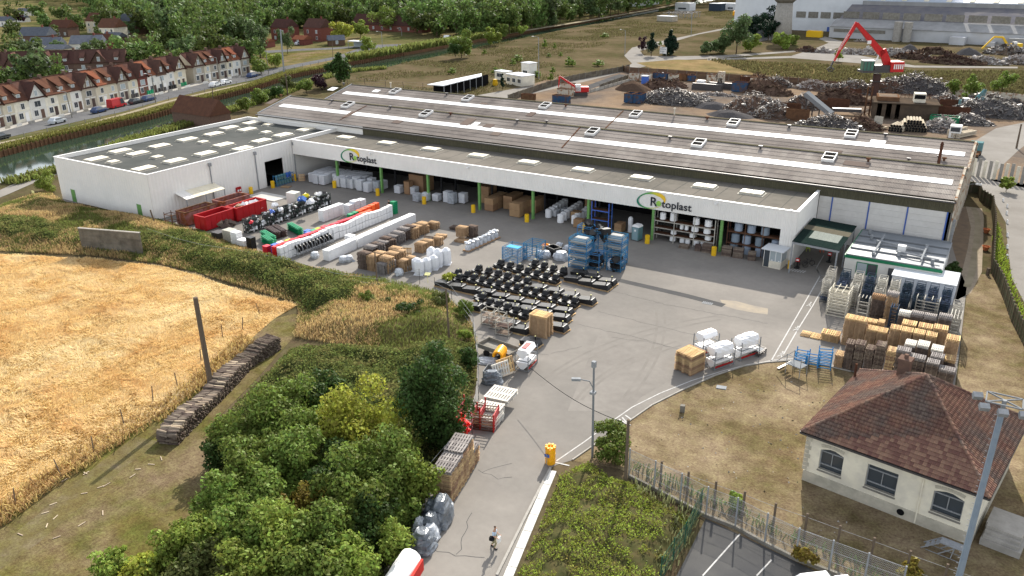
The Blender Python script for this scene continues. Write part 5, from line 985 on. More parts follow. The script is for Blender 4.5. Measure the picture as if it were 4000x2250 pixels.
for k in range(1,6):
    f.beam((.55,-.6+k*.2,.06),(.55,-.6+k*.2,1),.012); f.beam((-.55+k*.18,-.6,.06),(-.55+k*.18,-.6,1),.012)
fm = f.mesh('cage', M('cage_green', (.05,.07,.06), rough=.5))
for lv in range(2):
    for k in range(14):
        if lv and k in (2,): continue
        t = thing('mesh_crate', 'mesh crate of plastic scrap, %s tier, %s from the near end of the crate row' % (('lower','upper')[lv], nth(k)), 'mesh crate', (-92.0+.05*k-.05*k, 76.3+k*1.22, G0+lv*1.05), 0, 'mesh crates of plastic scrap in the two-tier row')
        ob('cage', fm, t); ob('load', crm[(k*3+lv) % 4], t, (0,0,.02), (k % 2)*3.14)
for k, (x, y, m, s) in enumerate(((1780,440,'white_plastic',.9),(1760,540,'blue_plastic',.6),(2240,345,'blue_plastic',1.0),(2330,295,'yellow_plastic',1.0),(2540,250,'white_plastic',.8),(2400,380,'bag_white',.9),(1920,510,'white_plastic',.6),(1420,720,'red_plastic',.5))):
    p = qa(x, y, 2.2); mb = MB(); blob(mb, s*.6, 9, (s*.5, s*.4, .12), 0, random.Random(k)); tag(mb.build('plastic_offcut', MT[m], None, (p.x, p.y, 2.1)), '%s plastic offcuts lying on top of the scrap crates, %s from the skips' % (m.split('_')[0], nth(k)), 'plastic scrap', 'plastic offcuts on the scrap crates')
p = qa(2040,330,1.0); tag(MB().box(-.9,-.7,0,.9,.7,1.9).build('white_cabinet', MT['wall_white'], None, (p.x+.2, p.y+1, G0), .1), 'tall off-white cabinet standing behind the scrap crates', 'cabinet')
p = qa(1700,300,0); tag(MB().box(-3.2,-1.6,0,3.2,1.6,.12).build('metal_plate', M('plate', (.42,.41,.38), (.52,.51,.49), .6), None, (p.x, p.y, G0), .0), 'large pale flat plate lying on the yard beyond the red skips', 'metal plate')
# skips
def skip(x0, y0, x1, y1, h, m, lab, load=None, rim=None, z=G0, rz=0, mi=None, grp='large open skips beside the annex'):
    cx, cy = (x0+x1)/2, (y0+y1)/2; w_, d_ = x1-x0, y1-y0; t = thing('skip', lab, 'skip', (cx, cy, z), rz, grp)
    s = MB(); a = w_/2; b = d_/2; e = .12
    for q in (((-a,-b),(a,-b+e)), ((-a,b-e),(a,b)), ((-a,-b+e),(-a+e,b-e)), ((a-e,-b+e),(a,b-e))): s.box(q[0][0],q[0][1],.15,q[1][0],q[1][1],h-.15)
    s.box(-a+e,-b+e,.15,a-e,b-e,.25); s.build('body', MT[m], t)
    r = MB(); e2 = .16
    for q in (((-a-.04,-b-.04),(a+.04,-b+e2)), ((-a-.04,b-e2),(a+.04,b+.04)), ((-a-.04,-b+e2),(-a+e2,b-e2)), ((a-e2,-b+e2),(a+.04,b-e2))): r.box(q[0][0],q[0][1],h-.15,q[1][0],q[1][1],h)
    r.build('rim', MT[rim or m], t); n = max(2, int(d_/1.0)); n2 = max(2, int(w_/1.1))
    for k in range(n+1):
        for sx in (-1, 1): MB().box(sx*a-.05,-b+.05+k*(d_-.16)/n,.15,sx*a+.05,-b+.13+k*(d_-.16)/n,h-.16).build('rib', MT[m], t)
    for k in range(n2+1): MB().box(-a+.05+k*(w_-.16)/n2,-b-.05,.15,-a+.13+k*(w_-.16)/n2,-b+.01,h-.16).build('rib', MT[m], t)
    if load:
        mb = MB(); blob(mb, .7, 46, (a-.5, b-.5, .28), [0,1,2], random.Random(int(cx))); mb.build('load', load, t, (0,0,h-.95))
    return t
skip(-100.0,73.2,-97.6,78.4,2.2,'red_paint','dark red empty skip, the one nearer the grassy bank')
skip(-99.6,78.7,-97.2,84.6,2.2,'red_paint','bright red skip full of boxes and white foam')
lp = Vector((-98.5,82.2,G0+1.0)); mb = MB(); blob(mb, .8, 26, (.8,1.9,.45), 0, random.Random(3)); tag(mb.build('foam_waste', MT['white_plastic'], None, lp), 'white foam and bags heaped inside the bright red skip', 'waste')
tag(MB().box(-.6,-.7,0,.6,.7,.9).build('cardboard_box', MT['cardboard'], None, (-98.4,80.6,G0+1.2), .4), 'open brown cardboard box inside the bright red skip', 'box')
skip(-104.2,73.3,-102.0,78.8,2.2,'old_red','faded pink rusty skip nearest the annex corner', rim='rust'); skip(-104.2,80.0,-101.7,85.3,2.2,'old_red','faded pink skip with pale inside, before the lean-to')
t = thing('rusty_cage', 'rusty tubular cage frame standing at the end of the faded skip', 'metal frame', (-104.6,71.6,G0))
for z in (0.05,1,2): 
    for a, b in (((0,0),(1.6,0)),((1.6,0),(1.6,1.2)),((1.6,1.2),(0,1.2)),((0,1.2),(0,0))): MB().beam((*a,z),(*b,z),.07).build('rail', MT['rust'], t)
for a in ((0,0),(1.6,0),(1.6,1.2),(0,1.2)): MB().beam((*a,0),(*a,2.3),.08).build('post', MT['rust'], t)
for k in range(3):
    p = qa(880+k*60, 740, .4); mb = MB(); blob(mb, .9, 14, (.9,.4,.3), 0, random.Random(k+9)); tag(mb.build('timber_scraps', MT['pallet_old'], None, (p.x, p.y, G0)), 'broken timber and slats dumped beside the red skip, %s heap' % nth(k), 'timber scraps', 'timber scraps beside the red skip')
# racks with black moulded hoops
for k, (x, y) in enumerate(((130,960),(370,870))):
    p = qb(x, y, .8); t = thing('hoop_rack', 'metal rack of black moulded arches before the white row, %s one' % ('nearer' if k == 0 else 'farther'), 'rack', (p.x, p.y, G0), 1.57, 'racks of black moulded arches')
    for i in range(5):
        for s in (-1, 1): MB().beam((-1.8+i*.9, s*.75, 0), (-1.8+i*.9, s*.75, 1.9), .06).build('post', MT['galv'], t)
        MB().beam((-1.8+i*.9,-.75,.3),(-1.8+i*.9,.75,.3),.06).build('bar', MT['galv'], t)
    for s in (-1, 1): MB().beam((-1.8,s*.75,.3),(1.8,s*.75,.3),.06).build('rail', MT['galv'], t)
    for i in range(6):
        mb = MB(); xx = -1.5+i*.6; n = 10
        for j in range(n):
            a_, b_ = math.pi*j/n, math.pi*(j+1)/n; mb.beam((xx, .6*math.cos(a_), .6+.65*math.sin(a_)), (xx+.03, .6*math.cos(b_), .6+.65*math.sin(b_)), .12, .42)
        mb.build('arch', MT['black_plastic'], t)
for k, (x, y) in enumerate(((690,1140),(770,1130),(290,1080),(1480,1320),(1600,1240))):
    p = qb(x, y, .3); mb = MB(); mb.lathe(0,0,[(.55,0),(.62,.35),(.45,.75),(.1,.85)],9); blob(mb,.4,5,(.6,.4,.25),0,random.Random(k)); tag(mb.build('wrapped_bundle', MT['wrap'], None, (p.x,p.y,G0), k, smooth=False), 'grey plastic-wrapped bundle near the bank edge, %s from the hoop racks' % nth(k), 'bundle', 'plastic-wrapped bundles by the bank')
# white big bags
for k, (x, y, h) in enumerate(((-60.2,75.3,1.9),(-59.95,76.5,1.75),(-59.7,77.7,1.75),(-59.9,78.9,2.2),(-59.4,80.0,2.1),(-61.3,76.2,1.6),(-61.0,79.0,2.2))):
    mb = MB(); mb.lathe(0,0,[(.60,.12),(.68,h*.3),(.66,h*.75),(.60,h*.92),(.2,h*1.08)],8); mb.box(-.6,-.6,0,.6,.6,.12)
    tag(mb.build('big_bag', MT['bag_white'], None, (x,y,G0), .4*0+.39), 'tall white bulk bag, %s of the group beside the weathered pallets' % nth(k), 'bulk bag', 'white bulk bags beside the weathered pallets')
# bag row on long pallet
pA, pB = c6(2110,1245), c6(2430,1100); t = MB(); t.beam((pA.x,pA.y,.12),(pB.x,pB.y,.12),1.1,.12); t.beam((pA.x,pA.y,.04),(pB.x,pB.y,.04),1.0,.06); tag(t.build('long_pallet', MT['pallet_tan'], None, (0,0,G0)), 'long timber skid carrying the line of wrapped parts', 'pallet')
for k in range(8):
    p = pA.lerp(pB, (k+.5)/8); mb = MB(); mb.lathe(0,0,[(.42,0),(.36,.5),(.22,.7),(.42,.95),(.1,1.1)],8); mb.cbox(-.25,.1,.95,.6,.25,.3,.8); tag(mb.build('wrapped_part', MT['wrap'], None, (p.x,p.y,.2), k*1.0), 'plastic-wrapped moulded part, %s along the timber skid' % nth(k), 'wrapped part', 'plastic-wrapped parts on the timber skid')
# ---------------- blue racks
def frame_rack(x, y, wx, wy, h, levels, m, lab, name='steel_rack', rz=0, grp=None, z=G0, rails=2, cat='rack', th=.07):
    t = thing(name, lab, cat, (x, y, z), rz, grp)
    for a in (-1, 1):
        for b in (-1, 1): MB().beam((a*wx/2,b*wy/2,0),(a*wx/2,b*wy/2,h),th).build('post', MT[m], t)
    for k in range(levels):
        z0 = .12+k*(h-.3)/max(1, levels-1) if levels > 1 else .1
        mb = MB()
        for q in range(rails):
            zz = z0+q*.22
            for a, b in (((-1,-1),(1,-1)),((1,-1),(1,1)),((1,1),(-1,1)),((-1,1),(-1,-1))):
                if zz < h+.05: mb.beam((a[0]*wx/2,a[1]*wy/2,zz),(b[0]*wx/2,b[1]*wy/2,zz),th*.8)
        mb.build('level', MT[m], t)
    return t
frame_rack(-52.6,85.9,2.3,2.5,1.9,5,'blue_steel','pale blue slatted rack in two parts beside the tank rows, left part'); frame_rack(-50.6,87.6,2.0,2.4,2.3,5,'blue_steel','pale blue slatted rack in two parts beside the tank rows, right part')
t = MB(); t.box(-.9,-.5,0,.9,.5,.1); tag(t.build('blue_panel', M('light_blue', (.12,.38,.60)), None, (-52.4,85.4,1.95)), 'bright light-blue panel lying on the left slatted rack', 'panel')
def tank_block(p, w_, d_, h, lab, grp):
    mb = MB(); a, b = w_/2, d_/2; mb.hexa([(-a,-b*.8,0),(a,-b*.8,0),(a,b*.8,0),(-a,b*.8,0)], [(-a,-b,h*.35),(a,-b,h*.35),(a,b,h*.35),(-a,b,h*.35)]); mb.hexa([(-a,-b,h*.351),(a,-b,h*.351),(a,b,h*.351),(-a,b,h*.351)], [(-a*.6,-b*.5,h),(a*.8,-b*.5,h),(a*.8,b*.5,h),(-a*.6,b*.5,h)])
    return tag(mb.build('grey_tank', M('tank_grey', (.42,.42,.40), (.36,.36,.35), 1), None, p), lab, 'tank', grp)
for c, (x, y, w_, n) in enumerate(((-44.0,88.0,2.3,4),(-40.6,91.2,2.3,4))):
    for k in range(n):
        frame_rack(x, y, w_+.2, 1.9, 1.0, 2, 'blue_steel', 'blue steel cradle, %s from the bottom in the %s tank stack' % (nth(k), ('left', 'right')[c]), 'steel_cradle', 0, 'blue cradles holding grey tanks', G0+k*.98, 2, 'cradle', .08)
        tank_block((x, y, G0+k*.98+.3), w_-.1, 1.7, .62 if k < 3 else .75, 'grey moulded tank, %s from the bottom in the %s blue cradle stack' % (nth(k), ('left', 'right')[c]), 'grey tanks in blue cradles')
for k, (x, y, h) in enumerate(((-45.0,91.4,4.4),(-42.4,91.0,4.2),(-42.2,88.4,2.2),(-39.6,89.2,2.4),(-43.9,90.2,3.6))):
    frame_rack(x, y, 1.9, 1.4, h, 5 if h > 3 else 3, 'blue_steel', 'blue steel rack frame %s' % ('standing tall behind the left tank stack','standing between both tank stacks','low in front between the tank stacks holding black parts','low at the right end holding black parts','directly behind the left tank stack')[k], 'steel_rack', 0, 'blue rack frames around the tank stacks')
    mb = MB(); blob(mb, .8, 12, (.6,.4,.7), 0, random.Random(k)); tag(mb.build('black_part', MT['black_plastic'], None, (x,y,G0+.3 if h < 3 else h-.9)), 'black moulded parts inside the %s blue rack frame' % nth(k), 'moulded part', 'black parts in the blue racks')
p = c7(980,1420); mb = MB(); mb.lathe(0,0,[(.42,0),(.42,1.0),(.36,1.15),(.12,1.25),(.12,1.35)],14); tag(mb.build('white_drum', MT['white_plastic'], None, (p.x,p.y+.3,G0), smooth=False), 'white upright drum tank at the foot of the blue racks', 'tank')
p = c7(325,1235); mb = MB(); mb.lathe(0,0,[(.5,0),(.52,.7),(.6,.78),(.5,.8),(.48,.5)],8,cap=False); tag(mb.build('yellow_tub', MT['orange_yellow'], None, (p.x,p.y+.3,G0)), 'orange-yellow octagonal tub behind the tank rows', 'tub')
p = c7(400,1275); mb = MB(); w_ = .9
for q in ((-w_,-.7,w_,-.6),(-w_,.6,w_,.7),(-w_,-.6,-w_+.1,.6),(w_-.1,-.6,w_,.6)): mb.box(q[0],q[1],0,q[2],q[3],1.0)
mb.box(-.8,-.6,0,.8,.6,.1); tag(mb.build('black_bin', MT['black_plastic'], None, (p.x,p.y+.5,G0), -.4), 'open black square bin next to the orange-yellow tub', 'bin')
for k, (x, y, s) in enumerate(((310,1310,1.0),(255,1290,.7),(470,1330,1.25),(540,1240,.8),(450,1200,.6))):
    p = c7(x, y); mb = MB(); mb.lathe(0,0,[(.8*s,0),(.85*s,.3*s),(.55*s,.8*s),(.1,.95*s)],8); blob(mb,.5*s,9,(.6*s,.5*s,.3*s),0,random.Random(k+77)); tag(mb.build('wrapped_bundle', MT['wrap'], None, (p.x,p.y+.6,G0)), 'shiny plastic-wrapped bundle behind the rear tank row, %s of five' % nth(k), 'bundle', 'wrapped bundles behind the tank rows')
# ---------------- mesh cages and trailer by the fence
for k, (x, y) in enumerate(((600,210),(690,260),(765,330))):
    p = qd(x, y, 0); t = frame_rack(p.x-.2, p.y+.7, 1.5, 1.3, 1.75, 3, 'pale_steel', 'weathered mesh cage on legs beside the black tanks, %s from the fence' % nth(k), 'mesh_cage', .1, 'weathered mesh cages', rails=1, cat='cage')
    for z in (.15, 1.0): MB().box(-.7,-.6,z,.7,.6,z+.04).build('shelf', MT['pallet_old'], t)
p = qd(720,470,.8); t = thing('flatbed_trailer', 'old grey flatbed trailer with low sides parked against the fence', 'trailer', (p.x, p.y, G0), -.12)
MB().box(-2.0,-.9,.7,2.0,.9,.8).build('bed', MT['old_concrete'], t)
for q in ((-2.05,-.95,2.05,-.88),(-2.05,.88,2.05,.95),(-2.05,-.88,-1.98,.88),(1.98,-.88,2.05,.88)): MB().box(q[0],q[1],.7,q[2],q[3],1.15).build('side_board', MT['old_concrete'], t)
for x in (-.9,.9):
    for y in (-.95,.75): MB().cyl((x,y,.35),(x,y+.2,.35),.35,.35,12).build('wheel', MT['black_plastic'], t)
p = qd(745,520,1.3); t = thing('yellow_coils', 'bright yellow corrugated plastic coils bundled by the trailer', 'coil bundle', (p.x-.1, p.y, G0), a0)
for i in range(8):
    mb = MB(); n = 12
    for j in range(n):
        a_, b_ = -.4+3.9*j/n, -.4+3.9*(j+1)/n; mb.cyl((.42*math.cos(a_), -.8+i*.2, 1.35+.42*math.sin(a_)), (.42*math.cos(b_), -.8+i*.2, 1.35+.42*math.sin(b_)), .12, .12, 6)
    mb.cyl((.4,-.8+i*.2,1.2),(.42,-.8+i*.2,.35),.12,.12,6); mb.build('coil', MT['orange_yellow'], t)
p = qd(660,760,.3); mb = MB(); w_ = .8
for q in ((-w_,-.8,w_,-.74),(-w_,.74,w_,.8),(-w_,-.74,-w_+.06,.74),(w_-.06,-.74,w_,.74)): mb.box(q[0],q[1],0,q[2],q[3],.9)
tag(mb.build('grey_crate', MT['galv'], None, (p.x,p.y,G0), a0), 'open grey crate in front of the yellow coils', 'crate')
def wrapped(name, p, sx, sy, sz, m, lab, rz=0, seed=1, grp=None, cat='bundle'):
    rn = random.Random(seed); mb = MB(); n, k = 20, 11; vs = []
    for j in range(k+1):
        t_ = j/k
        for i in range(n):
            a = 2*math.pi*i/n; r = (1-.55*t_**2.2)*rn.uniform(.88, 1.1); vs.append((sx/2*r*math.copysign(abs(math.cos(a))**.7, math.cos(a)), sy/2*r*math.copysign(abs(math.sin(a))**.7, math.sin(a)), sz*(t_+rn.uniform(-.03,.03))))
    mb.add(vs, [(j*n+i, j*n+(i+1) % n, (j+1)*n+(i+1) % n, (j+1)*n+i) for j in range(k) for i in range(n)]+[tuple(k*n+i for i in range(n))]); return tag(mb.build(name, MT[m], None, p, rz), lab, cat, grp)
for k, (x, y, sx, sy, sz, m, lb_) in enumerate(((645,830,2.0,1.3,1.3,'dark_wrap','dark wrapped bundle below the grey crate, beside the pale crates'),)):
    p = qd(x, y+30, 0); wrapped('wrapped_bundle', (p.x,p.y,G0), sx, sy, sz, m, lb_, .4)
p = qd(600,620,0); wrapped('plastic_sheet', (p.x,p.y,.0), 2.6, 1.6, .35, 'wrap', 'crumpled white plastic sheeting on the ground by the fence', .3, 4)
BL = [(1615,900,1.5,2.4,2.0,'dark_wrap','tall dark wrapped bundle touching the pallet wall'),(1545,870,1.3,1.8,1.6,'dark_wrap','wrapped bundle in the corner by the pallet wall'),(1525,1000,1.3,1.6,1.6,'dark_wrap','shiny wrapped bundle in the middle of the roadside group'),(1430,1010,1.1,1.1,1.3,'wrap','pale torn wrapped bundle on the verge side'),(1450,1130,1.9,1.9,1.4,'dark_wrap','nearest wrapped bundle, tied with clear film, above the white tank'),(1520,1060,1.2,1.3,1.2,'wrap','silvery wrapped bundle on the road side')]
for k, (x, y, sx, sy, sz, m, lb_) in enumerate(BL): p = r5(x, y+20, .5); wrapped('wrapped_bundle', (p.x,p.y,G0), sx, sy, sz, m, lb_, a0, k+3, 'wrapped bundles along the entrance road')
# red frames
for k, (x, y, h) in enumerate(((540,1370,1.7),(390,1330,2.1))):
    p = qd(x, y, 0); t = thing('red_rack', 'dark red barred steel frame by the road, %s' % ('front one with open top' if k == 0 else 'rear one against the shrubs'), 'rack', (p.x, p.y+.4, G0), a0+.05, 'dark red barred frames')
    for a in (-1, 1):
        for b in (-1, 1): MB().beam((a*.95,b*.85,0),(a*.95,b*.85,h),.1).build('post', MT['red_paint'], t)
        for i in range(6): MB().beam((a*.95,-.85,.15+i*.28),(a*.95,.85,.15+i*.28),.09,.12).build('side_bar', MT['red_paint'], t)
    for i in range(6):
        for b in (-1, 1): MB().beam((-.95,b*.85,.1+i*.28),(.95,b*.85,.1+i*.28),.06).build('cross_bar', MT['rust'], t)
p = qd(250,1370,.9); t = thing('red_parts', 'bright red castings hung in a tall cluster beside the shrubs', 'machine parts', (p.x, p.y, G0))
rn = random.Random(5)
for k in range(46):
    q = (rn.uniform(-.75,.75), rn.uniform(-.5,.5), rn.uniform(.3,2.0)); mb = MB(); mb.cbox(*q, .55, .16, .3, rn.uniform(-.5,.5), 0, rn.uniform(-.4,.4), .5); mb.cyl((q[0]-.25,q[1]-.2,q[2]),(q[0]-.25,q[1]+.2,q[2]),.1,.1,6); mb.build('casting', M('bright_red', (.80,.02,.015), rough=.4), t)
# ---------------- spreader tanks (white hoppers in frames)
def hopper(p, rz, lab, wrapped_=False, name='white_hopper', L_=2.4, grp='white hopper machines in steel frames'):
    t = thing(name, lab, 'hopper', p, rz, grp); a = L_/2
    for z0 in (0, 1.15):
        mb = MB(); mb.hexa([(-a,-.15,z0+.15),(a,-.15,z0+.15),(a,.15,z0+.15),(-a,.15,z0+.15)], [(-a,-.62,z0+.65),(a,-.62,z0+.65),(a,.62,z0+.65),(-a,.62,z0+.65)])
        if z0: mb.hexa([(-a,-.62,z0+.651),(a,-.62,z0+.651),(a,.62,z0+.651),(-a,.62,z0+.651)], [(-a,-.4,z0+1.05),(a,-.4,z0+1.05),(a,.4,z0+1.05),(-a,.4,z0+1.05)])
        else: mb.box(-a,-.62,z0+.651,a,.62,z0+.85)
        mb.build('tank', MT['white_plastic'], t)
    MB().box(-a,-.66,.22,a,-.60,.36).build('red_rail', MT['red_paint'], t); MB().box(-a*.6,-.25,2.21,a*.6,.25,2.26).build('hatch', MT['red_paint'] if not wrapped_ else MT['white_plastic'], t)
    for x in (-a-.1, a+.1):
        for y in (-.68, .68): MB().beam((x,y,0),(x,y,2.0),.07).build('post', MT['rail_grey'], t)
        for z in (.1, 1.1): MB().beam((x,-.68,z),(x,.68,z),.07).build('bar', MT['rail_grey'], t)
    for y in (-.68, .68):
        for z in (.1, 1.1): MB().beam((-a-.1,y,z),(a+.1,y,z),.06).build('bar', MT['rail_grey'], t)
    if wrapped_:
        mb = MB(); rn = random.Random(2); vs = []; n = 12
        for j in range(7):
            for i in range(n): ang_ = math.pi*i/(n-1); r = rn.uniform(.92,1.08)*(1 if 0 < j < 6 else .8); vs.append((-a+.05+j*(L_-.1)/6, .72*r*math.cos(ang_), 1.35+1.0*r*math.sin(ang_)**.7))
        mb.add(vs, [(j*n+i, j*n+i+1, (j+1)*n+i+1, (j+1)*n+i) for j in range(6) for i in range(n-1)]); mb.build('film_cover', MT['white_plastic'], t, smooth=False)
    return t
ang2 = math.atan2((cr(2000,1000,2390,1000)-cr(2000,1000,1960,1150)).y, (cr(2000,1000,2390,1000)-cr(2000,1000,1960,1150)).x)
p = cr(2000,1000,2040,1130); q = cr(2000,1000,2280,1030)
hopper((p.x+.1,p.y+.9,G0), ang2, 'film-wrapped white hopper machine beside the square pallet tower', True); hopper((q.x+.3,q.y+.9,G0), ang2, 'film-wrapped white hopper machine at the right end of the pair', True)
p = cr(2000,1000,1900,1010); hopper((p.x,p.y+1.3,G0), ang2, 'white hopper with grey bars behind the square pallet tower', False, L_=1.9)
p = qd(980,700,0); hopper((p.x+.1,p.y+.7,G0), a0+1.45, 'white hopper with red hatches by the left edge of the road', False, L_=2.1)
p = cr(2000,1000,2470,980); t = frame_rack(p.x, p.y, 1.4, 1.0, .45, 2, 'dark_metal', 'low dark metal trolley frame beside the wrapped hoppers', 'trolley', ang2+.2, cat='trolley'); MB().box(-.5,-.4,.4,.5,.4,.48).build('tray', MT['galv'], t)
# white tank at the bottom edge
p = r5(1275,1450,1.0); t = thing('white_road_tank', 'long white tank with red flank lying beside the road at the bottom edge', 'tank', (p.x-.1, p.y-.2, G0), a0+1.57)
mb = MB(); n = 12; prof = [(-2.0,.35),(-1.85,.8),(1.8,.8),(2.0,.45)]; vs = [(x, r*math.cos(2*math.pi*i/n)*.95, 1.0+r*math.sin(2*math.pi*i/n)) for x, r in prof for i in range(n)]
mb.add(vs, [(j*n+i, j*n+(i+1) % n, (j+1)*n+(i+1) % n, (j+1)*n+i) for j in range(3) for i in range(n)]+[tuple(range(n)), tuple(3*n+i for i in reversed(range(n)))]); mb.build('shell', MT['white_plastic'], t, smooth=True)
MB().box(-1.7,-.98,.5,1.6,-.80,1.35).build('red_panel', M('red_panel', (.55,.06,.05)), t); MB().box(-1.8,-.6,0,1.8,.6,.3).build('base_frame', MT['red_paint'], t)
# ---------------- metal platform, blue frames, rolling frames
p = q4(190,1130); t = thing('step_platform', 'grey metal step platform with handrails standing on the lawn edge', 'platform', (p.x+.4,p.y-.2,0), -.35)
MB().box(0,-.9,1.0,1.5,.3,1.06).build('deck', MT['rail_grey'], t)
for i in range(4): MB().box(-1.0+i*.25,-.8,.1+i*.24,-.75+i*.25,.2,.14+i*.24).build('step', MT['frame_white'], t)
for x in (0,1.5):
    for y in (-.9,.3): MB().beam((x,y,0),(x,y,2.0),.05).build('post', MT['galv'], t)
for y in (-.9,.3): MB().beam((0,y,2),(1.5,y,2),.05).build('handrail', MT['galv'], t); MB().beam((-1.0,y,.9),(0,y,2.0),.05).build('handrail', MT['galv'], t)
def blueframe(x, y, rz, lab, m='blue_steel', n=5, grp='blue stacking frames behind the platform'):
    t = thing('stacking_frame', lab, 'stacking frame', (x,y,G0), rz, grp)
    for k in range(n): 
        z = .15+k*.3
        for a, b in (((-.6,-.5),(.6,-.5)),((.6,-.5),(.6,.5)),((.6,.5),(-.6,.5)),((-.6,.5),(-.6,-.5))): MB().beam((a[0],a[1],z+.02*k),(b[0],b[1],z),.07).build('rail', MT[m], t)
    for a in (-.6,.6):
        for b in (-.5,.5): MB().beam((a,b,0),(a,b,.3*n+.2),.08).build('post', MT[m], t)
M('sky_blue_steel', (.05,.20,.42), rough=.6, rv=.1)
for k, (x, y, n, l) in enumerate(((-13.3,75.2,4,'left'),(-12.3,75.5,3,'middle'),(-11.2,75.3,6,'tall right'))): blueframe(x, y, .1*k, 'light blue stacking frame pile, %s one of three behind the platform' % l, 'sky_blue_steel', n)
fmB = MB()
for a, b in (((-.42,-.85),(.42,-.85)),((.42,-.85),(.42,.85)),((.42,.85),(-.42,.85)),((-.42,.85),(-.42,-.85)),((-.42,0),(.42,0)),((-.42,-.45),(.42,-.45)),((-.42,.45),(.42,.45))): fmB.beam((*a,.12),(*b,.12),.045)
for a in (-.42,.42):
    for b in (-.85,.85): fmB.beam((a,b,0),(a,b,.42),.045)
    fmB.beam((a,-.85,.36),(a,.85,.36),.03)
fmB.beam((-.42,.85,.4),(.42,.85,.4),.05); fmB.beam((-.42,-.85,.4),(.42,-.85,.4),.05); fmB.cbox(.1,.2,.2,.3,.2,.1,.5)
fmesh = {k: fmB.mesh('rolling_frame', MT[k]) for k in ('pale_steel','navy_steel')}
st = [(130,190,'p',13),(385,135,'n',13),(590,260,'p',13),(790,290,'n',14),(1000,290,'p',14),(1215,325,'p',14),(1425,360,'n',14),(1640,385,'n',14),(1860,430,'n',14),(2090,460,'n',14),(2310,500,'p',13)]
YF = 94.3
for k, (x, y, c_, n) in enumerate(st):
    Y = YF if k not in (10,) else 90.5
    z = topz(q5, x+90, y+20, Y); pp = q5(x+90, y+20, z); n = max(5, int(z/.26)); n = min(n, 12)
    for j in range(2):
        for i in range(n):
            if j and i > n-3: continue
            o = ob('rolling_frame', fmesh['pale_steel' if (c_ == 'p') != (i < 3 and k % 3 == 0) else 'navy_steel'], None, (pp.x+rnd.uniform(-.03,.03), Y-j*1.9+rnd.uniform(-.04,.04), G0+i*.26), rnd.uniform(-.03,.03))
            tag(o, '%s steel frame, %s level of the %s %s stack from the porch side' % ('pale' if c_ == 'p' else 'navy', nth(i), nth(k), ('rear', 'front')[j]), 'rolling frame', 'nested rolling frames stacked before the office')
def crateblock(p, wx, wy, h, m, lab, n=9):
    t = thing('slatted_crate', lab, 'crate', p, 0, 'slatted steel crates beside the rolling frames')
    for k in range(n):
        z = k*h/n+.05
        for q in (((-wx/2,-wy/2),(wx/2,-wy/2)),((-wx/2,wy/2),(wx/2,wy/2)),((-wx/2,-wy/2),(-wx/2,wy/2)),((wx/2,-wy/2),(wx/2,wy/2))): MB().beam((*q[0],z),(*q[1],z),.06,.09).build('slat', MT[m], t)
    for k in range(4): MB().beam((-wx/2+k*wx/3,-wy/2,h),(-wx/2+k*wx/3,wy/2,h),.08).build('top_bar', MT[m], t)
    for a in (-1,1):
        for b in (-1,1): MB().beam((a*wx/2,b*wy/2,0),(a*wx/2,b*wy/2,h),.09).build('post', MT[m], t)
M('bone_steel', (.62,.58,.48), (.45,.42,.35), 4, rv=.1)
for k, (x, y, x2, Y, m, lb_, wy) in enumerate(((165,590,510,88.3,'bone_steel','bone-coloured slatted crate pile nearest the painted path',1.4),(225,510,560,90.2,'bone_steel','second bone-coloured crate pile behind the nearest one',1.2),(1640,700,2035,91.4,'pale_steel','low pale crate pile before the navy frames',1.3),(1215,800,1330,86.4,'navy_steel','narrow dark crate pile beside the brown piles',1.3),(2250,800,2430,86.6,'pale_steel','tall pale crate pile at the right end of the frames',2.6),(660,690,850,88.4,'pale_steel','open empty frame standing beside the brown piles',.9))):
    z = topz(q5, x, y, Y); a_, b_ = q5(x, y, z), q5(x2, y+20, z); w_ = abs(b_.x-a_.x); crateblock((a_.x+w_/2, Y+wy/2, G0), w_, wy, min(max(z,.8), 3.0), m, lb_, 8 if k != 5 else 3)
# ---------------- cabin, toilet, bicycles, barrels, roadside tub
t = thing('guard_cabin', 'small white glazed guard cabin with pale roof at the canopy end', 'cabin', (-24.0,99.9,G0), -.1)
MB().box(0,0,0,2.3,2.0,.95).build('base_panel', MT['render_cream'], t); MB().box(-.3,-.3,2.35,2.6,2.3,2.45).build('roof', MT['hall_white'], t)
for x, y in ((0,0),(.75,0),(1.5,0),(2.22,0),(2.22,1.9),(0,1.9)): MB().box(x,y,.95,x+.08,y+.08,2.35).build('mullion', MT['frame_white'], t)
MB().box(.8,.03,.95,2.2,.05,2.3).build('pane', MT['glass_pale'], t); MB().box(.08,.0,.05,.75,-.02,2.3).build('door', MT['glass'], t); MB().box(2.25,.1,.95,2.27,1.9,2.3).build('pane', MT['glass_pale'], t)
for x in (1.0,1.9): MB().box(x,-.02,1.0,x+.2,.02,1.12).build('notice', MT['frame_white'], t)
p = c7(1262,1132); t = thing('portable_toilet', 'teal portable toilet with white domed roof under the canopy edge', 'portable toilet', (p.x-.2,p.y+.2,G0), -.15)
MB().box(-.55,-.55,.1,.55,.55,2.0).build('walls', MT['teal'], t); MB().box(-.42,-.58,.12,.42,-.54,1.9).build('door', M('teal_pale', (.22,.32,.35)), t); mb = MB(); mb.hexa([(-.6,-.6,2.0),(.6,-.6,2.0),(.6,.6,2.0),(-.6,.6,2.0)],[(-.35,-.5,2.3),(.35,-.5,2.3),(.35,.5,2.3),(-.35,.5,2.3)]); mb.build('roof', MT['frame_white'], t); MB().cyl((0,-.6,1.5),(0,-.59,1.5),.16,.16,12).build('emblem', MT['frame_white'], t); MB().box(-.6,-.6,0,.6,.6,.1).build('base', MT['dark_metal'], t)
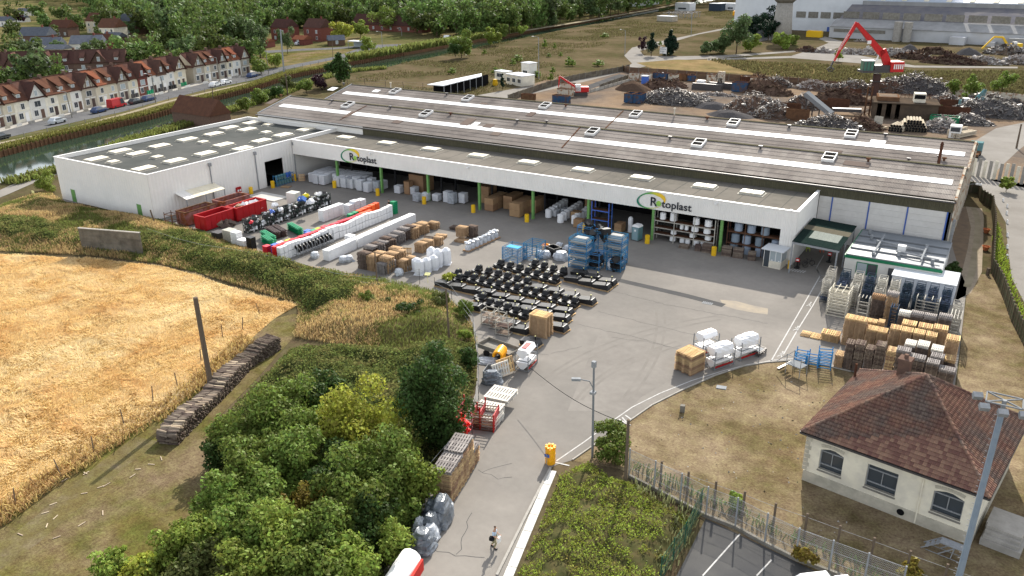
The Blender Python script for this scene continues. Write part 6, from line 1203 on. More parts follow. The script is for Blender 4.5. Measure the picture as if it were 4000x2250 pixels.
def bicycle(p, rz, lab, m):
    t = thing('bicycle', lab, 'bicycle', p, rz, 'bicycles parked by the porch')
    for x in (-.5,.5):
        mb = MB(); n = 14
        for k in range(n): a, b = 2*math.pi*k/n, 2*math.pi*(k+1)/n; mb.beam((x+.33*math.cos(a),0,.35+.33*math.sin(a)),(x+.33*math.cos(b),0,.35+.33*math.sin(b)),.05)
        mb.build('wheel', MT['black_plastic'], t)
    mb = MB()
    for a, b in (((-.5,.35),(-.1,.35)),((-.1,.35),(.35,.75)),((-.2,.8),(.35,.75)),((-.2,.8),(-.5,.35)),((-.1,.35),(-.22,.9)),((.35,.75),(.5,.35)),((.35,.75),(.33,1.0))): mb.beam((a[0],0,a[1]),(b[0],0,b[1]),.05)
    mb.build('frame', MT[m], t); MB().beam((.33,-.28,1.0),(.33,.28,1.0),.04).build('handlebar', MT['dark_metal'], t); MB().cbox(-.22,0,.93,.25,.14,.06).build('saddle', MT['black_plastic'], t)
p = c8(330,1400); bicycle((p.x,p.y,G0), .2, 'dark bicycle parked against the canopy corner', 'dark_metal'); p = c8(380,1390); bicycle((p.x+.2,p.y+.3,G0), .6, 'black bicycle parked nearer the porch', 'dark_metal')
for k, (x, y) in enumerate(((290,1410),(612,1350))):
    p = c8(x, y); t = thing('bollard_sign', 'red and white warning stand %s' % ('beside the bicycles' if k == 0 else 'inside the porch opening'), 'sign', (p.x,p.y,G0)); MB().box(-.3,-.3,0,.3,.3,.15).build('foot', MT['black_plastic'], t); MB().cyl((0,0,.15),(0,0,1.1),.13,.13,8).build('post', MT['black_plastic'], t); MB().box(-.25,-.16,.9,.25,-.12,1.4).build('board', MT['red_paint'], t); MB().box(-.16,-.18,1.05,.16,-.165,1.25).build('band', MT['frame_white'], t)
p = c8(205,1415); tag(MB().cyl((0,0,0),(0,0,1.1),.14,.14,10).build('yellow_bollard', MT['yellow'], None, (p.x,p.y,G0)), 'yellow steel bollard at the foot of the canopy corner', 'bollard')
for k, (x, y, m) in enumerate(((400,1240,'lime'),(540,1250,'orange_plastic'))):
    p = c8(x, y); t = thing('plastic_chair', '%s plastic chair under the green porch roof' % ('lime green' if k == 0 else 'orange'), 'chair', (p.x,p.y,G0), .4); MB().box(-.25,-.25,.42,.25,.25,.46).build('seat', MT[m], t); MB().box(-.25,.22,.46,.25,.26,.95).build('backrest', MT[m], t)
    for a in (-.22,.22):
        for b in (-.22,.22): MB().beam((a,b,0),(a,b,.42),.05).build('leg', MT[m], t)
t0 = thing('yellow_barrel', '', 'barrel', (0,0,0), 0, 'yellow ribbed barrels guarding the canopy columns'); mb = MB(); mb.lathe(0,0,[(.34,0),(.34,.3),(.30,.33),(.34,.37),(.34,.68),(.30,.71),(.34,.75),(.34,1.15)],12); mb.build('drum', MT['yellow'], t0); MB().lathe(0,0,[(.30,1.15),(.30,1.2),(.12,1.2)],12).build('lid', MT['yellow'], t0)
bl = [(-107.7,95.6,'right of the annex loading door'),(-108.0,101.0,'in the corner between annex and canopy'),(-98.4,101.0,'at the leftmost green column'),(-88.6,100.9,'at the second green column from the left'),(-78.8,100.8,'at the third green column from the left'),(-69.3,100.9,'at the fourth green column from the left'),(-59.6,100.9,'at the fifth green column, in the middle'),(-50.0,100.9,'behind the blue racks'),(-40.2,100.8,'beside the portable toilet'),(-30.7,100.7,'at the rightmost green column'),(-107.9,90.9,'left of the annex loading door')]
for k, (x, y, l) in enumerate(bl): o = t0 if k == 0 else copy_tree(t0); o.location = (x, y, G0); o['label'] = 'yellow ribbed barrel '+l
p = r7(312,485); t = thing('crash_cushion', 'yellow ribbed crash barrel with small blue sign at the road corner', 'barrel', (p.x,p.y+.4,G0)); mb = MB(); mb.lathe(0,0,[(.41,0),(.41,.4),(.37,.45),(.41,.5),(.41,.9),(.37,.95),(.41,1.0),(.4,1.35)],14); mb.build('drum', MT['orange_yellow'], t)
for k in range(8): MB().cbox(.33*math.cos(k*.785),.33*math.sin(k*.785),1.42,.2,.16,.25,k*.785).build('crown_block', MT['orange_yellow'], t)
MB().box(-.22,-.56,.8,.2,-.52,1.05).build('blue_sign', MT['blue_paint'], t); MB().cyl((0,-.58,0),(0,-.58,1.1),.03,.03,6).build('sign_post', MT['galv'], t)
# ---------------- goods under the canopy
def bagpallet(x, y, h, m, lab, w_=1.25, grp='pallets of white bags under the canopy', wob=.05):
    n = int(h/.16); mb = MB(); rn = random.Random(int(x*7+y))
    for k in range(n): d = rn.uniform(-wob, wob)*.5; mb.hexa([(-w_/2+.06+d,-w_/2+.06,k*.16),(w_/2-.06+d,-w_/2+.06,k*.16),(w_/2-.06+d,w_/2-.06,k*.16),(-w_/2+.06+d,w_/2-.06,k*.16)], [(-w_/2+d,-w_/2,k*.16+.13),(w_/2+d,-w_/2,k*.16+.13),(w_/2+d,w_/2,k*.16+.13),(-w_/2+d,w_/2,k*.16+.13)])
    o = mb.build('bag_stack', MT[m], None, (x, y, G0+.13), rn.uniform(-.06,.06)); tag(o, lab, 'bag stack', grp)
k = 0
for i in range(7):
    for j in range(4):
        x, y = -104.2+i*1.4+(.4 if i > 2 else 0), 101.3+j*1.4+i*.15
        if i in (3,) and j == 0: continue
        bagpallet(x, y+(.6 if i == 0 else 0), 1.9 if j else 1.75, 'bag_white', 'white bag stack left of the second column, %s place in the %s rank' % (nth(i), nth(j))); k += 1
for i, (x, y, h) in enumerate(((-96.0,102.2,1.9),(-94.6,102.6,2.0),(-93.1,101.9,1.9),(-91.4,101.7,1.7),(-90.0,102.6,1.8),(-92.5,104.0,1.8),(-94.5,104.6,1.9),(-90.5,104.6,1.5),(-80.6,101.4,1.3),(-79.6,102.3,1.4),(-78.0,103.2,1.2),(-76.0,103.5,1.8),(-74.9,103.2,1.9),(-73.6,104.4,1.7),(-86.4,103.8,1.3),(-83.6,104.4,1.4),(-56.0,106.5,1.2),(-57.4,105.5,1.0))):
    bagpallet(x, y, h, 'bag_white' if i % 4 else 'wrap', 'white bag stack between the columns, %s counted from the left group' % nth(i), 1.2)
for i, (x, y, w_, d_, h) in enumerate(((-84.6,104.2,1.1,1.1,2.2),(-67.5,104.8,1.6,4.5,2.0),(-65.4,106.5,1.6,3.5,2.1),(-62.4,104.4,1.8,5,2.1),(-61.0,106.5,1.2,3,2.1),(-84.0,107,3,3,3.0),(-53.5,105.2,1.3,1.3,1.4),(-53.3,109.5,1.3,1.3,2.6),(-51.6,102.5,1.4,1.2,1.2),(-45.6,103.6,1.1,1.6,1.3),(-70.6,107,2,2.5,2.8))):
    t = thing('cardboard_stack', 'brown cardboard cartons under the canopy, %s pile from the left' % nth(i), 'cartons', (x,y,G0), 0, 'cardboard carton piles under the canopy'); n = max(1, int(d_/1.15)); 
    for j in range(n):
        for q in range(2): MB().box(-w_/2,-d_/2+j*d_/n,q*h/2+.1,w_/2,-d_/2+(j+1)*d_/n-.05,(q+1)*h/2+.08).build('carton', MT['cardboard'], t)
def drum(x, y, z, r, h, lab, m='white_plastic'): 
    mb = MB(); mb.lathe(0,0,[(r,0),(r*1.02,h*.1),(r*.98,h*.5),(r,h*.88),(r*.6,h*.97),(r*.25,h)],12); return tag(mb.build('storage_tank', MT[m], None, (x,y,z), smooth=False), lab, 'tank', 'white cylindrical tanks under the canopy')
k = 0
for c_, (x0, y0, n) in enumerate(((-57.8,104.3,6),(-55.0,103.0,7),(-52.9,103.5,7))):
    for j in range(n): drum(x0-.1*j, y0+j*1.25, G0+.1, .5, 1.35, 'white round tank on the canopy floor, %s in the %s line' % (nth(j), nth(c_)))
drum(-44.3,104.3,G0,.36,2.3,'tall thin white cylinder standing alone in the dark bay')
def shelf(x0, x1, y, h, levels, m, lab, bays=3):
    t = thing('pallet_racking', lab, 'racking', (x0, y, G0), 0, 'pallet racking under the canopy'); L_ = x1-x0
    for k in range(bays+1):
        for yy in (0, 1.1): MB().beam((k*L_/bays,yy,0),(k*L_/bays,yy,h),.1).build('upright', MT[m], t)
    for z in levels:
        for yy in (0, 1.1): MB().beam((0,yy,z),(L_,yy,z),.07,.13).build('beam', MT[m], t)
        MB().box(0,.05,z+.07,L_,1.05,z+.1).build('deck', MT['rust'], t)
    return t
shelf(-40.0,-31.4,102.6,4.2,(1.0,1.9,2.9),'pale_steel','weathered pallet racking of white tanks right of the portable toilet'); shelf(-29.8,-22.8,103.0,4.2,(1.3,2.9),'rust','rusty pallet racking with blue-grey tanks behind the guard cabin',3)
shelf(-49.6,-46.9,102.4,4.3,(.3,1.6,3.0),'blue_plastic','dark blue racking with boxes beside the middle column',1)
for i, (x, z, r, h) in enumerate(((-39.0,3.0,.42,1.0),(-37.5,3.0,.45,1.2),(-34.2,3.0,.45,1.0),(-32.5,3.0,.5,.9),(-36.2,2.0,.26,.8),(-35.5,2.0,.26,.8),(-34.3,2.0,.5,.8),(-32.6,2.0,.5,.8),(-37.3,1.1,.42,.75),(-36.0,.1,.35,.8),(-35.2,.1,.35,.8),(-37.4,.1,.4,.8),(-34.0,.1,.45,.8),(-33.1,.1,.3,.7),(-32.1,.1,.35,.8),(-34.6,1.1,.4,.75),(-32.4,1.1,.45,.75))): drum(x, 103.1, G0+z+.1, r, h, 'white tank on the weathered racking, %s counted from the top left' % nth(i))
for i, (x, z) in enumerate(((-28.8,1.45),(-27.3,1.45),(-25.6,1.45),(-28.9,.05),(-27.2,.05),(-25.5,.05),(-24.2,.05),(-28.5,3.05),(-26.8,3.05),(-25.0,3.05),(-23.5,1.45))): drum(x, 103.5, G0+z, .55, 1.15, 'blue-grey tank on the rusty racking, %s counted from the left' % nth(i), 'drum_grey' if M('drum_grey', (.25,.30,.36), rv=.25) else '')
for i, (x, w_, h) in enumerate(((-35.1,1.3,.5),(-31.9,1.3,1.2),(-29.2,1.3,1.4),(-27.7,1.3,1.3),(-25.9,1.0,1.2),(-33.2,.8,.9))):
    t = thing('wooden_crate', 'old slatted crate in front of the racking, %s from the portable toilet' % nth(i), 'crate', (x,101.6,G0), .05*i, 'old slatted crates before the racking')
    for j in range(int(h/.16)): MB().box(-w_/2,-.5,j*.16,w_/2,.5,j*.16+.12).build('slat', MT['pallet_old'], t)
# things along the annex wall
p0 = c6(200,560)
for i in range(12):
    x, y = -107.9, 96.8+(i % 6)*.62; t = MB(); t.lathe(0,0,[(.25,0),(.26,.7),(.12,.85)],8); tag(t.build('gas_cylinder', MT['teal'] if i < 10 else MT['blue_plastic'], None, (x+.0, y, G0+.1+(.95 if i > 5 else 0))), 'teal bottle in the %s tier of the rack by the annex wall, %s along' % ('upper' if i > 5 else 'lower', nth(i % 6)), 'gas bottle', 'teal bottles racked by the annex wall')
frame_rack(-107.9,98.4,.8,4.0,1.9,3,'blue_steel','blue bottle rack standing along the annex wall',rails=1)
p = c6(450,510); leaning(Vector((-106.8,101.6,.6)), 'brown pallet leaning in the corner between annex and canopy', 'pallet_tan', .8, 1.3, 1.2, 1.2)
# people
# ================================================================ HOUSES AND STREET BEYOND THE CANAL
def win(par, mb_at, w_, h_, m='glass', frame='frame_white', d=.08):
    x, y, z = mb_at; f = MB().box(x-w_/2-.1,y-d,z-.1,x+w_/2+.1,y-.002,z+h_+.1).build('window', MT[frame], par)
    p = MB(); p.box(x-w_/2,y-d-.02,z,x-.03,y-d-.001,z+h_); p.box(x+.03,y-d-.02,z,x+w_/2,y-d-.001,z+h_); p.build('pane', MT[m], f)
def cottage(p0, p1, kind, wall, roof, lab, seed, dp=8.0, eh=5.2, rh=3.6, timber=True, endwall=False, grp='terraced cottages along the canal street'):
    d = p1-p0; L_ = d.length; t = thing('terraced_house', lab, 'house', (p0.x, p0.y, TB), math.atan2(d.y, d.x), grp); rn = random.Random(seed)
    MB().box(.01,0,0,L_-.01,dp,eh).build('wall', MT[wall], t)
    r = MB(); o = .35; r.hexa([(0,-o,eh-.25),(L_,-o,eh-.25),(L_,dp/2,eh+rh-.1),(0,dp/2,eh+rh-.1)], [(0,-o,eh-.1),(L_,-o,eh-.1),(L_,dp/2,eh+rh+.1),(0,dp/2,eh+rh+.1)]); r.hexa([(0,dp/2,eh+rh-.1),(L_,dp/2,eh+rh-.1),(L_,dp+o,eh-.25),(0,dp+o,eh-.25)], [(0,dp/2,eh+rh+.1),(L_,dp/2,eh+rh+.1),(L_,dp+o,eh-.1),(0,dp+o,eh-.1)])
    rf = r.build('roof', MT[roof], t); MB().beam((0,dp/2,eh+rh+.14),(L_,dp/2,eh+rh+.14),.28,.12).build('ridge', MT['tile_dark'], rf)
    for k in range(9):
        z0 = eh-.1+rh*k/9; y0 = -o+(dp/2+o)*k/9; MB().box(.02,y0,z0+.0,L_-.02,y0+.1,z0+.07).build('tile_course', MT[roof], rf)
    g = MB(); g.add([(.01,.01,eh),(.01,dp-.01,eh),(.01,dp/2,eh+rh-.15),(L_-.01,.01,eh),(L_-.01,dp-.01,eh),(L_-.01,dp/2,eh+rh-.15)], [(0,1,2),(5,4,3)]); g.build('end_gable', MT[wall], t)
    if kind == 'G':
        gh = rh*.95; c = L_/2; a = min(L_/2, 2.7)
        b = MB(); b.add([(c-a,-.15,eh-.1),(c+a,-.15,eh-.1),(c,-.15,eh+gh),(c-a,dp/2,eh-.1),(c+a,dp/2,eh-.1),(c,dp/2,eh+gh)], [(0,1,2),(0,2,5,3),(1,4,5,2)]); b.box(c-a,-.15,eh-.8,c+a,0,eh-.1); b.build('front_gable', MT[wall if timber != 'brown' else 'wall_brownbrick'], t)
        for s in (-1, 1):
            q = MB(); q.hexa([(c+s*(a+.35),-.7,eh-.45),(c,-.7,eh+gh+.05),(c,dp/2,eh+gh+.05),(c+s*(a+.35),dp/2,eh-.45)], [(c+s*(a+.35),-.7,eh-.28),(c,-.7,eh+gh+.25),(c,dp/2,eh+gh+.25),(c+s*(a+.35),dp/2,eh-.28)]); q.build('gable_roof', MT['tile_dark' if roof != 'tile_orange' else roof], t)
        if timber:
            tb = MB()
            for q in range(-2, 3): hgt = gh*(1-abs(q)*.8/a/1.0)-.2; tb.beam((c+q*.8,-.18,eh-.1),(c+q*.8,-.18,eh+max(.2, hgt)),.13,.06)
            tb.beam((c-a,-.18,eh-.05),(c+a,-.18,eh-.05),.14,.06); tb.beam((c-a*.6,-.18,eh+gh*.36),(c+a*.6,-.18,eh+gh*.36),.13,.06); tb.build('timbering', MT['timber'], t)
        win(t, (c,-.16,eh+.4), .7, 1.2, 'glass_pale')
        win(t, (c,0,eh-2.2), 1.7, 1.3, 'glass' if seed % 2 else 'glass_pale')
    else:
        c = L_/2; w2 = .75; z1 = eh+.5; q = MB(); q.hexa([(c-w2,.3,z1+.9),(c+w2,.3,z1+.9),(c+w2,dp/2-.6,eh+rh-.5),(c-w2,dp/2-.6,eh+rh-.5)], [(c-w2-.1,.1,z1+1.05),(c+w2+.1,.1,z1+1.05),(c+w2+.1,dp/2-.5,eh+rh-.2),(c-w2-.1,dp/2-.5,eh+rh-.2)]); dm = MB().box(c-w2+.1,.5,eh,c+w2-.1,2.4,z1+.95).build('dormer', MT['wall_beige'], t); q.build('dormer_roof', MT[roof], dm); win(dm, (c,.5,z1), .8, .75, 'glass_pale')
        win(t, (c+.2,0,eh-2.1), .9, 1.25, ('glass','glass_pale')[seed % 2])
    win(t, (L_*.32,0,.9), 1.1, 1.3, 'glass'); dr = MB().box(L_*.72-.5,-.06,0,L_*.72+.5,-.002,2.2).build('door', MT[('brown_plastic','frame_white','wall_brownbrick')[seed % 3]], t)
    for x in (L_*.32, L_*.72):
        ar = MB(); ar.box(x-.85,-.1,2.35,x+.85,-.003,2.6); ar.build('arch_lintel', MT['wall_white'], t)
    if seed % 2 == 0: MB().box(L_-.6,dp/2-.4,eh+rh-.3,L_+.0,dp/2+.4,eh+rh+.8).build('chimney', MT['wall_brownbrick'], rf)
    # front yard: low wall, bins, hedge
    fy = MB(); fy.box(.1,-3.2,0,L_*.45,-3.05,.7); fy.build('yard_wall', MT[('wall_white','concrete','wall_beige')[seed % 3]], t)
    return t
def along(pts):                                   # polyline through facade base points on the terrace
    P = [at(x/2.574, y/2.574, TB) for x, y in pts]; xs = [p[0] for p in pts]
    def f(x):
        for i in range(len(xs)-1):
            if x <= xs[i+1] or i == len(xs)-2: return P[i].lerp(P[i+1], (x-xs[i])/(xs[i+1]-xs[i]))
    return f
fa = along([(-300,1350),(220,1238),(900,1088),(1500,950),(1885,858)])
R1 = [(-300,-170,'D','wall_cream','tile_brown'),(-170,-60,'D','wall_beige','tile_orange'),(-60,60,'G','wall_beige','tile_brown'),(60,180,'D','wall_cream','tile_brown'),(180,320,'D','render_cream','tile_brown'),(320,475,'G','wall_white','tile_dark'),(475,600,'D','render_cream','tile_brown'),(600,730,'D','wall_cream','tile_brown'),(730,845,'D','wall_white','tile_brown'),(845,985,'G','wall_beige','tile_dark'),(985,1090,'D','wall_cream','tile_orange'),(1090,1190,'D','wall_cream','tile_brown'),(1190,1300,'G','wall_beige','tile_dark'),(1300,1400,'D','wall_cream','tile_brown'),(1400,1505,'G','wall_brick','tile_dark'),(1505,1590,'D','wall_white','tile_orange'),(1590,1690,'G','wall_white','tile_dark'),(1690,1765,'D','wall_white','tile_brown'),(1765,1885,'G','wall_cream','tile_dark')]
for k, (a, b, kd, wl, rf, ) in enumerate(R1):
    tm = True if k in (9, 12, 18, 2) else ('brown' if k == 16 else False)
    cottage(fa(a), fa(b), kd, wl, rf, '%s terraced house with %s, %s from the right in the long canal-side row' % (wl.split('_')[1].replace('white','white'), {'G':'front gable','D':'small roof dormer'}[kd], nth(len(R1)-1-k)), k, timber=tm)
fb = along([(1960,842),(2180,800),(2520,735)])
R2 = [(1960,2070,'G','wall_beige','tile_dark'),(2070,2130,'D','wall_cream','tile_brown'),(2130,2215,'D','wall_beige','tile_brown'),(2215,2290,'G','wall_beige','tile_dark'),(2290,2350,'D','wall_cream','tile_brown'),(2350,2430,'D','wall_white','tile_orange'),(2430,2520,'G','wall_beige','tile_dark')]
for k, (a, b, kd, wl, rf) in enumerate(R2): cottage(fb(a), fb(b), kd, wl, rf, '%s house with %s, %s from the left in the shorter right-hand terrace' % (wl.split('_')[1], {'G':'front gable','D':'roof dormer'}[kd], nth(k)), k+30, timber=k in (0, 3), grp='houses of the shorter right-hand terrace')
fc = lambda x: at(x/2.574, (668-.03*x+0)/2.574, TB+4.2)
for k in range(8):
    a, b = fc(-120+k*172), fc(-120+(k+1)*172); cottage(Vector((a.x,a.y,0)), Vector((b.x,b.y,0)), 'G' if k in (1,3,6) else 'D', 'wall_brownbrick', 'tile_dark', 'brown brick house with dark roof, %s from the left in the rear terrace' % nth(k), k+60, eh=4.6, rh=3.6, grp='dark-roofed houses of the rear terrace')
def house(px, py, w_, d_, eh, rh, rz, wall, roof, lab, zr=None, hip=0, g=TB, wins=3, chim=True):
    p = D(px, py, g+(zr if zr is not None else eh)); t = thing('house', lab, 'house', (p.x, p.y, g), rz)
    MB().box(-w_/2,-d_/2,0,w_/2,d_/2,eh).build('wall', MT[wall], t)
    a, b = w_/2+.3, d_/2+.3; h = hip; r = MB(); r.add([(-a,-b,eh),(a,-b,eh),(a,b,eh),(-a,b,eh),(-a+h*1.0,0,eh+rh),(a-h*1.0,0,eh+rh)], [(0,1,5,4),(2,3,4,5),(1,2,5),(3,0,4),(3,2,1,0)]); rf = r.build('roof', MT[roof], t)
    if not hip: m_ = MB(); m_.add([(-w_/2-.01,-d_/2,eh),(-w_/2-.01,d_/2,eh),(-w_/2-.31,0,eh+rh-.1),(w_/2+.01,-d_/2,eh),(w_/2+.01,d_/2,eh),(w_/2+.31,0,eh+rh-.1)], [(0,2,1),(3,4,5)]); m_.build('gable_wall', MT[wall], t)
    if chim: MB().box(w_*.2,-.3,eh+rh-.6,w_*.2+.7,.3,eh+rh+.9).build('chimney', MT['wall_brick'], rf)
    for fl in range(2 if eh > 4.5 else 1):
        for k in range(wins): win(t, (-w_/2+(k+.5)*w_/wins, -d_/2, .9+fl*2.7), .9, 1.3, 'glass' if (k+fl) % 2 else 'glass_pale')
    return t
ra_ = .25
house(252,52,11,9,6,4,.3,'wall_cream','tile_brown','cream house with brown roof behind the round garden tree'); house(282,68,9,10,5.6,4,.35,'render_cream','tile_brown','tall cream gabled house left of the slate villa')
house(330,52,13,10,6.6,3.4,.25,'wall_brownbrick','slate','dark brick villa with slate hipped roof and white windows',hip=2.5,wins=4); house(95,88,13,9,3.6,3.6,.5,'wall_brownbrick','slate','low house with pale grey slate roof at the upper left',wins=3)
house(160,68,10,9,4.4,3.6,.4,'wall_brownbrick','tile_brown','brown house with red-brown roof between the trees'); house(120,112,12,8,3,3,.6,'wall_white','slate','white cottage with grey roof above the rear terrace'); house(222,108,12,10,3.2,3.2,.7,'wall_white','slate','grey-roofed outbuilding behind the light tree',wins=2)
house(148,122,8,6,3,1.6,.4,'wall_cream','slate','small cream shed with grey roof above the rear terrace',chim=False,wins=1); house(262,100,10,7,3.6,2.6,.2,'wall_brick','tile_brown','brick extension with pale roof near the villa terrace'); house(288,92,9,6,2.6,2,.25,'wall_brownbrick','slate','blue-roofed low shed below the cream gabled house',chim=False)
house(62,28,9,6,3,2,.2,'wall_white','slate','small white bungalow at the far upper left'); house(56,44,7,5,2.6,1.4,.2,'wall_white','slate','white garage at the far upper left',chim=False,wins=1); house(15,52,8,6,3,2.4,.3,'wall_white','slate','pale house peeking out at the left edge'); house(1160/2.574*1+105,3,20,12,6,1,.1,'hall_white','slate','pale blue building glimpsed above the wood',chim=False)
house(716,68,9.5,8.5,6,3.6,.06,'wall_brick','tile_dark','left of two red brick houses with white window surrounds',wins=2); house(800,68,10.5,8.5,6,3.8,.03,'wall_brick','tile_dark','right of two red brick houses with white window surrounds',wins=2)
house(760,98,6.5,6,2.4,1.6,.1,'wall_brick','tile_orange','low orange-roofed garage between the brick houses',chim=False,wins=1); house(668,104,6,5,2.4,1.2,.1,'wall_brick','tile_orange','small tiled shed left of the brick houses',chim=False,wins=1); house(845,100,7,5,2.4,2,.9,'timber','slate','dark timber shed with white-edged roof',chim=False,wins=1)
house(985,62,46,9,3,5,.02,'wall_brick','tile_dark','long low building with dark red roof in front of the wood',chim=False,wins=8)
house(505,282,14,6.0,2.6,3.6,-.02,'wall_brownbrick','tile_brown','red tiled shed on the near canal bank beside the annex',g=0,chim=False,wins=0)
t = thing('bus_shelter', 'open shelter with pale flat roof beside the street junction', 'shelter', (*D(905,104,TB+2.6).xy, TB), .05); MB().box(-5,-2,2.6,5,2,2.8).build('roof', MT['hall_white'], t)
for x in (-4.8,4.8):
    for y in (-1.9,1.9): MB().beam((x,y,0),(x,y,2.6),.15).build('post', MT['galv'], t)
MB().box(-4.6,1.6,.1,4.6,1.75,2.3).build('screen', MT['glass_pale'], t)
# vehicles
def car(px, py, m, lab, rz=None, van=0, g=TB, grp='parked cars and vans along the canal street'):
    p = at(px, py, g); rz = rz if rz is not None else math.atan2(27, -7.4); t = thing('parked_van' if van else 'parked_car', lab, 'van' if van else 'car', (p.x, p.y, g+.03), rz, grp)
    L_, W2, H2 = ((4.2,.85,1.45), (5.2,1.0,2.35), (4.3,.9,1.8))[van]; a = L_/2; b = MB()
    b.hexa([(-a,-W2,.28),(a,-W2,.28),(a,W2,.28),(-a,W2,.28)], [(-a*.98,-W2,.85),(a*.98,-W2,.78),(a*.98,W2,.78),(-a*.98,W2,.85)])
    x0, x1, x2, x3 = ((-.95,-.62,.2,.5), (-.99,-.98,.55,.82), (-.98,-.94,.25,.55))[van]
    b.hexa([(x0*a,-W2*.98,.84),(x3*a,-W2*.98,.78),(x3*a,W2*.98,.78),(x0*a,W2*.98,.84)], [(x1*a,-W2*.8,H2),(x2*a,-W2*.8,H2),(x2*a,W2*.8,H2),(x1*a,W2*.8,H2)]); b.build('body', MT[m], t)
    gl = MB(); gl.hexa([(x2*a+.03,-W2*.8,H2-.03),(x3*a+.03,-W2*.92,.84),(x3*a+.03,W2*.92,.84),(x2*a+.03,W2*.8,H2-.03)], [(x2*a+.05,-W2*.8,H2-.03),(x3*a+.06,-W2*.92,.84),(x3*a+.06,W2*.92,.84),(x2*a+.05,W2*.8,H2-.03)]); gl.build('windscreen', MT['glass'], t)
    for s in (-1, 1):
        f0 = x0*.6 if not van else .2
        MB().hexa([(f0*a,s*(W2*.955),.92),((x3-.08)*a,s*(W2*.955),.9),((x3-.08)*a,s*(W2*.99),.9),(f0*a,s*(W2*.99),.92)], [(f0*a,s*(W2*.84),H2-.12),((x2)*a,s*(W2*.84),H2-.12),((x2)*a,s*(W2*.87),H2-.12),(f0*a,s*(W2*.87),H2-.12)]).build('side_window', MT['glass'], t)
        for x in (-.62, .62): MB().cyl((x*a,s*W2*.8,.32),(x*a,s*W2*1.02,.32),.32,.32,10).build('wheel', MT['black_plastic'], t)
    MB().box(a*.965,-W2*.8,.55,a*.995,W2*.8,.68).build('headlight', MT['frame_white'], t)
    return t
for x, y, m, v, l in ((226,482,'car_silver',0,'silver hatchback parked at the verge, leftmost on the street'),(388,440,'car_blue',0,'dark blue estate car behind the red van'),(458,420,'car_red',1,'red delivery van parked before the terrace'),(532,405,'car_dark',0,'black hatchback in front of the red van'),(582,394,'car_blue',0,'blue-grey car, second ahead of the red van'),(842,338,'car_white',0,'silver white car by the street lamp before the shorter terrace'),(882,328,'car_white',0,'white car just right of the street lamp'),(986,302,'car_blue',0,'blue car at the right end of the terrace street'),(2,545,'car_dark',0,'dark car cut off at the left photo edge')): car(x, y, m, l, van=v)
car(1752,153,'car_white','small white van parked on the canal track',rz=.3,van=2); car(1168,176,'car_silver','pale car parked between the two brick houses',rz=1.6)
for k, (x, y) in enumerate(((560,380),(600,372),(650,362),(690,352),(730,340),(360,418),(300,436),(130,470),(540,386),(860,290),(900,284),(940,276),(820,300))):
    p = at(x, y, TB); mb = MB(); mb.box(-1.2,-.35,0,-.5,.35,1.05); mb.box(-.3,-.35,0,.4,.35,1.0); mb.box(.6,-.4,0,1.4,.4,1.1); o = mb.build('wheelie_bins', MT[('black_plastic','green_plastic','dark_metal')[k % 3]], None, (p.x-2.5,p.y+.6,TB+.12), 1.85); o['kind'] = 'stuff'; o['label'] = 'dark wheelie bins clustered in the front gardens, %s cluster' % nth(k); o['category'] = 'bins'
# poles
def pole(px, py, tx, ty, r, m, lab, g=0.0, name='pole', cat='pole', arm=None, r1=None, rail=0):
    b = at(px, py, g); z0, z1 = g, HC-1
    for _ in range(50):
        zm = (z0+z1)/2; v = Vector((b.x, b.y, zm))-Vector((0, 0, HC)); y = 1125-FOC*v.dot(Uv)/v.dot(Fv)
        if y > ty: z0 = zm
        else: z1 = zm
    h = z0-g; v = Vector((b.x, b.y, z0))-Vector((0,0,HC)); dxp = (tx-(2000+FOC*v.dot(Rv)/v.dot(Fv)))/FOC*v.length
    t = thing(name, lab, cat, (b.x, b.y, g)); top = Rv*dxp; MB().cyl((0,0,-.1),(top.x,top.y,h),r,r1 or r*.75,8).build('shaft', MT[m], t)
    if arm == 'lamp': MB().beam((top.x,top.y,h),(top.x-1.4,top.y-.6,h+.25),.08).build('arm', MT['galv'], t); MB().cbox(top.x-1.7,top.y-.7,h+.25,.7,.25,.14,.4).build('lamp_head', MT['frame_white'], t)
    if arm == 'cross': MB().beam((top.x-.9,top.y,h-.35),(top.x+.9,top.y,h-.35),.12).build('crossarm', MT[m], t)
    return t, Vector((b.x+top.x, b.y+top.y, g+h))
for a in ((282,460,258,360,'tall concrete street pole before the white-gabled cottage'),(608,400,592,292,'street pole before the brick-red cottage'),(643,362,628,300,'thin street pole beside the white cottages'),(862,332,845,225,'street pole in front of the shorter terrace')): pole(*a[:4], .16, 'old_concrete', a[4], TB, 'street_pole', 'pole', 'lamp')
pole(1109,280,1095,115,.3,'galv','tallest pale grey mast by the street bend',TB,'mast','mast'); pole(1050,288,1038,195,.14,'old_concrete','short lamp pole at the garden corner',TB,'street_pole'); pole(1301,238,1297,150,.12,'wood_pole','wooden pole at the verge beyond the bend',TB,'street_pole'); pole(1495,200,1490,125,.12,'galv','lamp pole by the junction in front of the shelter',TB,'street_lamp','lamp','lamp')
_, wp1 = pole(1125,372,1115,287,.22,'wood_pole','wooden pole with crossarm behind the annex roof',0,'utility_pole','pole','cross'); pole(835,425,828,340,.14,'wood_pole','dark pole standing at the canal edge',0,'utility_pole','pole')
for a in ((2105,308,2104,145,'left grey lamp pole in the meadow behind the roof'),(2441,215,2443,118,'lamp pole beside the access road bend'),(2700,140,2703,50,'lamp pole left of the far dark trees'),(2898,85,2900,5,'far lamp pole before the white hall'),(1570,150,1568,112,'thin pole at the canal track')): pole(*a[:4], .12, 'galv', a[4], 0, 'lamp_pole', 'lamp', 'lamp')
pole(3970,580,3990,485,.2,'wood_pole','brown pole at the right edge by the scrapyard track',0,'utility_pole')
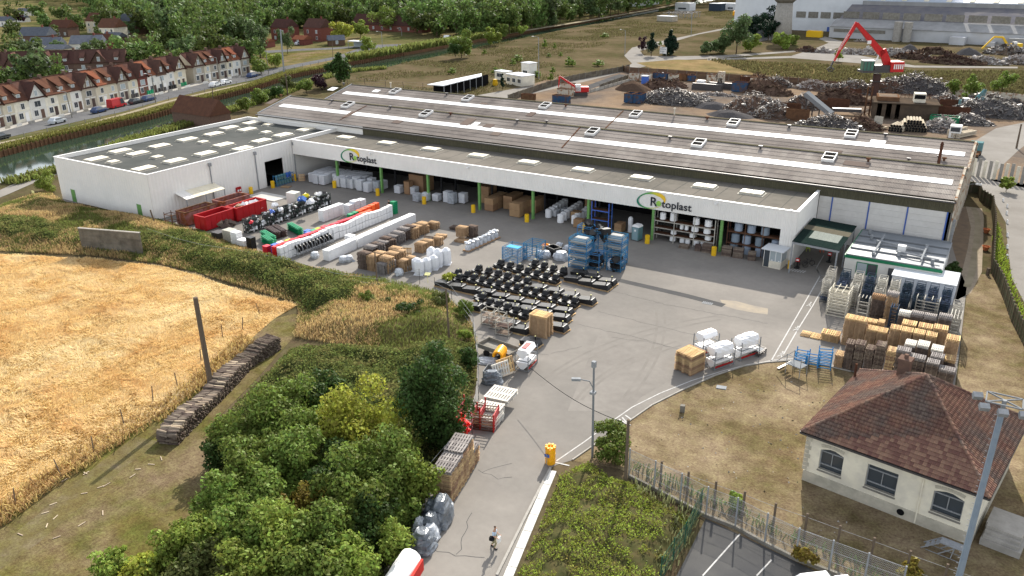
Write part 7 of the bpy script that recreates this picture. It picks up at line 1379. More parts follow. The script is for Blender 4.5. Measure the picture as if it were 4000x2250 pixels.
# railing along the towpath
def posts(name, pts, step, h, r, m, lab, grp, g=0.0, cat='post', wires=(), extra=None, jit=.05, maxn=60, lean=.05):
    P = [Vector((p.x, p.y, g)) for p in pts]; k = 0; prev = None
    t = thing(name, lab, cat, P[0], 0, grp); me = MB().cyl((0,0,-.2),(0,0,h),r,r*.9,6).mesh('post', MT[m]); pp = []
    for a, b in zip(P[:-1], P[1:]):
        n = max(1, int((b-a).length/step))
        for i in range(n): 
            q = a.lerp(b, i/n)-P[0]; o = ob('post', me, t, q); o.rotation_euler = (rnd.gauss(0,lean), rnd.gauss(0,lean), 0); pp.append(q)
    pp.append(P[-1]-P[0])
    for z in wires:
        mb = MB()
        for a, b in zip(pp[:-1], pp[1:]): mb.beam(a+Vector((0,0,z)), b+Vector((0,0,z)), .02 if r < .1 else .05)
        mb.build('rail' if r > .07 else 'wire', MT['galv'], t)
    return t
posts('verge_fence', Sl([(0,556),(272,497),(505,436),(660,392),(1000,314),(1116,277),(1303,238),(1493,202),(1560,193)], TB), 4.5, 1.0, .09, 'old_concrete', 'low rail fence between street and towpath', None, TB, 'fence', (.85,.45))
posts('meadow_fence', [cr(1000,0,*p) for p in ((740,760),(920,850),(1100,870),(1300,890),(1490,905),(1680,915),(1900,950))], 4.3, 2.4, .09, 'wood_pole', 'row of brown fence posts behind the far warehouse roof', None, 0, 'fence', (.8,1.6,2.3))
posts('field_posts', [at(x,y) for x,y in ((60,1975),(240,1860),(368,1770),(485,1660),(598,1570),(694,1510),(785,1410),(870,1320),(947,1290),(1015,1230),(1075,1180))], 9.0, 1.5, .05, 'wood_pole', 'leaning thin field posts along the edge of the golden field', None, 0, 'fence', (), lean=.12)
ys = [(585,945),(700,985),(800,1010),(930,1030),(1150,1075),(1310,1125),(1480,1150),(1640,1110),(1765,1180),(1850,1300),(1868,1430),(1870,1560),(1845,1700),(1590+0,2010)]
posts('yard_fence', Sl(ys), 3.2, 2.0, .035, 'dark_metal', 'thin metal posts and wires of the overgrown yard boundary fence', None, 0, 'fence', (.6,1.3,1.95), lean=.02)
pole(612,895,588,820,.14,'wood_pole','short dark post in front of the annex corner',0,'post','post'); pole(1475,1130,1464,985,.1,'wood_pole','thin pole standing on the dry bank',0,'post','post'); pole(1755,1335,1742,1126,.11,'wood_pole','tall thin pole beside the black tank rows',0,'post','post')
_, wpt = pole(828,1530,763,1162,.27,'wood_pole','tall leaning wooden pole rising behind the firewood stack',0,'tall_pole','pole',r1=.22)
# sheet signs and scraps
p = at(135,775); tag(MB().box(-.35,-.05,.9,.35,0,1.3).cyl((0,.03,0),(0,.03,.9),.03,.03,6).build('small_sign', MT['cap_yellow'], None, (p.x,p.y,0)), 'small yellow sign on a post left of the annex', 'sign')
p = at(1672,1115); tag(MB().cbox(0,0,1.2,.7,.5,.03,.3,0,.4).cyl((0,0,0),(0,0,1.2),.03,.03,5).build('yellow_board', MT['cap_yellow'], None, (p.x,p.y,.3)), 'tilted yellow board on the bank top by the tank rows', 'board')
# old concrete wall in the grass
A_, B_ = at(318,958,.9), at(555,978,.9); d = B_-A_; t = thing('concrete_wall', 'free-standing old concrete wall in the grass above the golden field', 'wall', (A_.x,A_.y,.6), math.atan2(d.y,d.x)); L_ = d.length
for k in range(3):
    for j in range(3): MB().box(k*L_/3+.01,0,j*.9-(.6 if j == 0 else 0),(k+1)*L_/3-.01,.22,j*.9+.885).build('panel', M('wall_old', (.17,.155,.13), (.10,.092,.075), 1, rv=.12), t)
MB().box(-.05,-.04,2.7,L_+.05,.28,2.8).build('coping', MT['concrete'], t)
# ================================================================ BEYOND THE WAREHOUSE
# open shelter, gatehouse, fences
P4 = [cr(1000,0,*p, 3.4) for p in ((1720,850),(1885,862),(2270,765),(2270,738))]; t = thing('open_shed', 'long open-sided shed with pale grey roof behind the warehouse', 'shed', (0,0,0))
MB().hexa([(p.x,p.y,3.25) for p in P4], [(p.x,p.y,3.45) for p in P4]).build('roof', MT['hall_white'], t)
for i in range(7): q = P4[1].lerp(P4[2], i/6); MB().beam((q.x,q.y+.2,0),(q.x,q.y+.2,3.25),.15).build('post', MT['galv'], t)
q, q2 = P4[0], P4[3]; MB().beam((q.x+2,q.y+.5,1.6),(q2.x+2,q2.y+.5,1.6),.15,3.2).build('back_wall', MT['dark'], t)
def blockhouse(p, w_, d_, h, rz, m, lab, name='small_building', wins=2, roof='hall_white', cat='building'):
    t = thing(name, lab, cat, (p.x,p.y,0), rz); MB().box(-w_/2,-d_/2,0,w_/2,d_/2,h).build('wall', MT[m], t); MB().box(-w_/2-.15,-d_/2-.15,h,w_/2+.15,d_/2+.15,h+.2).build('roof', MT[roof], t)
    for k in range(wins): win(t, (-w_/2+(k+.5)*w_/max(1,wins), -d_/2, 1.0), w_/wins*.55, 1.1, 'glass')
    return t
blockhouse(cr(1900,0,340,850),8,5,3.0,-.35,'render_cream','cream gatehouse with terrace beside the access road',wins=3); blockhouse(cr(1900,0,430,770),4,3.4,4.4,-.35,'wall_white','upper glazed box of the gatehouse',wins=1); blockhouse(cr(1900,0,170,800),5,3,2.6,-.3,'render_cream','low cream hut left of the gatehouse',wins=1)
p = cr(1000,0,2405,860); tag(MB().box(-.6,-.6,0,.6,.6,1).box(-.5,-.5,1,.5,.5,1.9).build('site_tank', MT['yellow'], None, (p.x,p.y,0)), 'yellow and white tank unit by the gatehouse hut', 'tank')
p = cr(1000,0,2478,905); tree('cypress', 'slim dark cypress in front of the gatehouse', (p.x,p.y,0), .9, 2.9, 900, .25, 'leaf_conifer', 3, cone=True, base=.2)
blockhouse(cr(2000,0,1560,212),11,6,2.8,-.2,'wall_beige','beige flat-roofed substation house in the meadow',wins=0); blockhouse(cr(2000,0,1740,105),12,8,5,-.2,'hall_white','white-blue cabin behind the substation',wins=1)
t = thing('substation', 'dark fenced electrical switchgear beside the beige house', 'switchgear', cr(2000,0,1640,190)); rn = random.Random(8)
for k in range(26): x, y = rn.uniform(-9,9), rn.uniform(0,26); MB().beam((x,y,0),(x,y,rn.uniform(2,4.5)),.25).build('mast', MT['galv'], t)
for k in range(8): MB().beam((-9,k*3.3,3.2),(9,k*3.3,3.2),.18).build('busbar', MT['dark_metal'], t)
blockhouse(cr(2000,0,2060,110),9,8,5,-.1,'navy_steel','dark blue container office far behind the meadow',wins=0); blockhouse(cr(2000,0,2170,100),14,8,4.6,-.1,'hall_white','pale container office far behind the meadow',wins=2)
for k, (x, y, w_, h) in enumerate(((850,22,60,16),(1040,60,55,16),(620,3,30,12))): blockhouse(cr(2000,0,x,y),w_,40,h,-.12,'hall_white','distant pale warehouse among the trees at the top, %s from the left' % nth(k),wins=0,name='distant_hall')
# notice board
p = cr(2000,0,1517,562); t = thing('notice_board', 'large white notice board on two posts between the conifers', 'notice board', (p.x,p.y,0), -.15); t.scale = (.7,.7,.7); MB().box(-2.2,0,1.2,2.2,.12,4.8).build('board', MT['frame_white'], t)
for x in (-2,2): MB().beam((x,.2,0),(x,.2,4.8),.16).build('post', MT['galv'], t)
for k in range(7): MB().cyl((-1.5+(k % 4)*.95,-.02,3.6-(k//4)*1.1),(-1.5+(k % 4)*.95,-.01,3.6-(k//4)*1.1),.3,.3,10).build('pictogram', M('sign_grey', (.25,.27,.33)), t)
MB().box(-1.6,-.02,4.3,1.6,-.005,4.55).build('heading', MT['sign_grey'], t); MB().box(-.5,-.02,1.5,.3,-.005,1.75).build('footer', MT['sign_black'], t)
# scrapyard fence of concrete panels
def panelfence(pts, h, m, lab, step=3.0, n=1, cap=None, grp=None, thick=.12, name='panel_fence', gaps=0, cols=None):
    P = [Vector((p.x,p.y,0)) for p in pts]; t = thing(name, lab, 'fence', P[0]); rn = random.Random(len(lab)); c = {}
    for a, b in zip(P[:-1], P[1:]):
        k = max(1, round((b-a).length/step)); u = (b-a)/k; rz = math.atan2(u.y,u.x); L_ = u.length; key = round(L_,1)
        if key not in c: c[key] = [MB().box(.06,-thick/2,j*h/n,L_-.06-gaps,thick/2,(j+1)*h/n-.02).mesh('panel', MT[m]) for j in range(n)]+[MB().box(-.07,-thick/2-.03,0,.07,thick/2+.03,h+.15).mesh('post', MT[cols or 'old_concrete'])]
        for i in range(k):
            q = a+u*i-P[0]
            for j in range(n): ob('panel', c[key][j], t, q, rz)
            ob('post', c[key][-1], t, q, rz)
    return t
M('fence_dark', (.10,.085,.07), (.15,.13,.10), .8, rv=.2); M('fence_rust', (.16,.10,.065), (.11,.075,.055), .5, rv=.2)
panelfence([cr(2000,0,*p) for p in ((-40,1020),(300,900),(620,810),(1110,720),(1180,700))], 1.8, 'fence_dark', 'dark concrete panel fence between access road and scrapyard', 3.2, 2)
panelfence([cr(2000,0,*p) for p in ((1110,715),(1180,735),(1560,760),(2060,800),(2300,818),(2574,835))]+[cr(3000,0,*p) for p in ((300,850),(700,890),(1100,925),(1290,935))], 2.0, 'fence_rust', 'weathered brown panel fence along the back of the scrapyard', 3.2, 3)
panelfence([cr(3000,0,*p) for p in ((1800,975),(1950,990),(2290,1015),(2450,1030),(2700,1060))], 2.4, 'cream_rust', 'rusty orange and cream panels at the scrapyard right end', 5.5, 1)
panelfence([cr(2000,0,*p) for p in ((880,905),(1170,800))], 1.6, 'fence_dark', 'low dark wall of the sunken bays inside the scrapyard', 3, 1); panelfence([cr(2000,0,*p) for p in ((740,945),(1180,820))], .9, 'pale_steel', 'pale kerb wall of the sunken bays inside the scrapyard', 3, 1)
sheet('sunken_bay', [cr(2000,0,*p) for p in ((700,880),(1080,745),(1170,770),(860,870),(740,910))], MT['asphalt_dark'], .04)
def csk(px, py, w_, d_, h, rz, m, lab, load=None):
    p = cr(2000,0,px,py); w_ *= .68; d_ *= .7; return skip(p.x-w_/2,p.y,p.x+w_/2,p.y+d_,h,m,lab,load,'rust',.02,rz,grp='open scrap containers in the scrapyard')
LD = [MT['scrap'], MT['scrap_rust'], MT['dark_metal']]
for k, a in enumerate(((480,1055,7,2.5,2.5,-.1,'blue_skip','dark blue container just behind the roof edge'),(520,980,6.5,2.4,2.4,-.1,'cream_rust','cream container behind the dark blue one'),(550,920,6.5,2.4,2.4,-.1,'cream_rust','whitest cream container beside the red excavator'),(150,1015,5.5,2.4,1.8,.2,'rust','rusty container at the left roof edge'),
    (1165,1040,3.6,5.5,2.6,.0,'blue_skip','left of the twin blue open containers'),(1245,1045,3.6,5.5,2.6,.0,'blue_skip','right of the twin blue open containers'),(1225,815,5,3,2.6,.1,'cream_rust','cream container with white load at the back fence'),(1335,820,5.5,3,2.6,.35,'cream_rust','cream container beside the blue one at the back fence'),(1478,820,7,3,2.7,-.03,'blue_skip','bright blue container at the back fence'),(1608,825,4,3,2.4,0,'cream_rust','cream rusty container right of the bright blue one'),
    (1720,815,5,3.5,2,.3,'rust','low open container before the back fence'),(1790,820,3.5,3.5,2,.3,'blue_skip','low bluish container before the back fence'),(1990,835,3.5,3.5,2.6,.1,'cream_rust','narrow cream container left of the white tower'),(2280,930,6.5,4,2.9,0,'blue_skip','grey-blue cabin container right of the white tower'),(2360,850,7,5,2.4,.4,'rust','large rusty container under the scrap heap'),(2440,870,4.5,3,2.6,0,'cream_rust','cream container beside the brown heap'))): csk(*a, load=LD if k in (6,7,8,9,12,14) else None)
p = cr(2000,0,1335,860); blockhouse(p,1.7,1.7,2.8,0,'blue_plastic','small blue upright cabin behind the brown soil heap','site_cabin',0)
p = cr(2000,0,1897,890); tag(MB().box(-1.2,-1,0,1.2,1,1.2).box(-1.1,-.9,1.2,1.1,.9,2.4).build('white_tank', MT['frame_white'], None, (p.x,p.y,0)), 'white cube tank on a base left of the white tower', 'tank')
p = cr(2000,0,2095,890); t = thing('white_tower', 'tall white metal tower with dark slots in the scrapyard', 'tower', (p.x,p.y,0)); t.scale = (.55,.55,.52); MB().box(-1.7,-1.2,0,1.7,1.2,9.5).build('casing', MT['cream_rust'], t)
for x in (-1.1,-.35,.4): MB().box(x,-1.26,1.5,x+.5,-1.2,6.0).build('slot', MT['dark'], t)
for k, (x, y, w_) in enumerate(((1960,905,9),(2130,895,9),(2400,930,8))): p = cr(2000,0,x,y); tag(MB().box(-w_/2,-.8,0,w_/2,.8,1.4).box(-w_/2,-.4,1.4,w_/2,.4,1.8).build('machine_base', MT['dark_metal'], None, (p.x,p.y,0)), 'dark low machine body around the white tower, %s from the left' % nth(k), 'machine')
# heaps of scrap
def heap(px, py, w_, d_, h, n, m, lab, base='scrap_rust', size=1.6, seed=1, thin=.5, src=cr, ox=2000, name='scrap_heap', cat='scrap heap'):
    k_ = .5 if cat == 'rubble' else .82; h *= .5 if cat == 'rubble' else .8; w_ *= k_; d_ *= k_; size *= .7;  p = cr(ox,0,px,py); rn = np.random.RandomState(seed); t = thing(name, lab, cat, (p.x,p.y,0))
    nn = 12; vs = [(0,0,h*.8)]; 
    for j in (1, 2): vs += [(w_/2*j/2*math.cos(2*math.pi*i/nn)*rn.uniform(.85,1.1), d_/2*j/2*math.sin(2*math.pi*i/nn)*rn.uniform(.85,1.1), h*(.55 if j == 1 else -.02)*rn.uniform(.8,1.1)) for i in range(nn)]
    mb = MB(); mb.add(vs, [(0,1+i,1+(i+1) % nn) for i in range(nn)]+[(1+i,1+nn+i,1+nn+(i+1) % nn,1+(i+1) % nn) for i in range(nn)]); mb.build('mound', MT[base], t)
    if n:
        r = np.sqrt(rn.rand(n)); a = rn.rand(n)*6.283; z = h*(1-r**1.4)*rn.uniform(.75,1.12,n); c = np.stack([r*w_/2*np.cos(a), r*d_/2*np.sin(a), np.maximum(z,.1)], 1)
        dd = rn.normal(size=(n,3)); dd[:, 2] *= .5; dd /= np.linalg.norm(dd,axis=1)[:,None]; e = np.cross(dd, rn.normal(size=(n,3))); e /= np.linalg.norm(e,axis=1)[:,None]; L_ = size*rn.uniform(.3,1.1,(n,1)); W2 = L_*rn.choice([.08,.12,.5],(n,1),p=[thin,.3,.7-thin])
        v = np.stack([c-dd*L_/2-e*W2/2, c+dd*L_/2-e*W2/2, c+dd*L_/2+e*W2/2, c-dd*L_/2+e*W2/2, ], 1); up = np.cross(dd, e)*.06
        v = np.concatenate([v, v+up[:, None, :]], 1).reshape(-1, 3); f = np.array([(0,3,2,1),(4,5,6,7),(0,1,5,4),(2,3,7,6)]); F = (f[None]+8*np.arange(n)[:, None, None]).reshape(-1, 4)
        o = ob('scrap_pieces', npmesh('scrap_pieces', v, F, MT[m]), t); o['kind'] = 'stuff'
    return t
heap(1215,905,15,12,4.5,0,'scrap','brown soil heap behind the twin blue containers','soil'); heap(1480,890,16,9,4,350,'scrap_rust','dark heap of tangled metal behind the silver pile',seed=2); heap(1640,880,10,8,3.4,220,'scrap_rust','small dark heap right of the soil heap',seed=3)
heap(1620,1030,30,14,4.6,1100,'scrap','biggest silver heap of aluminium profiles right of the twin blue containers','ash',2.6,seed=4,thin=.6); heap(1860,1000,12,8,2.2,260,'scrap','low scatter at the right side of the silver heap','ash',seed=5); heap(2080,960,16,5,1.0,200,'scrap_pale','flat scatter of panels before the white tower','ash',seed=6)
heap(2040,1085,16,10,2.6,0,'scrap','left heap of fine grey ash behind the roof','ash'); heap(2190,1165,16,10,2.4,0,'scrap','right heap of fine grey ash behind the roof','ash'); heap(2430,1120,22,15,6,900,'scrap','dark shredded metal heap beside the ash','scrap_rust',1.4,seed=7); heap(2500,930,16,12,6,550,'scrap_rust','reddish wire heap behind the dark shredded one',seed=8)
heap(2460,830,9,6,4,220,'scrap_rust','small dark heap inside the large rusty container',seed=9)
H3 = [(60,1180,14,10,5,520,'scrap','dark heap below the left rusty plates','scrap_rust'),(60,950,14,9,3.5,350,'scrap_rust','rust-red heap near the brown ground patch','scrap_rust'),(80,870,14,6,4,300,'scrap','dark wreck pile with vehicle parts at the back fence','scrap_rust'),(450,900,16,6,3.4,350,'scrap_pale','pale and red rubbish heap at the back fence','scrap_rust'),(640,920,14,6,2.6,260,'scrap','long low heap before the back fence, left part','scrap_rust'),(860,930,20,9,4.6,650,'scrap','grey heap left of the crane column','scrap_rust'),(1230,920,20,9,5,650,'scrap','grey heap right of the crane column','scrap_rust'),(1470,930,24,12,7,1100,'scrap','highest grey metal heap at the back fence','ash'),(1690,950,16,9,5.5,520,'scrap','tall grey heap at the right of the highest one','ash'),
 (360,1080,14,9,4.5,420,'scrap','silver heap under the conveyor top','scrap_rust'),(720,1030,22,9,5,600,'scrap_rust','brown tangled heap behind the conveyor','scrap_rust'),(620,1290,20,11,4,800,'scrap','bright aluminium heap close behind the roof','ash'),(920,1290,14,9,3.5,420,'scrap_rust','rusty wire coil heap close behind the roof','scrap_rust'),(1780,1040,12,8,3.4,300,'scrap','small heap behind the platform cabin','scrap_rust'),(2090,1060,10,7,4,250,'scrap','heap beside the blue-grey grab','scrap_rust'),(2240,1160,26,12,6,1000,'scrap','broad bright heap at the scrapyard right end','ash'),(2000,1240,14,8,3,350,'scrap','lower bright heap before the green skip','ash'),(1740,1310,12,10,3.6,350,'scrap_pale','heap of pale frames beside the log pile','ash'),(2520,1030,12,6,2.4,200,'scrap','low heap at the right photo edge','ash')]
for k, (x, y, w_, d_, h, n, m, l, b) in enumerate(H3): heap(x, y, w_, d_, h, n, m, l, b, 1.8, k+20, ox=3000)
# demolition rubble further back
RB = [(400,520,22,12,4,200,'scrap_rust','dark brushwood heap at the rubble field left end'),(560,530,20,12,3,260,'scrap_pale','rubble heap right of the brushwood'),(830,540,30,16,4,500,'scrap_pale','pale rubble heap behind the crane boom tip'),(1010,540,18,12,4,300,'scrap_pale','pale rubble heap left of the round bush'),(1300,560,46,20,5,900,'scrap_pale','long pale rubble heap right of the round bush'),(1420,500,16,12,6,0,'ash','grey gravel cone behind the long rubble heap'),(1450,590,30,14,5,500,'scrap_rust','brown timber rubble in the middle'),(1660,540,30,12,5,400,'scrap_rust','brown rubble heap with beams'),(2010,550,22,14,7,0,'ash','larger gravel cone at the right'),(1850,640,44,16,6,800,'scrap_rust','broad rubble heap of timber nearest the track'),(2150,640,36,14,5,600,'scrap_pale','rubble heap at the track right part'),(2400,545,36,18,7,500,'scrap','silver scrap hill at the hall side'),(2500,640,26,12,6,350,'scrap_pale','silver scrap heap at the right edge'),(960,420,20,6,1.6,60,'scrap_pale','long white sheet pile near the hall')]
for k, (x, y, w_, d_, h, n, m, l) in enumerate(RB): heap(x, y, w_, d_, h, n, m if m != 'ash' else 'scrap', l, 'ash' if k in (5, 8) else 'dirt', 3.2, k+60, ox=3000, name='rubble_heap', cat='rubble')
# platform structure, conveyor, rusty plates, logs
def k3(x, y, z=0): return cr(3000, 0, x, y, z)
A_, B_ = k3(1040,1190), k3(1690,1225); L_ = (B_-A_).length; t = thing('press_platform', 'brown concrete press platform with cabin in the middle of the scrapyard', 'platform', (A_.x,A_.y,0), math.atan2((B_-A_).y,(B_-A_).x)); t.scale = (1,1,.6)
M('brown_conc', (.10,.075,.055), (.06,.048,.038), .4, bump=.4); MB().box(L_*.42,0,0,L_,9,6.2).build('block', MT['brown_conc'], t); MB().box(-.3,-.4,6.2,L_+.3,9.5,6.6).build('deck', MT['brown_conc'], t)
for x in (0,.14,.29): MB().box(x*L_,0,0,x*L_+.9,9,6.2).build('pier', MT['brown_conc'], t)
MB().box(0,8,0,L_*.42,9,6.2).build('back_wall', MT['brown_conc'], t)
MB().box(L_*.05,2,6.6,L_*.4,8,8.2).build('hopper', MT['rust'], t); MB().box(L_*.08,2.6,8.2,L_*.37,7.4,8.25).build('hopper_inside', MT['dirt'], t); c = MB().box(L_*.62,2,6.6,L_*.8,5,10).build('cabin', MT['render_cream'], t); MB().box(L_*.625,1.9,8.0,L_*.79,1.99,9.6).build('cabin_window', MT['dark'], c)
for x in range(9): MB().beam((L_*.45+x*L_*.065,9,6.6),(L_*.45+x*L_*.065,9,8),.12).build('rail_post', MT['rust'], t)
MB().beam((L_*.45,9,8),(L_,9,8),.14).build('handrail', MT['rust'], t)
A_, B_ = k3(640,1150,1.0), k3(385,940,5.0); t = thing('conveyor', 'steep twin conveyor rising over the scrap heaps', 'conveyor', (0,0,0)); 
for s in (-.8, .8): MB().beam(A_+Vector((0,s,0)), B_+Vector((0,s,0)), .9, 1.0).build('belt_frame', MT['rail_grey'], t)
for k in range(4): q = A_.lerp(B_, .2+k*.25); MB().beam((q.x,q.y,0),(q.x,q.y,q.z),.3).build('leg', MT['dark_metal'], t)
A_, B_ = k3(640,1150), k3(930,1160); MB().beam((A_.x,A_.y,1.2),(B_.x,B_.y,1.2),1.6,.8).build('feed_table', MT['dark_metal'], t)
for k, (x, y, w_, h) in enumerate(((290,1215,9,4.5),(215,1110,9,3),(700,1090,9,4),(870,1000,5,4.5),(1850,1190,12,4.5),(1100,1285,3,4.2),(1680,1170,4,4.5),(1900,1080,14,3),(560,1080,5,3))): q = k3(x, y); w_ *= .6; h *= .62; tag(MB().box(-w_/2,-.3,0,w_/2,.3,h).box(-w_/2,-.4,h-.3,w_/2,.4,h).build('rusty_plate', MT[('rust','rust','rust','rust','rust','pale_steel','green_plastic','rust','rust')[k]] if k != 6 else M('moss_green', (.10,.13,.05)), None, (q.x,q.y,0), .05), 'upright steel plate wall among the heaps, %s listed from left to right' % nth(k), 'plate wall')
q = k3(990,1155); t = thing('lattice_column', 'dark lattice column beside the crane base', 'column', (q.x,q.y,0)); t.scale = (.6,.6,.55)
for a in (-1,1):
    for b in (-1,1): MB().beam((a*.9,b*.9,0),(a*.9,b*.9,12.5),.35).build('leg', MT['rust'], t)
for k in range(10): MB().beam((-.9,-.9,k*1.3),(.9,-.9,k*1.3+1),.16).build('brace', MT['rust'], t)
q = k3(1760,1255); skip(q.x-3,q.y,q.x+3,q.y+3,1.8,'dark_green_paint','green skip filled with scrap before the platform',LD,None,.02,grp='open scrap containers in the scrapyard')
def logs(px, py, rows, L_, r, lab, rz, m='log_pale', end='dark'):
    q = k3(px, py); t = thing('tube_pile', lab, 'pile of tubes', (q.x,q.y,0), rz); j = 0
    for k, n in enumerate(rows):
        for i in range(n): MB().cyl(((i-n/2)*r*2.05,0,r+k*r*1.75),((i-n/2)*r*2.05,L_,r+k*r*1.75),r,r,9).build('tube', MT[m], t); MB().cyl(((i-n/2)*r*2.05,-.02,r+k*r*1.75),((i-n/2)*r*2.05,-.01,r+k*r*1.75),r*.95,r*.95,9).build('tube_end', MT[end], t)
M('log_pale', (.48,.42,.33), (.38,.33,.25), 2, rv=.1)
logs(1470,1330,(9,9,8,7,5),5,.3,'large pile of pale round tubes with dark ends behind the roof',.15); logs(1290,1330,(5,5,4),4.5,.3,'smaller pile of pale tubes left of the large one',-.15)
for k, (x, y, l) in enumerate(((1940,1370,7),(1150,1310,4),(2130,1150+0,0))):
    if l: q = k3(x, y); mb = MB(); [mb.cbox((i % 4)*.7-1,0,.4+.5*(i//4),.5,l,.4,0) for i in range(9 if k == 0 else 2)]; tag(mb.build('beam_pile', MT['log_pale'], None, (q.x,q.y,.0), -.45), 'bundle of %s beams behind the far roof edge' % ('long aluminium' if k == 0 else 'two short timber'), 'beams')
q = k3(2550,800); 
# lorry by warehouse end
q = cr(3000,500,2060,290); t = thing('teal_truck', 'small teal and white truck parked past the warehouse corner', 'truck', (q.x,q.y,.02), 1.5); MB().box(-2.8,-1.1,.6,1.2,1.1,1.0).build('chassis', MT['rust'], t); MB().box(1.2,-1.1,.5,2.9,1.1,2.6).build('cab', MT['teal'], t); MB().box(2.9,-.9,1.5,2.93,.9,2.3).build('windscreen', MT['glass'], t)
for x in (-1.8,2.0):
    for s in (-1,1): MB().cyl((x,s*.8,.5),(x,s*1.12,.5),.5,.5,12).build('wheel', MT['black_plastic'], t)
q = cr(3000,500,1860,118); tag(MB().box(-1.1,-1.2,0,1.1,1.2,2.6).box(-.9,-1.25,1.4,.9,-1.21,2.3,1).build('white_cab', [MT['frame_white'], MT['glass']], None, (q.x,q.y+3,0)), 'white lorry cab showing above the far roof edge', 'lorry cab')
# excavators and the red crane
def poly_arm(pts, w_, wd, m, par, name='boom'):
    mb = MB()
    for (a, b, h0, h1) in pts:
        a = Vector(a); b = Vector(b); d = (b-a).normalized(); n = Vector((-d.z*0-d.y*0, 0, 0)); s = Vector((0, wd/2, 0)) if wd else n; up = d.cross(Vector((0, 1, 0))).normalized(); 
        mb.hexa([a-up*h0/2-s, a-up*h0/2+s, b-up*h1/2+s, b-up*h1/2-s], [a+up*h0/2-s, a+up*h0/2+s, b+up*h1/2+s, b+up*h1/2-s])
    return mb.build(name, MT[m], par)
q = k3(1065,960); t = thing('scrap_crane', 'tall red scrap handling crane on a brown column with green-glazed cab', 'crane', (q.x,q.y,0), YAW*-1*0)
RX = Vector((Rv.x, Rv.y, 0)).normalized(); t.rotation_euler = (0,0,math.atan2(RX.y,RX.x))
sc_ = (q-Vector((0,0,HC))).length/FOC/2.574          # metres per crop pixel here
def kx(x, y): return ((x-1065)*sc_, 0, (985-y)*sc_*1.03)
MB().cyl((0,0,0),(0,0,kx(0,800)[2]),1.05,1.05,14).build('column', M('column_brown', (.06,.03,.025), rough=.5), t); MB().cyl((0,0,kx(0,865)[2]),(0,0,kx(0,860)[2]),1.6,1.6,16).build('walkway', MT['dark_metal'], t)
zc = kx(0,785)[2]; MB().box(kx(905,0)[0],-2,zc,kx(1180,0)[0],2,zc+.6).build('turntable', MT['dark_metal'], t); MB().box(kx(1145,0)[0],-2.2,zc+.2,kx(1260,0)[0],2.2,kx(0,695)[2]).build('counterweight', MT['crane_red'], t)
for k in range(5): MB().box(kx(1170+k*18,0)[0],-2.26,zc+1,kx(1180+k*18,0)[0],-2.2,kx(0,715)[2]).build('grille', MT['frame_white'], t)
cb = MB().box(kx(912,0)[0],-1.6,zc+.6,kx(1005,0)[0],.6,kx(0,690)[2]).build('cab', M('cab_green', (.06,.16,.12), rough=.2, spec=.5), t); MB().box(kx(910,0)[0],-1.7,kx(0,690)[2],kx(1008,0)[0],.7,kx(0,683)[2]).build('cab_roof', MT['frame_white'], cb)
for x in (912,942,972,1003): MB().box(kx(x,0)[0]-.08,-1.66,zc+.6,kx(x,0)[0]+.08,-1.6,kx(0,690)[2]).build('cab_pillar', MT['dark_metal'], cb)
MB().box(kx(1010,0)[0],-1.8,zc+.6,kx(1150,0)[0],1.8,kx(0,725)[2]).build('engine_housing', MT['dark_metal'], t)
poly_arm([(kx(1150,740),kx(1075,600),2.1,1.8),(kx(1085,640),kx(815,385),1.8,.9)],0,.9,'crane_red',t); poly_arm([(kx(818,375),kx(700,600),.95,.7),(kx(700,600),kx(665,690),.7,.4)],0,.6,'crane_red',t,'stick')
MB().beam(kx(1060,600),kx(1040,690),.3).build('cylinder', MT['frame_white'], t); MB().beam(kx(830,385),kx(1000,520),.14).build('hose', MT['dark_metal'], t)
b = MB().box(kx(928,0)[0],-.5,kx(0,550)[2],kx(962,0)[0],-.47,kx(0,522)[2]).build('maker_plate', MT['frame_white'], t)
g_ = MB(); g_.beam(kx(660,690),kx(645,730),.4)
for k in range(6):
    a = k*1.047; c0 = kx(643,735); g_.beam(c0, (c0[0]+1.0*math.cos(a), 1.0*math.sin(a), c0[2]-.7), .16); g_.beam((c0[0]+1.0*math.cos(a), 1.0*math.sin(a), c0[2]-.7), (c0[0]+.4*math.cos(a), .4*math.sin(a), c0[2]-1.5), .14)
g_.build('grab', MT['dark_metal'], t)
def mlet(s, p, sz, m, par, rot): 
    cu = bpy.data.curves.new('lettering', 'FONT'); cu.body = s; cu.size = sz; cu.extrude = .01; tmp = bpy.data.objects.new('tmp', cu); C.objects.link(tmp)
    me = bpy.data.meshes.new_from_object(tmp.evaluated_get(bpy.context.evaluated_depsgraph_get())); bpy.data.objects.remove(tmp); me.materials.clear(); me.materials.append(MT[m]); o = ob('lettering', me, par, p); o.rotation_euler = rot; return o
pa, pb = Vector(kx(700,600)), Vector(kx(752,500)); mlet('GEUSCHNOUND', (pa.x-.1,-.36,pa.z-.1), .62, 'frame_white', t, (R(90), -math.atan2(pb.z-pa.z, pb.x-pa.x), 0))
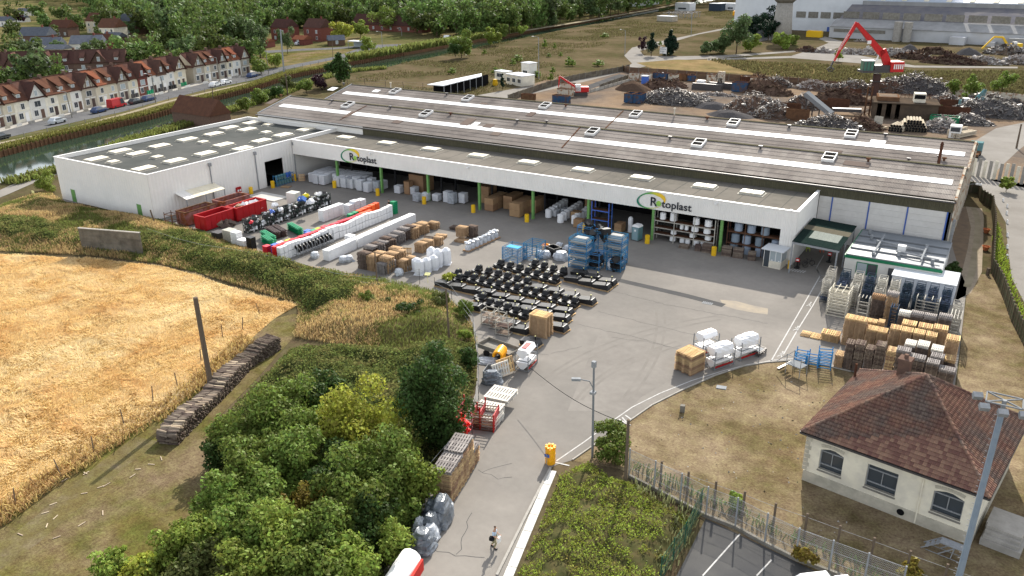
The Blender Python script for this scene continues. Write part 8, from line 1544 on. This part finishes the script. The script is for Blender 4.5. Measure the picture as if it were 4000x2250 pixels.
def excav(ox, cabp, sc2, m, lab, segs, rot=None, tracks=True):
    q = cr(ox,0,*cabp); s = (q-Vector((0,0,HC))).length/FOC/2.574; t = thing('excavator', lab, 'excavator', (q.x,q.y,0), math.atan2(RX.y,RX.x)); K = lambda x, y: ((x-cabp[0])*s, 0, (cabp[1]-y)*s)
    MB().box(-1.6,-1.3,1.1,2.2,1.3,2.5).build('house', MT[m], t); MB().box(-1.6,-1.3,1.3,-.1,0,3.2).build('cab', MT['frame_white'], t); MB().box(-1.64,-1.1,1.9,-1.6,-.2,3.0).build('cab_window', MT['glass'], t)
    if tracks:
        for y in (-1.3,.8): MB().box(-1.9,y,0,1.9,y+.5,.9).build('track', MT['dark_metal'], t)
    for i, (a, b, h0, h1) in enumerate(segs): poly_arm([(K(*a),K(*b),h0*.55,h1*.55)],0,.45,m,t,('boom','stick','bucket')[min(i,2)])
    return t
excav(2000,(690,960),1,'crane_red','red and white excavator beside the cream containers',[((650,885),(480,775),1.0,.8),((480,775),(475,880),.7,.4)])
excav(3000,(2480,500),1,'yellow','yellow excavator digging at the far hall side',[((2420,470),(2360,400),1.6,1.4),((2360,400),(2290,395),1.4,1.2),((2290,395),(2205,490),1.1,.9)])
excav(3000,(1990,1110),1,'teal','blue-grey hydraulic grab machine at the right scrap heap',[((2010,1080),(2120,935),1.6,1.2),((2120,935),(2110,1110),1.2,.8)])
excav(2000,(2330,240),1,'orange_yellow','orange excavator resting far away left of the dark trees',[((2300,230),(2230,215),1,.8),((2230,215),(2190,250),.7,.5)])
for k, (x, y, w_) in enumerate(((2390,160,22),(2010,430,14),(465,372,7))): q = cr(2000 if k == 0 else 3000,0,x,y); tag(MB().box(-w_/2,-1.6,0,w_/2,1.6,2.6).box(-w_/2+.3,-1.3,2.6,w_/2-.3,1.3,2.9).build('yellow_container', MT['yellow' if k else 'orange_yellow'], None, (q.x,q.y,0), -.1), ('orange row of machines before the far white hall','yellow skip beside the hall near the excavator','yellow container on the road before the white hall')[k], 'container')
# water tower
q = k3(130,400); t = thing('water_tower', 'concrete water tower with tapering shaft cut by the top edge', 'water tower', (q.x,q.y,0)); s = (q-Vector((0,0,HC))).length/FOC/2.574
mb = MB(); mb.lathe(0,0,[(94*s,0),(80*s,160*s),(70*s,322*s)],20); mb.build('shaft', MT['concrete'], t, smooth=True); mb = MB(); mb.lathe(0,0,[(71*s,322*s),(85*s,335*s),(125*s,372*s),(125*s,420*s),(125*s,560*s)],20); mb.build('tank', MT['old_concrete'], t, smooth=True)
# industrial halls
def k3h(x, y, z): return cr(3000,0,x,y,z)
q0, q1 = k3(205,300), k3(640,318); t = thing('white_hall', 'tall blank white hall with four dark windows beside the water tower', 'hall', (q0.x,q0.y,0), math.atan2((q1-q0).y,(q1-q0).x)); L_ = (q1-q0).length; s = (q0-Vector((0,0,HC))).length/FOC/2.574
MB().box(-30,0,0,L_+50,70,34).build('wall', MT['hall_white'], t)
for x in (260,368,476,584): MB().box((x-205)*s,-.2,(300-190)*s,(x-205+85)*s,-.02,(300-138)*s).build('window', MT['old_concrete'], t)
MB().box((545-205)*s,-.2,0,(565-205)*s,-.02,38*s).build('door', MT['blue_paint'], t)
q0, q1 = k3(610,375), k3(2700,480); ang_ = math.atan2((q1-q0).y,(q1-q0).x); t = thing('old_factory_hall', 'huge old factory hall with blue-grey roof glazing and window bands', 'hall', (q0.x,q0.y,0), ang_); L_ = (q1-q0).length+40; s = (q0-Vector((0,0,HC))).length/FOC/2.574
z1, z2, z3, z4 = 92*s, 150*s, 205*s, 260*s
MB().box(0,0,0,L_,60,z1).build('wall', M('dirty_white', (.50,.51,.53), (.38,.38,.38), .08, rv=.0), t)
MB().hexa([(0,-.4,z1),(L_,-.4,z1),(L_,8,z1+3),(0,8,z1+3)], [(0,-.4,z1+.3),(L_,-.4,z1+.3),(L_,8,z1+3.3),(0,8,z1+3.3)]).build('lower_roof', MT['hall_grey'], t)
MB().box(2,8,z1,L_,60,z3-3).build('upper_wall', MT['dirty_white'], t); n = 14
for k in range(n): MB().box(3+k*L_/n,7.8,z1+3.6,3+(k+1)*L_/n-1.6,8.0,z1+6.6).build('window_band', MT['old_concrete'], t)
MB().hexa([(1,7,z3-4),(L_,7,z3-4),(L_,26,z3+2.5),(1,26,z3+2.5)], [(1,7,z3-3.6),(L_,7,z3-3.6),(L_,26,z3+2.9),(1,26,z3+2.9)]).build('middle_roof', M('roof_dark', (.12,.12,.14), (.18,.17,.17), .2), t)
MB().box(6,26,z3+1,L_,27,z3+4.6).build('clerestory', MT['hall_grey'], t)
MB().hexa([(8,26.5,z3+4.6),(L_,26.5,z3+4.6),(L_,90,z3+21),(8,90,z3+21)], [(8,26.5,z3+4.9),(L_,26.5,z3+4.9),(L_,90,z3+21.3),(8,90,z3+21.3)]).build('main_roof', MT['hall_blue'], t)
for k in range(13): x = 14+k*L_/13; MB().hexa([(x,26.6,z3+4.95),(x+2.0,26.6,z3+4.95),(x+2.0,89,z3+21.3),(x,89,z3+21.3)], [(x,26.6,z3+5.2),(x+2.0,26.6,z3+5.2),(x+2.0,89,z3+21.6),(x,89,z3+21.6)]).build('roof_rib', MT['render_cream'], t)
MB().box(2,-.25,z1*.55,L_*.2,-.02,z1*.85).build('low_window_band', MT['old_concrete'], t)
for k in range(2): mb = MB(); mb.cyl(((590+k*80)*s,-3.5,0),((590+k*80)*s,-3.5,160*s),34*s,34*s,14); mb.build('silo', MT['concrete'], t)
for k, (x, w_, h) in enumerate(((1010,110,60),(1270,70,34),(1430,240,70),(1620,90,50))): MB().box(x*s,-6,0,(x+w_)*s,-.5,h*s).build('annex_block', MT['dirty_white' if k != 2 else 'galv'], t)
# ================================================================ FOREGROUND
# tiled house
FL, FR, BR = at(3000+285/2.229,1600+190/2.229,4.3), at(3000+1930/2.229,1600+775/2.229,4.3), at(3000+2215/2.229,1600+75/2.229,4.3)
BL = FL+(BR-FR); hz = math.atan2((FR-FL).y,(FR-FL).x); th = thing('tiled_house', 'cream brick house with brown tiled pyramid roof at the lower right', 'house', (FL.x,FL.y,0), hz)
hw, hd = (FR-FL).length, (BR-FR).length; ap = Vector((hw/2, hd/2, 0)); cw = (FL+BR)/2; az = topz(at, 3606, 1462, cw.y); EZ = 4.3; ap.z = az
o_ = .5; wins_ = [(.185,1.7),(.47,2.1),(.815,1.9)]; x0 = o_; wm = 'render_cream'; zb0, zt0 = 1.45, 3.35
wl = MB(); px0 = o_
for c_, w_ in wins_: a = c_*hw-w_/2; b = a+w_; wl.box(px0,o_,.9,a,o_+.35,EZ-.1); wl.box(a,o_,.9,b,o_+.35,zb0); wl.box(a,o_,zt0,b,o_+.35,EZ-.1); px0 = b
wl.box(px0,o_,.9,hw-o_,o_+.35,EZ-.1); wl.box(o_,o_+.35,.9,o_+.35,hd-o_,EZ-.1); wl.box(hw-o_-.35,o_+.35,.9,hw-o_,hd-o_,EZ-.1); wl.box(o_+.35,hd-o_-.35,.9,hw-o_-.35,hd-o_,EZ-.1); wl.build('wall', MT[wm], th)
MB().box(o_-.06,o_-.06,0,hw-o_+.06,hd-o_+.06,.9).build('plinth', M('plinth', (.50,.46,.38), (.36,.34,.28), 1.2), th)
MB().box(o_+.4,o_+1.2,.91,hw-o_-.4,hd-1,EZ-.2).build('dark_interior', MT['void'], th)
for i, (c_, w_) in enumerate(wins_):
    a = c_*hw-w_/2; b = a+w_; y = o_+.2; f = MB()
    for q in ((a,a+.07,zb0,zt0),(b-.07,b,zb0,zt0),((a+b)/2-.03,(a+b)/2+.03,zb0+.4,zt0-.4),(a+.07,b-.07,zb0+.36,zb0+.44),(a+.07,b-.07,zt0-.46,zt0-.38)): f.box(q[0],y,q[2],q[1],y+.08,q[3])
    wn = f.build('window_frame', MT['galv'], th); MB().box(a+.07,y+.09,zb0,b-.07,y+.1,zt0).build('pane', MT['glass'], wn); MB().hexa([(a-.05,o_-.1,zb0-.12),(b+.05,o_-.1,zb0-.12),(b+.05,o_+.19,zb0-.1),(a-.05,o_+.19,zb0-.1)],[(a-.05,o_-.1,zb0-.07),(b+.05,o_-.1,zb0-.07),(b+.05,o_+.19,zb0+.06),(a-.05,o_+.19,zb0+.06)]).build('sill', MT['old_concrete'], wn)
    if i != 1:
        for sx, xa in ((1, a), (-1, b)): MB().add([(xa,o_+.01,zt0+.01),(xa+sx*w_*.42,o_+.01,zt0+.01),(xa,o_+.01,zt0-.24),(xa,o_+.3,zt0+.01),(xa+sx*w_*.42,o_+.3,zt0+.01),(xa,o_+.3,zt0-.24)], [(0,1,2),(5,4,3),(0,3,4,1),(1,4,5,2),(2,5,3,0)]).build('arch_corner', MT['render_cream'], wn)
        for k in range(5): MB().cbox(a+w_*(k+.5)/5, o_-.02, zt0+.12+.1*math.sin(math.pi*(k+.5)/5), w_/5-.03, .06, .22, 0, 0, 0, -.25+.125*k).build('arch_brick', MT['plinth'], wn)
MB().cyl((hw*.68,o_-.08,.1),(hw*.68,o_-.08,EZ-.1),.05,.05,8).build('downpipe', MT['render_cream'], th); MB().cyl((hw*.6,o_-.07,.5),(hw*.6,o_-.065,.5),.26,.26,14).build('round_vent', MT['dark'], th)
for k in range(9):
    for x in (o_-.02, hw-o_+.02): MB().box(x-.16,o_-.03,.95+k*.36,x+(.3 if k % 2 else .18) if x < 1 else x+.03,o_-.002,1.27+k*.36).build('quoin', MT['plinth'], th) if x < 1 else MB().box(x-(.3 if k % 2 else .18),o_-.03,.95+k*.36,x+.01,o_-.002,1.27+k*.36).build('quoin', MT['plinth'], th)
cn_ = [Vector((0,0,EZ)),Vector((hw,0,EZ)),Vector((hw,hd,EZ)),Vector((0,hd,EZ))]; mb = MB(); mb.add([c-Vector((0,0,.12)) for c in cn_]+[ap-Vector((0,0,.1))], [(0,1,4),(1,2,4),(2,3,4),(3,0,4),(3,2,1,0)]); mb.build('roof_boarding', MT['timber'], th)
TL = []
for fi in range(4):
    a, b = cn_[fi], cn_[(fi+1) % 4]; e = (b-a).normalized(); m_ = (a+b)/2; up = ap-m_; Ls = up.length; ud = up/Ls; nn = e.cross(ud).normalized(); W_ = (b-a).length; nr_ = int(Ls/.31)
    for r_ in range(nr_):
        t_ = r_*.31; half = W_/2*(1-(t_+.1)/Ls); n = int(2*half/.245)
        for k in range(n):
            c = m_+ud*t_+e*((k-n/2+.5)*.245+(.06 if r_ % 2 else -.06)*0)+nn*rnd.uniform(0,.012); TL.append((c, e, ud, nn))
tm = MB(); tm.hexa([(-.118,0,.045),(.118,0,.045),(.118,.35,.005),(-.118,.35,.005)],[(-.118,0,.085),(.118,0,.075),(.118,.35,.03),(-.118,.35,.04)]); tm.hexa([(-.118,0,.085),(-.05,0,.085),(-.05,.35,.035),(-.118,.35,.035)],[(-.11,0,.115),(-.06,0,.115),(-.06,.35,.06),(-.11,.35,.06)]); tme = tm.mesh('tile', MT['tile'])
Mh = Matrix.Translation((FL.x,FL.y,0)) @ Matrix.Rotation(hz,4,'Z'); TL.sort(key=lambda q: ((Mh @ q[0])-Vector((0,0,HC))).length); tv = np.array(tm.v); tf = np.array(tm.f); TV = []; TF = []
for i, (c, e, ud, nn) in enumerate(TL):
    if i < 300: o = ob('tile', tme, th); o.matrix_local = Matrix(((e.x,ud.x,nn.x,c.x),(e.y,ud.y,nn.y,c.y),(e.z,ud.z,nn.z,c.z),(0,0,0,1)))
    else: TV.append(tv @ np.array([e, ud, nn])+np.array(c)); TF.append(tf+len(tv)*len(TF))
stuff('tiles', npmesh('tiles', np.concatenate(TV), np.concatenate(TF), M('tile_isl', (.225,.125,.092), (.15,.09,.072), .9, isl=.2, c3=(.14,.105,.09), s3=.5)), None, None, th)
for c in cn_:
    d = ap-c; n = int(d.length/.38)
    for k in range(n): q = c+d*k/n; q2 = c+d*(k+1.08)/n; MB().cyl(q+Vector((0,0,.06)), q2+Vector((0,0,.03)), .13,.10,7).build('hip_tile', MT['tile'], th)
for a, b in ((0,1),(1,2),(2,3),(3,0)): MB().beam(cn_[a]-Vector((0,0,.1)), cn_[b]-Vector((0,0,.1)), .14).build('gutter', MT['dark_metal'], th)
q = Mh.inverted() @ at(3524,1482,6.6); MB().box(q.x-.4,q.y-.4,5.4,q.x+.4,q.y+.4,8.2).box(q.x-.48,q.y-.48,8.2,q.x+.48,q.y+.48,8.45).cyl((q.x,q.y,8.4),(q.x,q.y,8.75),.16,.16,8).build('chimney', MT['wall_brownbrick'], th)
q = Mh.inverted() @ at(3341,1455,4.9); MB().cyl((q.x,q.y,4.3),(q.x,q.y,5.7),.1,.1,8).build('vent_pipe', MT['rust'], th)
t = thing('entrance_steps', 'weathered concrete steps and side block at the right wall of the tiled house', 'steps', (FR.x+.1,FR.y+1.0,0), hz)
MB().box(0,0,0,2.4,3.4,.5).build('base', MT['concrete'], t); MB().box(0,1.2,.5,2.2,3.4,1.1).build('landing', MT['concrete'], t)
for k in range(3): MB().box(.1,.2+k*.33,.5+k*.2,2.2,1.2,.7+k*.2).build('step', MT['concrete'], t)
t = thing('metal_trestle', 'light aluminium trestle platform beside the house front corner', 'trestle', r8(1330,1200), -.15); mb = MB(); mb.box(1.0,0,.9,2.7,.7,.97); mb.build('deck', MT['galv'], t)
for y in (0,.7):
    for a, b in (((0,0),(1.0,.9)),((.3,0),(2.7,0)),((1.8,0),(1.9,.9)),((1.0,0),(1.9,.9)),((2.6,0),(2.6,.9))): MB().beam((a[0],y,a[1]),(b[0],y,b[1]),.06).build('strut', MT['galv'], t)
for k in range(3): MB().box(.2+k*.28,.05,.2+k*.25,.4+k*.28,.65,.24+k*.25).build('step', MT['galv'], t)
# tall lighting mast at the right
t, top = pole(3722,2345,3915,1600,.2,'mast_blue' if M('mast_blue', (.20,.25,.31), (.24,.29,.34), 2, rough=.45) else '','tall blue-grey lighting mast in front of the tiled house',0,'lighting_mast','mast',r1=.16)
L0 = t.location; q = top-L0
for a, b in (((-1.1,-.7),(1.1,-.7)),((1.1,-.7),(1.1,.9)),((1.1,.9),(-1.1,.9)),((-1.1,.9),(-1.1,-.7)),((-1.1,-.7),(1.1,.9)),((1.1,-.7),(-1.1,.9))): MB().beam(q+Vector((a[0]*.8,a[1]*.8,.55)), q+Vector((b[0]*.8,b[1]*.8,.55)), .07).build('head_bar', MT['rail_grey'], t)
MB().cyl(q, q+Vector((0,0,.6)), .12).build('neck', MT['galv'], t)
for x, y in ((-.9,-.9),(.0,-1.1),(1.0,-.8),(-1.3,.3)): MB().cbox(q.x+x,q.y+y,q.z+.35,.5,.35,.3,.3,0,.5).build('floodlight', MT['galv'], t)
for k in range(34): MB().beam((q.x*k/34-.2,q.y*k/34,q.z*k/34),(q.x*k/34-.32,q.y*k/34,q.z*k/34),.025).build('climbing_peg', MT['galv'], t)
# yard lamp, utility pole and cable
t, top = pole(2314,1786,2320,1430,.1,'rail_grey','grey street lamp with two heads standing at the yard curve',0,'street_lamp','lamp'); q = top-t.location; MB().cbox(q.x,q.y,q.z+.15,.3,.3,.5).build('lamp_head', MT['galv'], t)
mb = MB(); mb.beam((q.x,q.y,q.z-1.9),(q.x-.25,q.y-.15,q.z-1.3),.07); mb.beam((q.x-.25,q.y-.15,q.z-1.3),(q.x-.9,q.y-.5,q.z-1.15),.07); mb.build('arm', MT['rail_grey'], t); MB().cbox(q.x-1.15,q.y-.65,q.z-1.15,.7,.28,.2,.5).build('lamp_head', MT['galv'], t); MB().box(q.x-.2,q.y-.2,q.z-2.4,q.x+.2,q.y+.2,q.z-2.2).build('bracket', MT['galv'], t)
t, top = pole(2442,1905,2455,1640,.14,'wood_pole','wooden utility pole rising through the bush by the wire fence',0,'utility_pole','pole'); q = top-t.location; MB().beam((q.x-.3,q.y,q.z-.4),(q.x+.2,q.y,q.z-.4),.07).build('bracket', MT['dark_metal'], t)
e = at(2074,1423,3.2); mb = MB(); P_ = [top.lerp(e, k/10)-Vector((0,0,.6*math.sin(math.pi*k/10)))-top for k in range(11)]
for a, b in zip(P_[:-1], P_[1:]): mb.beam(a, b, .035)
tag(mb.build('overhead_cable', MT['black_cloth'], None, top-Vector((0,0,.4))), 'thin dark overhead cable from the utility pole across the road', 'cable')
# chainlink fence with galvanised posts
FP = [r7(1015,590),r7(1235,700),r7(1460,815),r7(1685,935),r7(1940,1035),r7(2195,1175),r8(235,1310),r8(525,1420)]; FP.append(FP[-1]*2-FP[-2]); FP.append(FP[-1]*2-FP[-2])
def wirefence(P, h, m, lab, pitch, name, pr=.06, base=True, wt=.009, mpost=None):
    t = thing(name, lab, 'fence', P[0])
    for p in P: MB().cyl((0,0,-.1),(0,0,h+.1),pr,pr,8).build('post', MT[mpost or m], t, p-P[0])
    for a, b in zip(P[:-1], P[1:]):
        a, b = a-P[0], b-P[0]; d = b-a; L_ = d.length; u = d/L_
        for z in (.08,h*.36,h*.68,h): MB().beam(a+Vector((0,0,z)), b+Vector((0,0,z)), .018).build('rail', MT[m], t)
        if base: MB().beam(a+Vector((0,0,.1)), b+Vector((0,0,.1)), .2,.35).build('base_wall', MT['old_concrete'], t)
        mb = MB(); n = int(L_/pitch)
        for k in range(-int(h/pitch), n):
            for s in (0, 1):
                x0, x1 = k*pitch, k*pitch+h; z0, z1 = 0.1, h
                if x0 < 0: z0 = .1-x0*(h-.1)/h; x0 = 0
                if x1 > L_: z1 = z0+(L_-x0)*(h-.1)/h; x1 = L_
                if s: mb.beam(a+u*x0+Vector((0,0,h+.1-z0)), a+u*x1+Vector((0,0,h+.1-z1)), wt)
                else: mb.beam(a+u*x0+Vector((0,0,z0)), a+u*x1+Vector((0,0,z1)), wt)
        o = mb.build('mesh', MT[m], t); o['kind'] = 'stuff'
    return t
wirefence(FP, 2.5, 'galv', 'tall galvanised chainlink fence crossing the lower right corner', .16, 'chainlink_fence')
wirefence([r7(1640,900),r7(1500,1190),r7(1400,1330),r7(1290,1500)], 1.9, 'dkgreen' if M('dkgreen', (.03,.09,.06)) else '', 'dark green wire fence between the low shrubs and the car park', .2, 'green_fence', .04, False)
WP = [at(*p, 2.2) for p in [(2000+x/2.229,1600+y/2.229) for x, y in ((1305,450),(1540,540),(1780,625),(2030,712),(2300,815))]+[(3000+x/2.229,1600+y/2.229) for x, y in ((345,905),(632,1010),(930,1115),(1245,1230),(1568,1345),(1900,1460))]]
t = thing('wooden_post_fence', 'row of wooden posts with wires behind the chainlink fence', 'fence', (WP[0].x,WP[0].y,0))
for k, p in enumerate(WP): MB().beam((0,0,-.1),(0,0,2.2),.14).build('post', MT['wood_pole'], t, (p.x-WP[0].x,p.y-WP[0].y,0))
for a, b in zip(WP[:-1], WP[1:]):
    for z in (.8,1.9): MB().beam((a.x-WP[0].x,a.y-WP[0].y,z),(b.x-WP[0].x,b.y-WP[0].y,z),.015).build('wire', MT['galv'], t)
# fences and pots at the right edge
M('fence_green', (.06,.085,.05), (.11,.085,.055), 2, rv=.25)
panelfence([at(*p) for p in ((3740,742),(3765,748),(3820,759),(3827,784),(3871,812),(3880,880),(3876,980),(3871,1066),(3908,1132),(3952,1257),(4000,1350),(4100,1560))], 1.9, 'fence_green', 'mossy green and brown panel fence running down the right side', 1.1, 1, cols='wood_pole')
A_, B_ = c8(1985,470), c8(2640,585); t = thing('slab_fence', 'tall pale upright slabs standing apart beyond the warehouse corner', 'fence', A_, math.atan2((B_-A_).y,(B_-A_).x)); L_ = (B_-A_).length
for k in range(12): MB().box(k*L_/12,0,0,k*L_/12+L_/12*.6,.12,3.0+.15*(k % 3)).build('slab', MT['render_cream' if k % 2 else 'concrete'], t)
for k, (x, y) in enumerate(((2192,1055),(2185,1230))): q = c8(x, y); MB_ = MB(); MB_.lathe(0,0,[(.28,0),(.45,.55),(.5,.6),(.44,.6),(.38,.45)],14); tag(MB_.build('flower_pot', MT['terracotta'], None, q), 'large terracotta pot on the gravel, %s' % ('farther from the camera' if k == 0 else 'nearer to the camera'), 'flower pot', 'terracotta pots by the side fence')
for k, (x, y) in enumerate(((2395,870),(2400,960),(2402,1090),(2400,1210),(2400,1310),(2360,740),(2400,800))): q = c8(x, y); tag(MB().lathe(0,0,[(.14,0),(.14,.5),(.05,.6)],8).build('kerb_stone', MT['frame_white'], None, q), 'small white marker stone on the grass verge, %s down the road' % nth(k), 'marker stone', 'white marker stones along the right road')
q = q4(2205,190); tag(MB().cyl((0,0,0),(0,0,.9),.22,.2,10).build('wood_stump', MT['wood_pole'], None, q), 'dark wooden stump at the end of the garden path', 'stump')
q = at(2665,1608); tag(MB().cbox(0,0,.3,.4,.35,.7,.2).build('stone_marker', MT['old_concrete'], None, q), 'short grey stone block standing on the lawn', 'stone'); q = cr(2000,1000,2105,1325); tag(MB().cbox(0,0,.04,.9,.6,.08,.2).build('manhole_cover', MT['galv'], None, q), 'pale metal cover plate on the lawn edge', 'cover')
car(3210,2335,'car_white','white car whose roof shows at the bottom edge by the chainlink fence',rz=.7,g=0,grp=None)
q = c8(1970,835); t = thing('wall_lamp', 'white street lamp head sticking out from the warehouse side', 'lamp', (WX1+.15,q.y,4.2)); MB().beam((0,0,0),(1.2,-.3,.3),.07).build('arm', MT['galv'], t); MB().cbox(1.5,-.4,.3,.8,.35,.22,-.2).build('lamp_head', MT['frame_white'], t)
# stacked firewood
M('log_cut', (.38,.30,.22), rv=.2)
fw = thing('firewood_stack', 'long bending stack of split firewood beside the golden field', 'firewood stack', (-54.3,33.9,0)); path = [Vector((-54.3,34.3,0)),Vector((-56.0,38.5,0)),Vector((-58.0,43.5,0)),Vector((-59.7,47.2,0)),Vector((-60.2,51.6,0))]; LG = []
for a, b in zip(path[:-1], path[1:]):
    d = (b-a); L_ = d.length; u = d/L_; n_ = Vector((-u.y,u.x,0)); m_ = int(L_/.17)
    for i in range(m_):
        s = (a-path[0]+u*(i*.17)); hh_ = int(9+2*math.sin((a+u*i*.17).y*.9))
        for k in range(hh_):
            for sd_ in (-.5, .5): LG.append((s+n_*(sd_*.86+rnd.uniform(-.08,.08))+u*rnd.uniform(-.04,.04)+Vector((0,0,.08+k*.145)), math.atan2(n_.y,n_.x)+rnd.gauss(0,.1), k >= hh_-2))
lm = MB().hexa([(-.47,-.08,-.06),(.47,-.075,-.06),(.47,.08,-.05),(-.47,.075,-.05)],[(-.47,-.03,.08),(.47,-.05,.07),(.47,.05,.075),(-.47,.06,.07)]); lme = [lm.mesh('log', MT[k]) for k in ('firewood','firewood','firewood','firewood_pale')]
LG.sort(key=lambda g_: (not g_[2], g_[0].y)); lv = np.array(lm.v); lf = np.array(lm.f); V_ = []; F_ = []
for i, (p, rz, tp) in enumerate(LG):
    if i < 300: o = ob('log', lme[rnd.choice([0,1,2,0,1,3])], fw, p, rz); o.rotation_euler = (rnd.gauss(0,.12), rnd.gauss(0,.06), rz)
    else: c_, s_ = math.cos(rz), math.sin(rz); v = lv*rnd.uniform(.85,1.1); V_.append(np.stack([v[:,0]*c_-v[:,1]*s_+p.x, v[:,0]*s_+v[:,1]*c_+p.y, v[:,2]+p.z],1)); F_.append(lf+8*len(F_))
stuff('logs', npmesh('logs', np.concatenate(V_), np.concatenate(F_), M('firewood_isl', (.16,.125,.10), (.10,.08,.065), 4, isl=.4)), None, None, fw)
for k in range(18):
    q = Vector((-50.5-rnd.random()*6,20+rnd.random()*13,.05)) if k % 3 else Vector((-57+rnd.random()*5,24+rnd.random()*8,.05)); tag(MB().box(-.03,-.2,0,.04,.2+rnd.random()*.25,.03).build('wood_offcut', MT['firewood_pale'], None, q, rnd.random()*3), 'pale splinter of wood lying on the mown grass near the firewood stack', 'wood offcut', 'pale wood offcuts on the mown grass')
# people
def skin(name, V, E_, Rr, m, par):
    me = bpy.data.meshes.new(name); me.from_pydata(V, E_, []); o = bpy.data.objects.new(name, me); C.objects.link(o); md = o.modifiers.new('s', 'SKIN'); sv_ = me.skin_vertices[0].data
    for i, r in enumerate(Rr): sv_[i].radius = (r, r)
    sv_[0].use_root = True; o.modifiers.new('d', 'SUBSURF').levels = 1; bpy.context.view_layer.update()
    m2 = bpy.data.meshes.new_from_object(o.evaluated_get(bpy.context.evaluated_depsgraph_get())); bpy.data.objects.remove(o); m2.materials.clear(); m2.materials.append(MT[m]); m2.polygons.foreach_set('use_smooth', [True]*len(m2.polygons)); return ob(name, m2, par)
def person(p, rz, lab, shirt, trous, bag=True):
    t = thing('person', lab, 'person', p, rz); s = .2
    V = [(0,0,.95),(0,.02,1.2),(0,.03,1.42),(0,.06,1.52),(0,.10,1.62),(0,.11,1.74),(.1,0,.9),(.1,s*.9,.5),(.1,s*.2,.09),(.1,s*.2+.16,.04),(-.1,0,.9),(-.1,s*.1,.5),(-.1,-s*1.3,.12),(-.1,-s*1.3+.15,.04),(.2,.03,1.4),(.25,.05,1.15),(.2,.28,1.05),(.17,.36,1.04),(-.2,.03,1.4),(-.25,.05,1.15),(-.2,.28,1.05),(-.17,.36,1.04)]
    E_ = [(0,1),(1,2),(2,3),(3,4),(4,5),(0,6),(6,7),(7,8),(8,9),(0,10),(10,11),(11,12),(12,13),(2,14),(14,15),(15,16),(16,17),(2,18),(18,19),(19,20),(20,21)]; Rr = [.13,.12,.13,.055,.10,.085,.085,.06,.042,.04,.085,.06,.042,.04,.055,.042,.032,.03,.055,.042,.032,.03]
    skin('body', V, E_, Rr, 'skin', t); skin('shirt', [V[0]]+V[1:3]+[V[14],V[15],V[18],V[19]], [(0,1),(1,2),(2,3),(3,4),(2,5),(5,6)], [.15,.145,.155,.075,.058,.075,.058], shirt, t)
    skin('trousers', [V[0]]+V[6:9]+V[10:13], [(0,1),(1,2),(2,3),(0,4),(4,5),(5,6)], [.145,.10,.075,.06,.10,.075,.06], trous, t); skin('hair', [(0,.07,1.70),(0,.08,1.79)], [(0,1)], [.10,.085], 'hair', t)
    for k in (9, 13): MB().cbox(V[k][0],V[k][1]-.06,.045,.1,.27,.09).build('shoe', MT['black_plastic'], t)
    MB().box(-.012,.205,1.66,.012,.235,1.70).build('nose', MT['skin'], t)
    for k in (16, 20):
        for j in range(4): MB().beam((V[k][0]-.03+j*.02,V[k][1]+.1,1.04),(V[k][0]-.03+j*.02,V[k][1]+.17-.01*abs(j-1.5),1.01),.016).build('finger', MT['skin'], t)
    if bag: MB().box(-.2,.3,.55,.14,.42,1.0).build('white_bag', MT['frame_white'], t); MB().box(.16,-.2,.8,.38,.1,1.06).build('shoulder_bag', MT['black_cloth'], t); MB().beam((.25,-.05,1.05),(-.12,.1,1.45),.03).build('strap', MT['black_cloth'], t)
person(Vector((*at(1931,2140).xy, G0)), math.atan2((-.6),1.0)-.9, 'person in light blue shirt carrying a white bag, walking on the entrance road', 'shirt', 'trousers')
person(Vector((*c6(1345,830).xy, G0)), 1.9, 'person in dark clothes standing at the far end of the long white row', 'black_cloth', 'black_cloth', False)
# litter and small stones on lawn
xx, yy = scatter(lw, 110); stuff('lawn_stones', leafquads('lawn_stones', np.stack([xx, yy,   .022+xx*0], 1), .14, MT['concrete'], .9, .8), 'pale pebbles and scraps scattered over the parched lawn', 'pebbles')
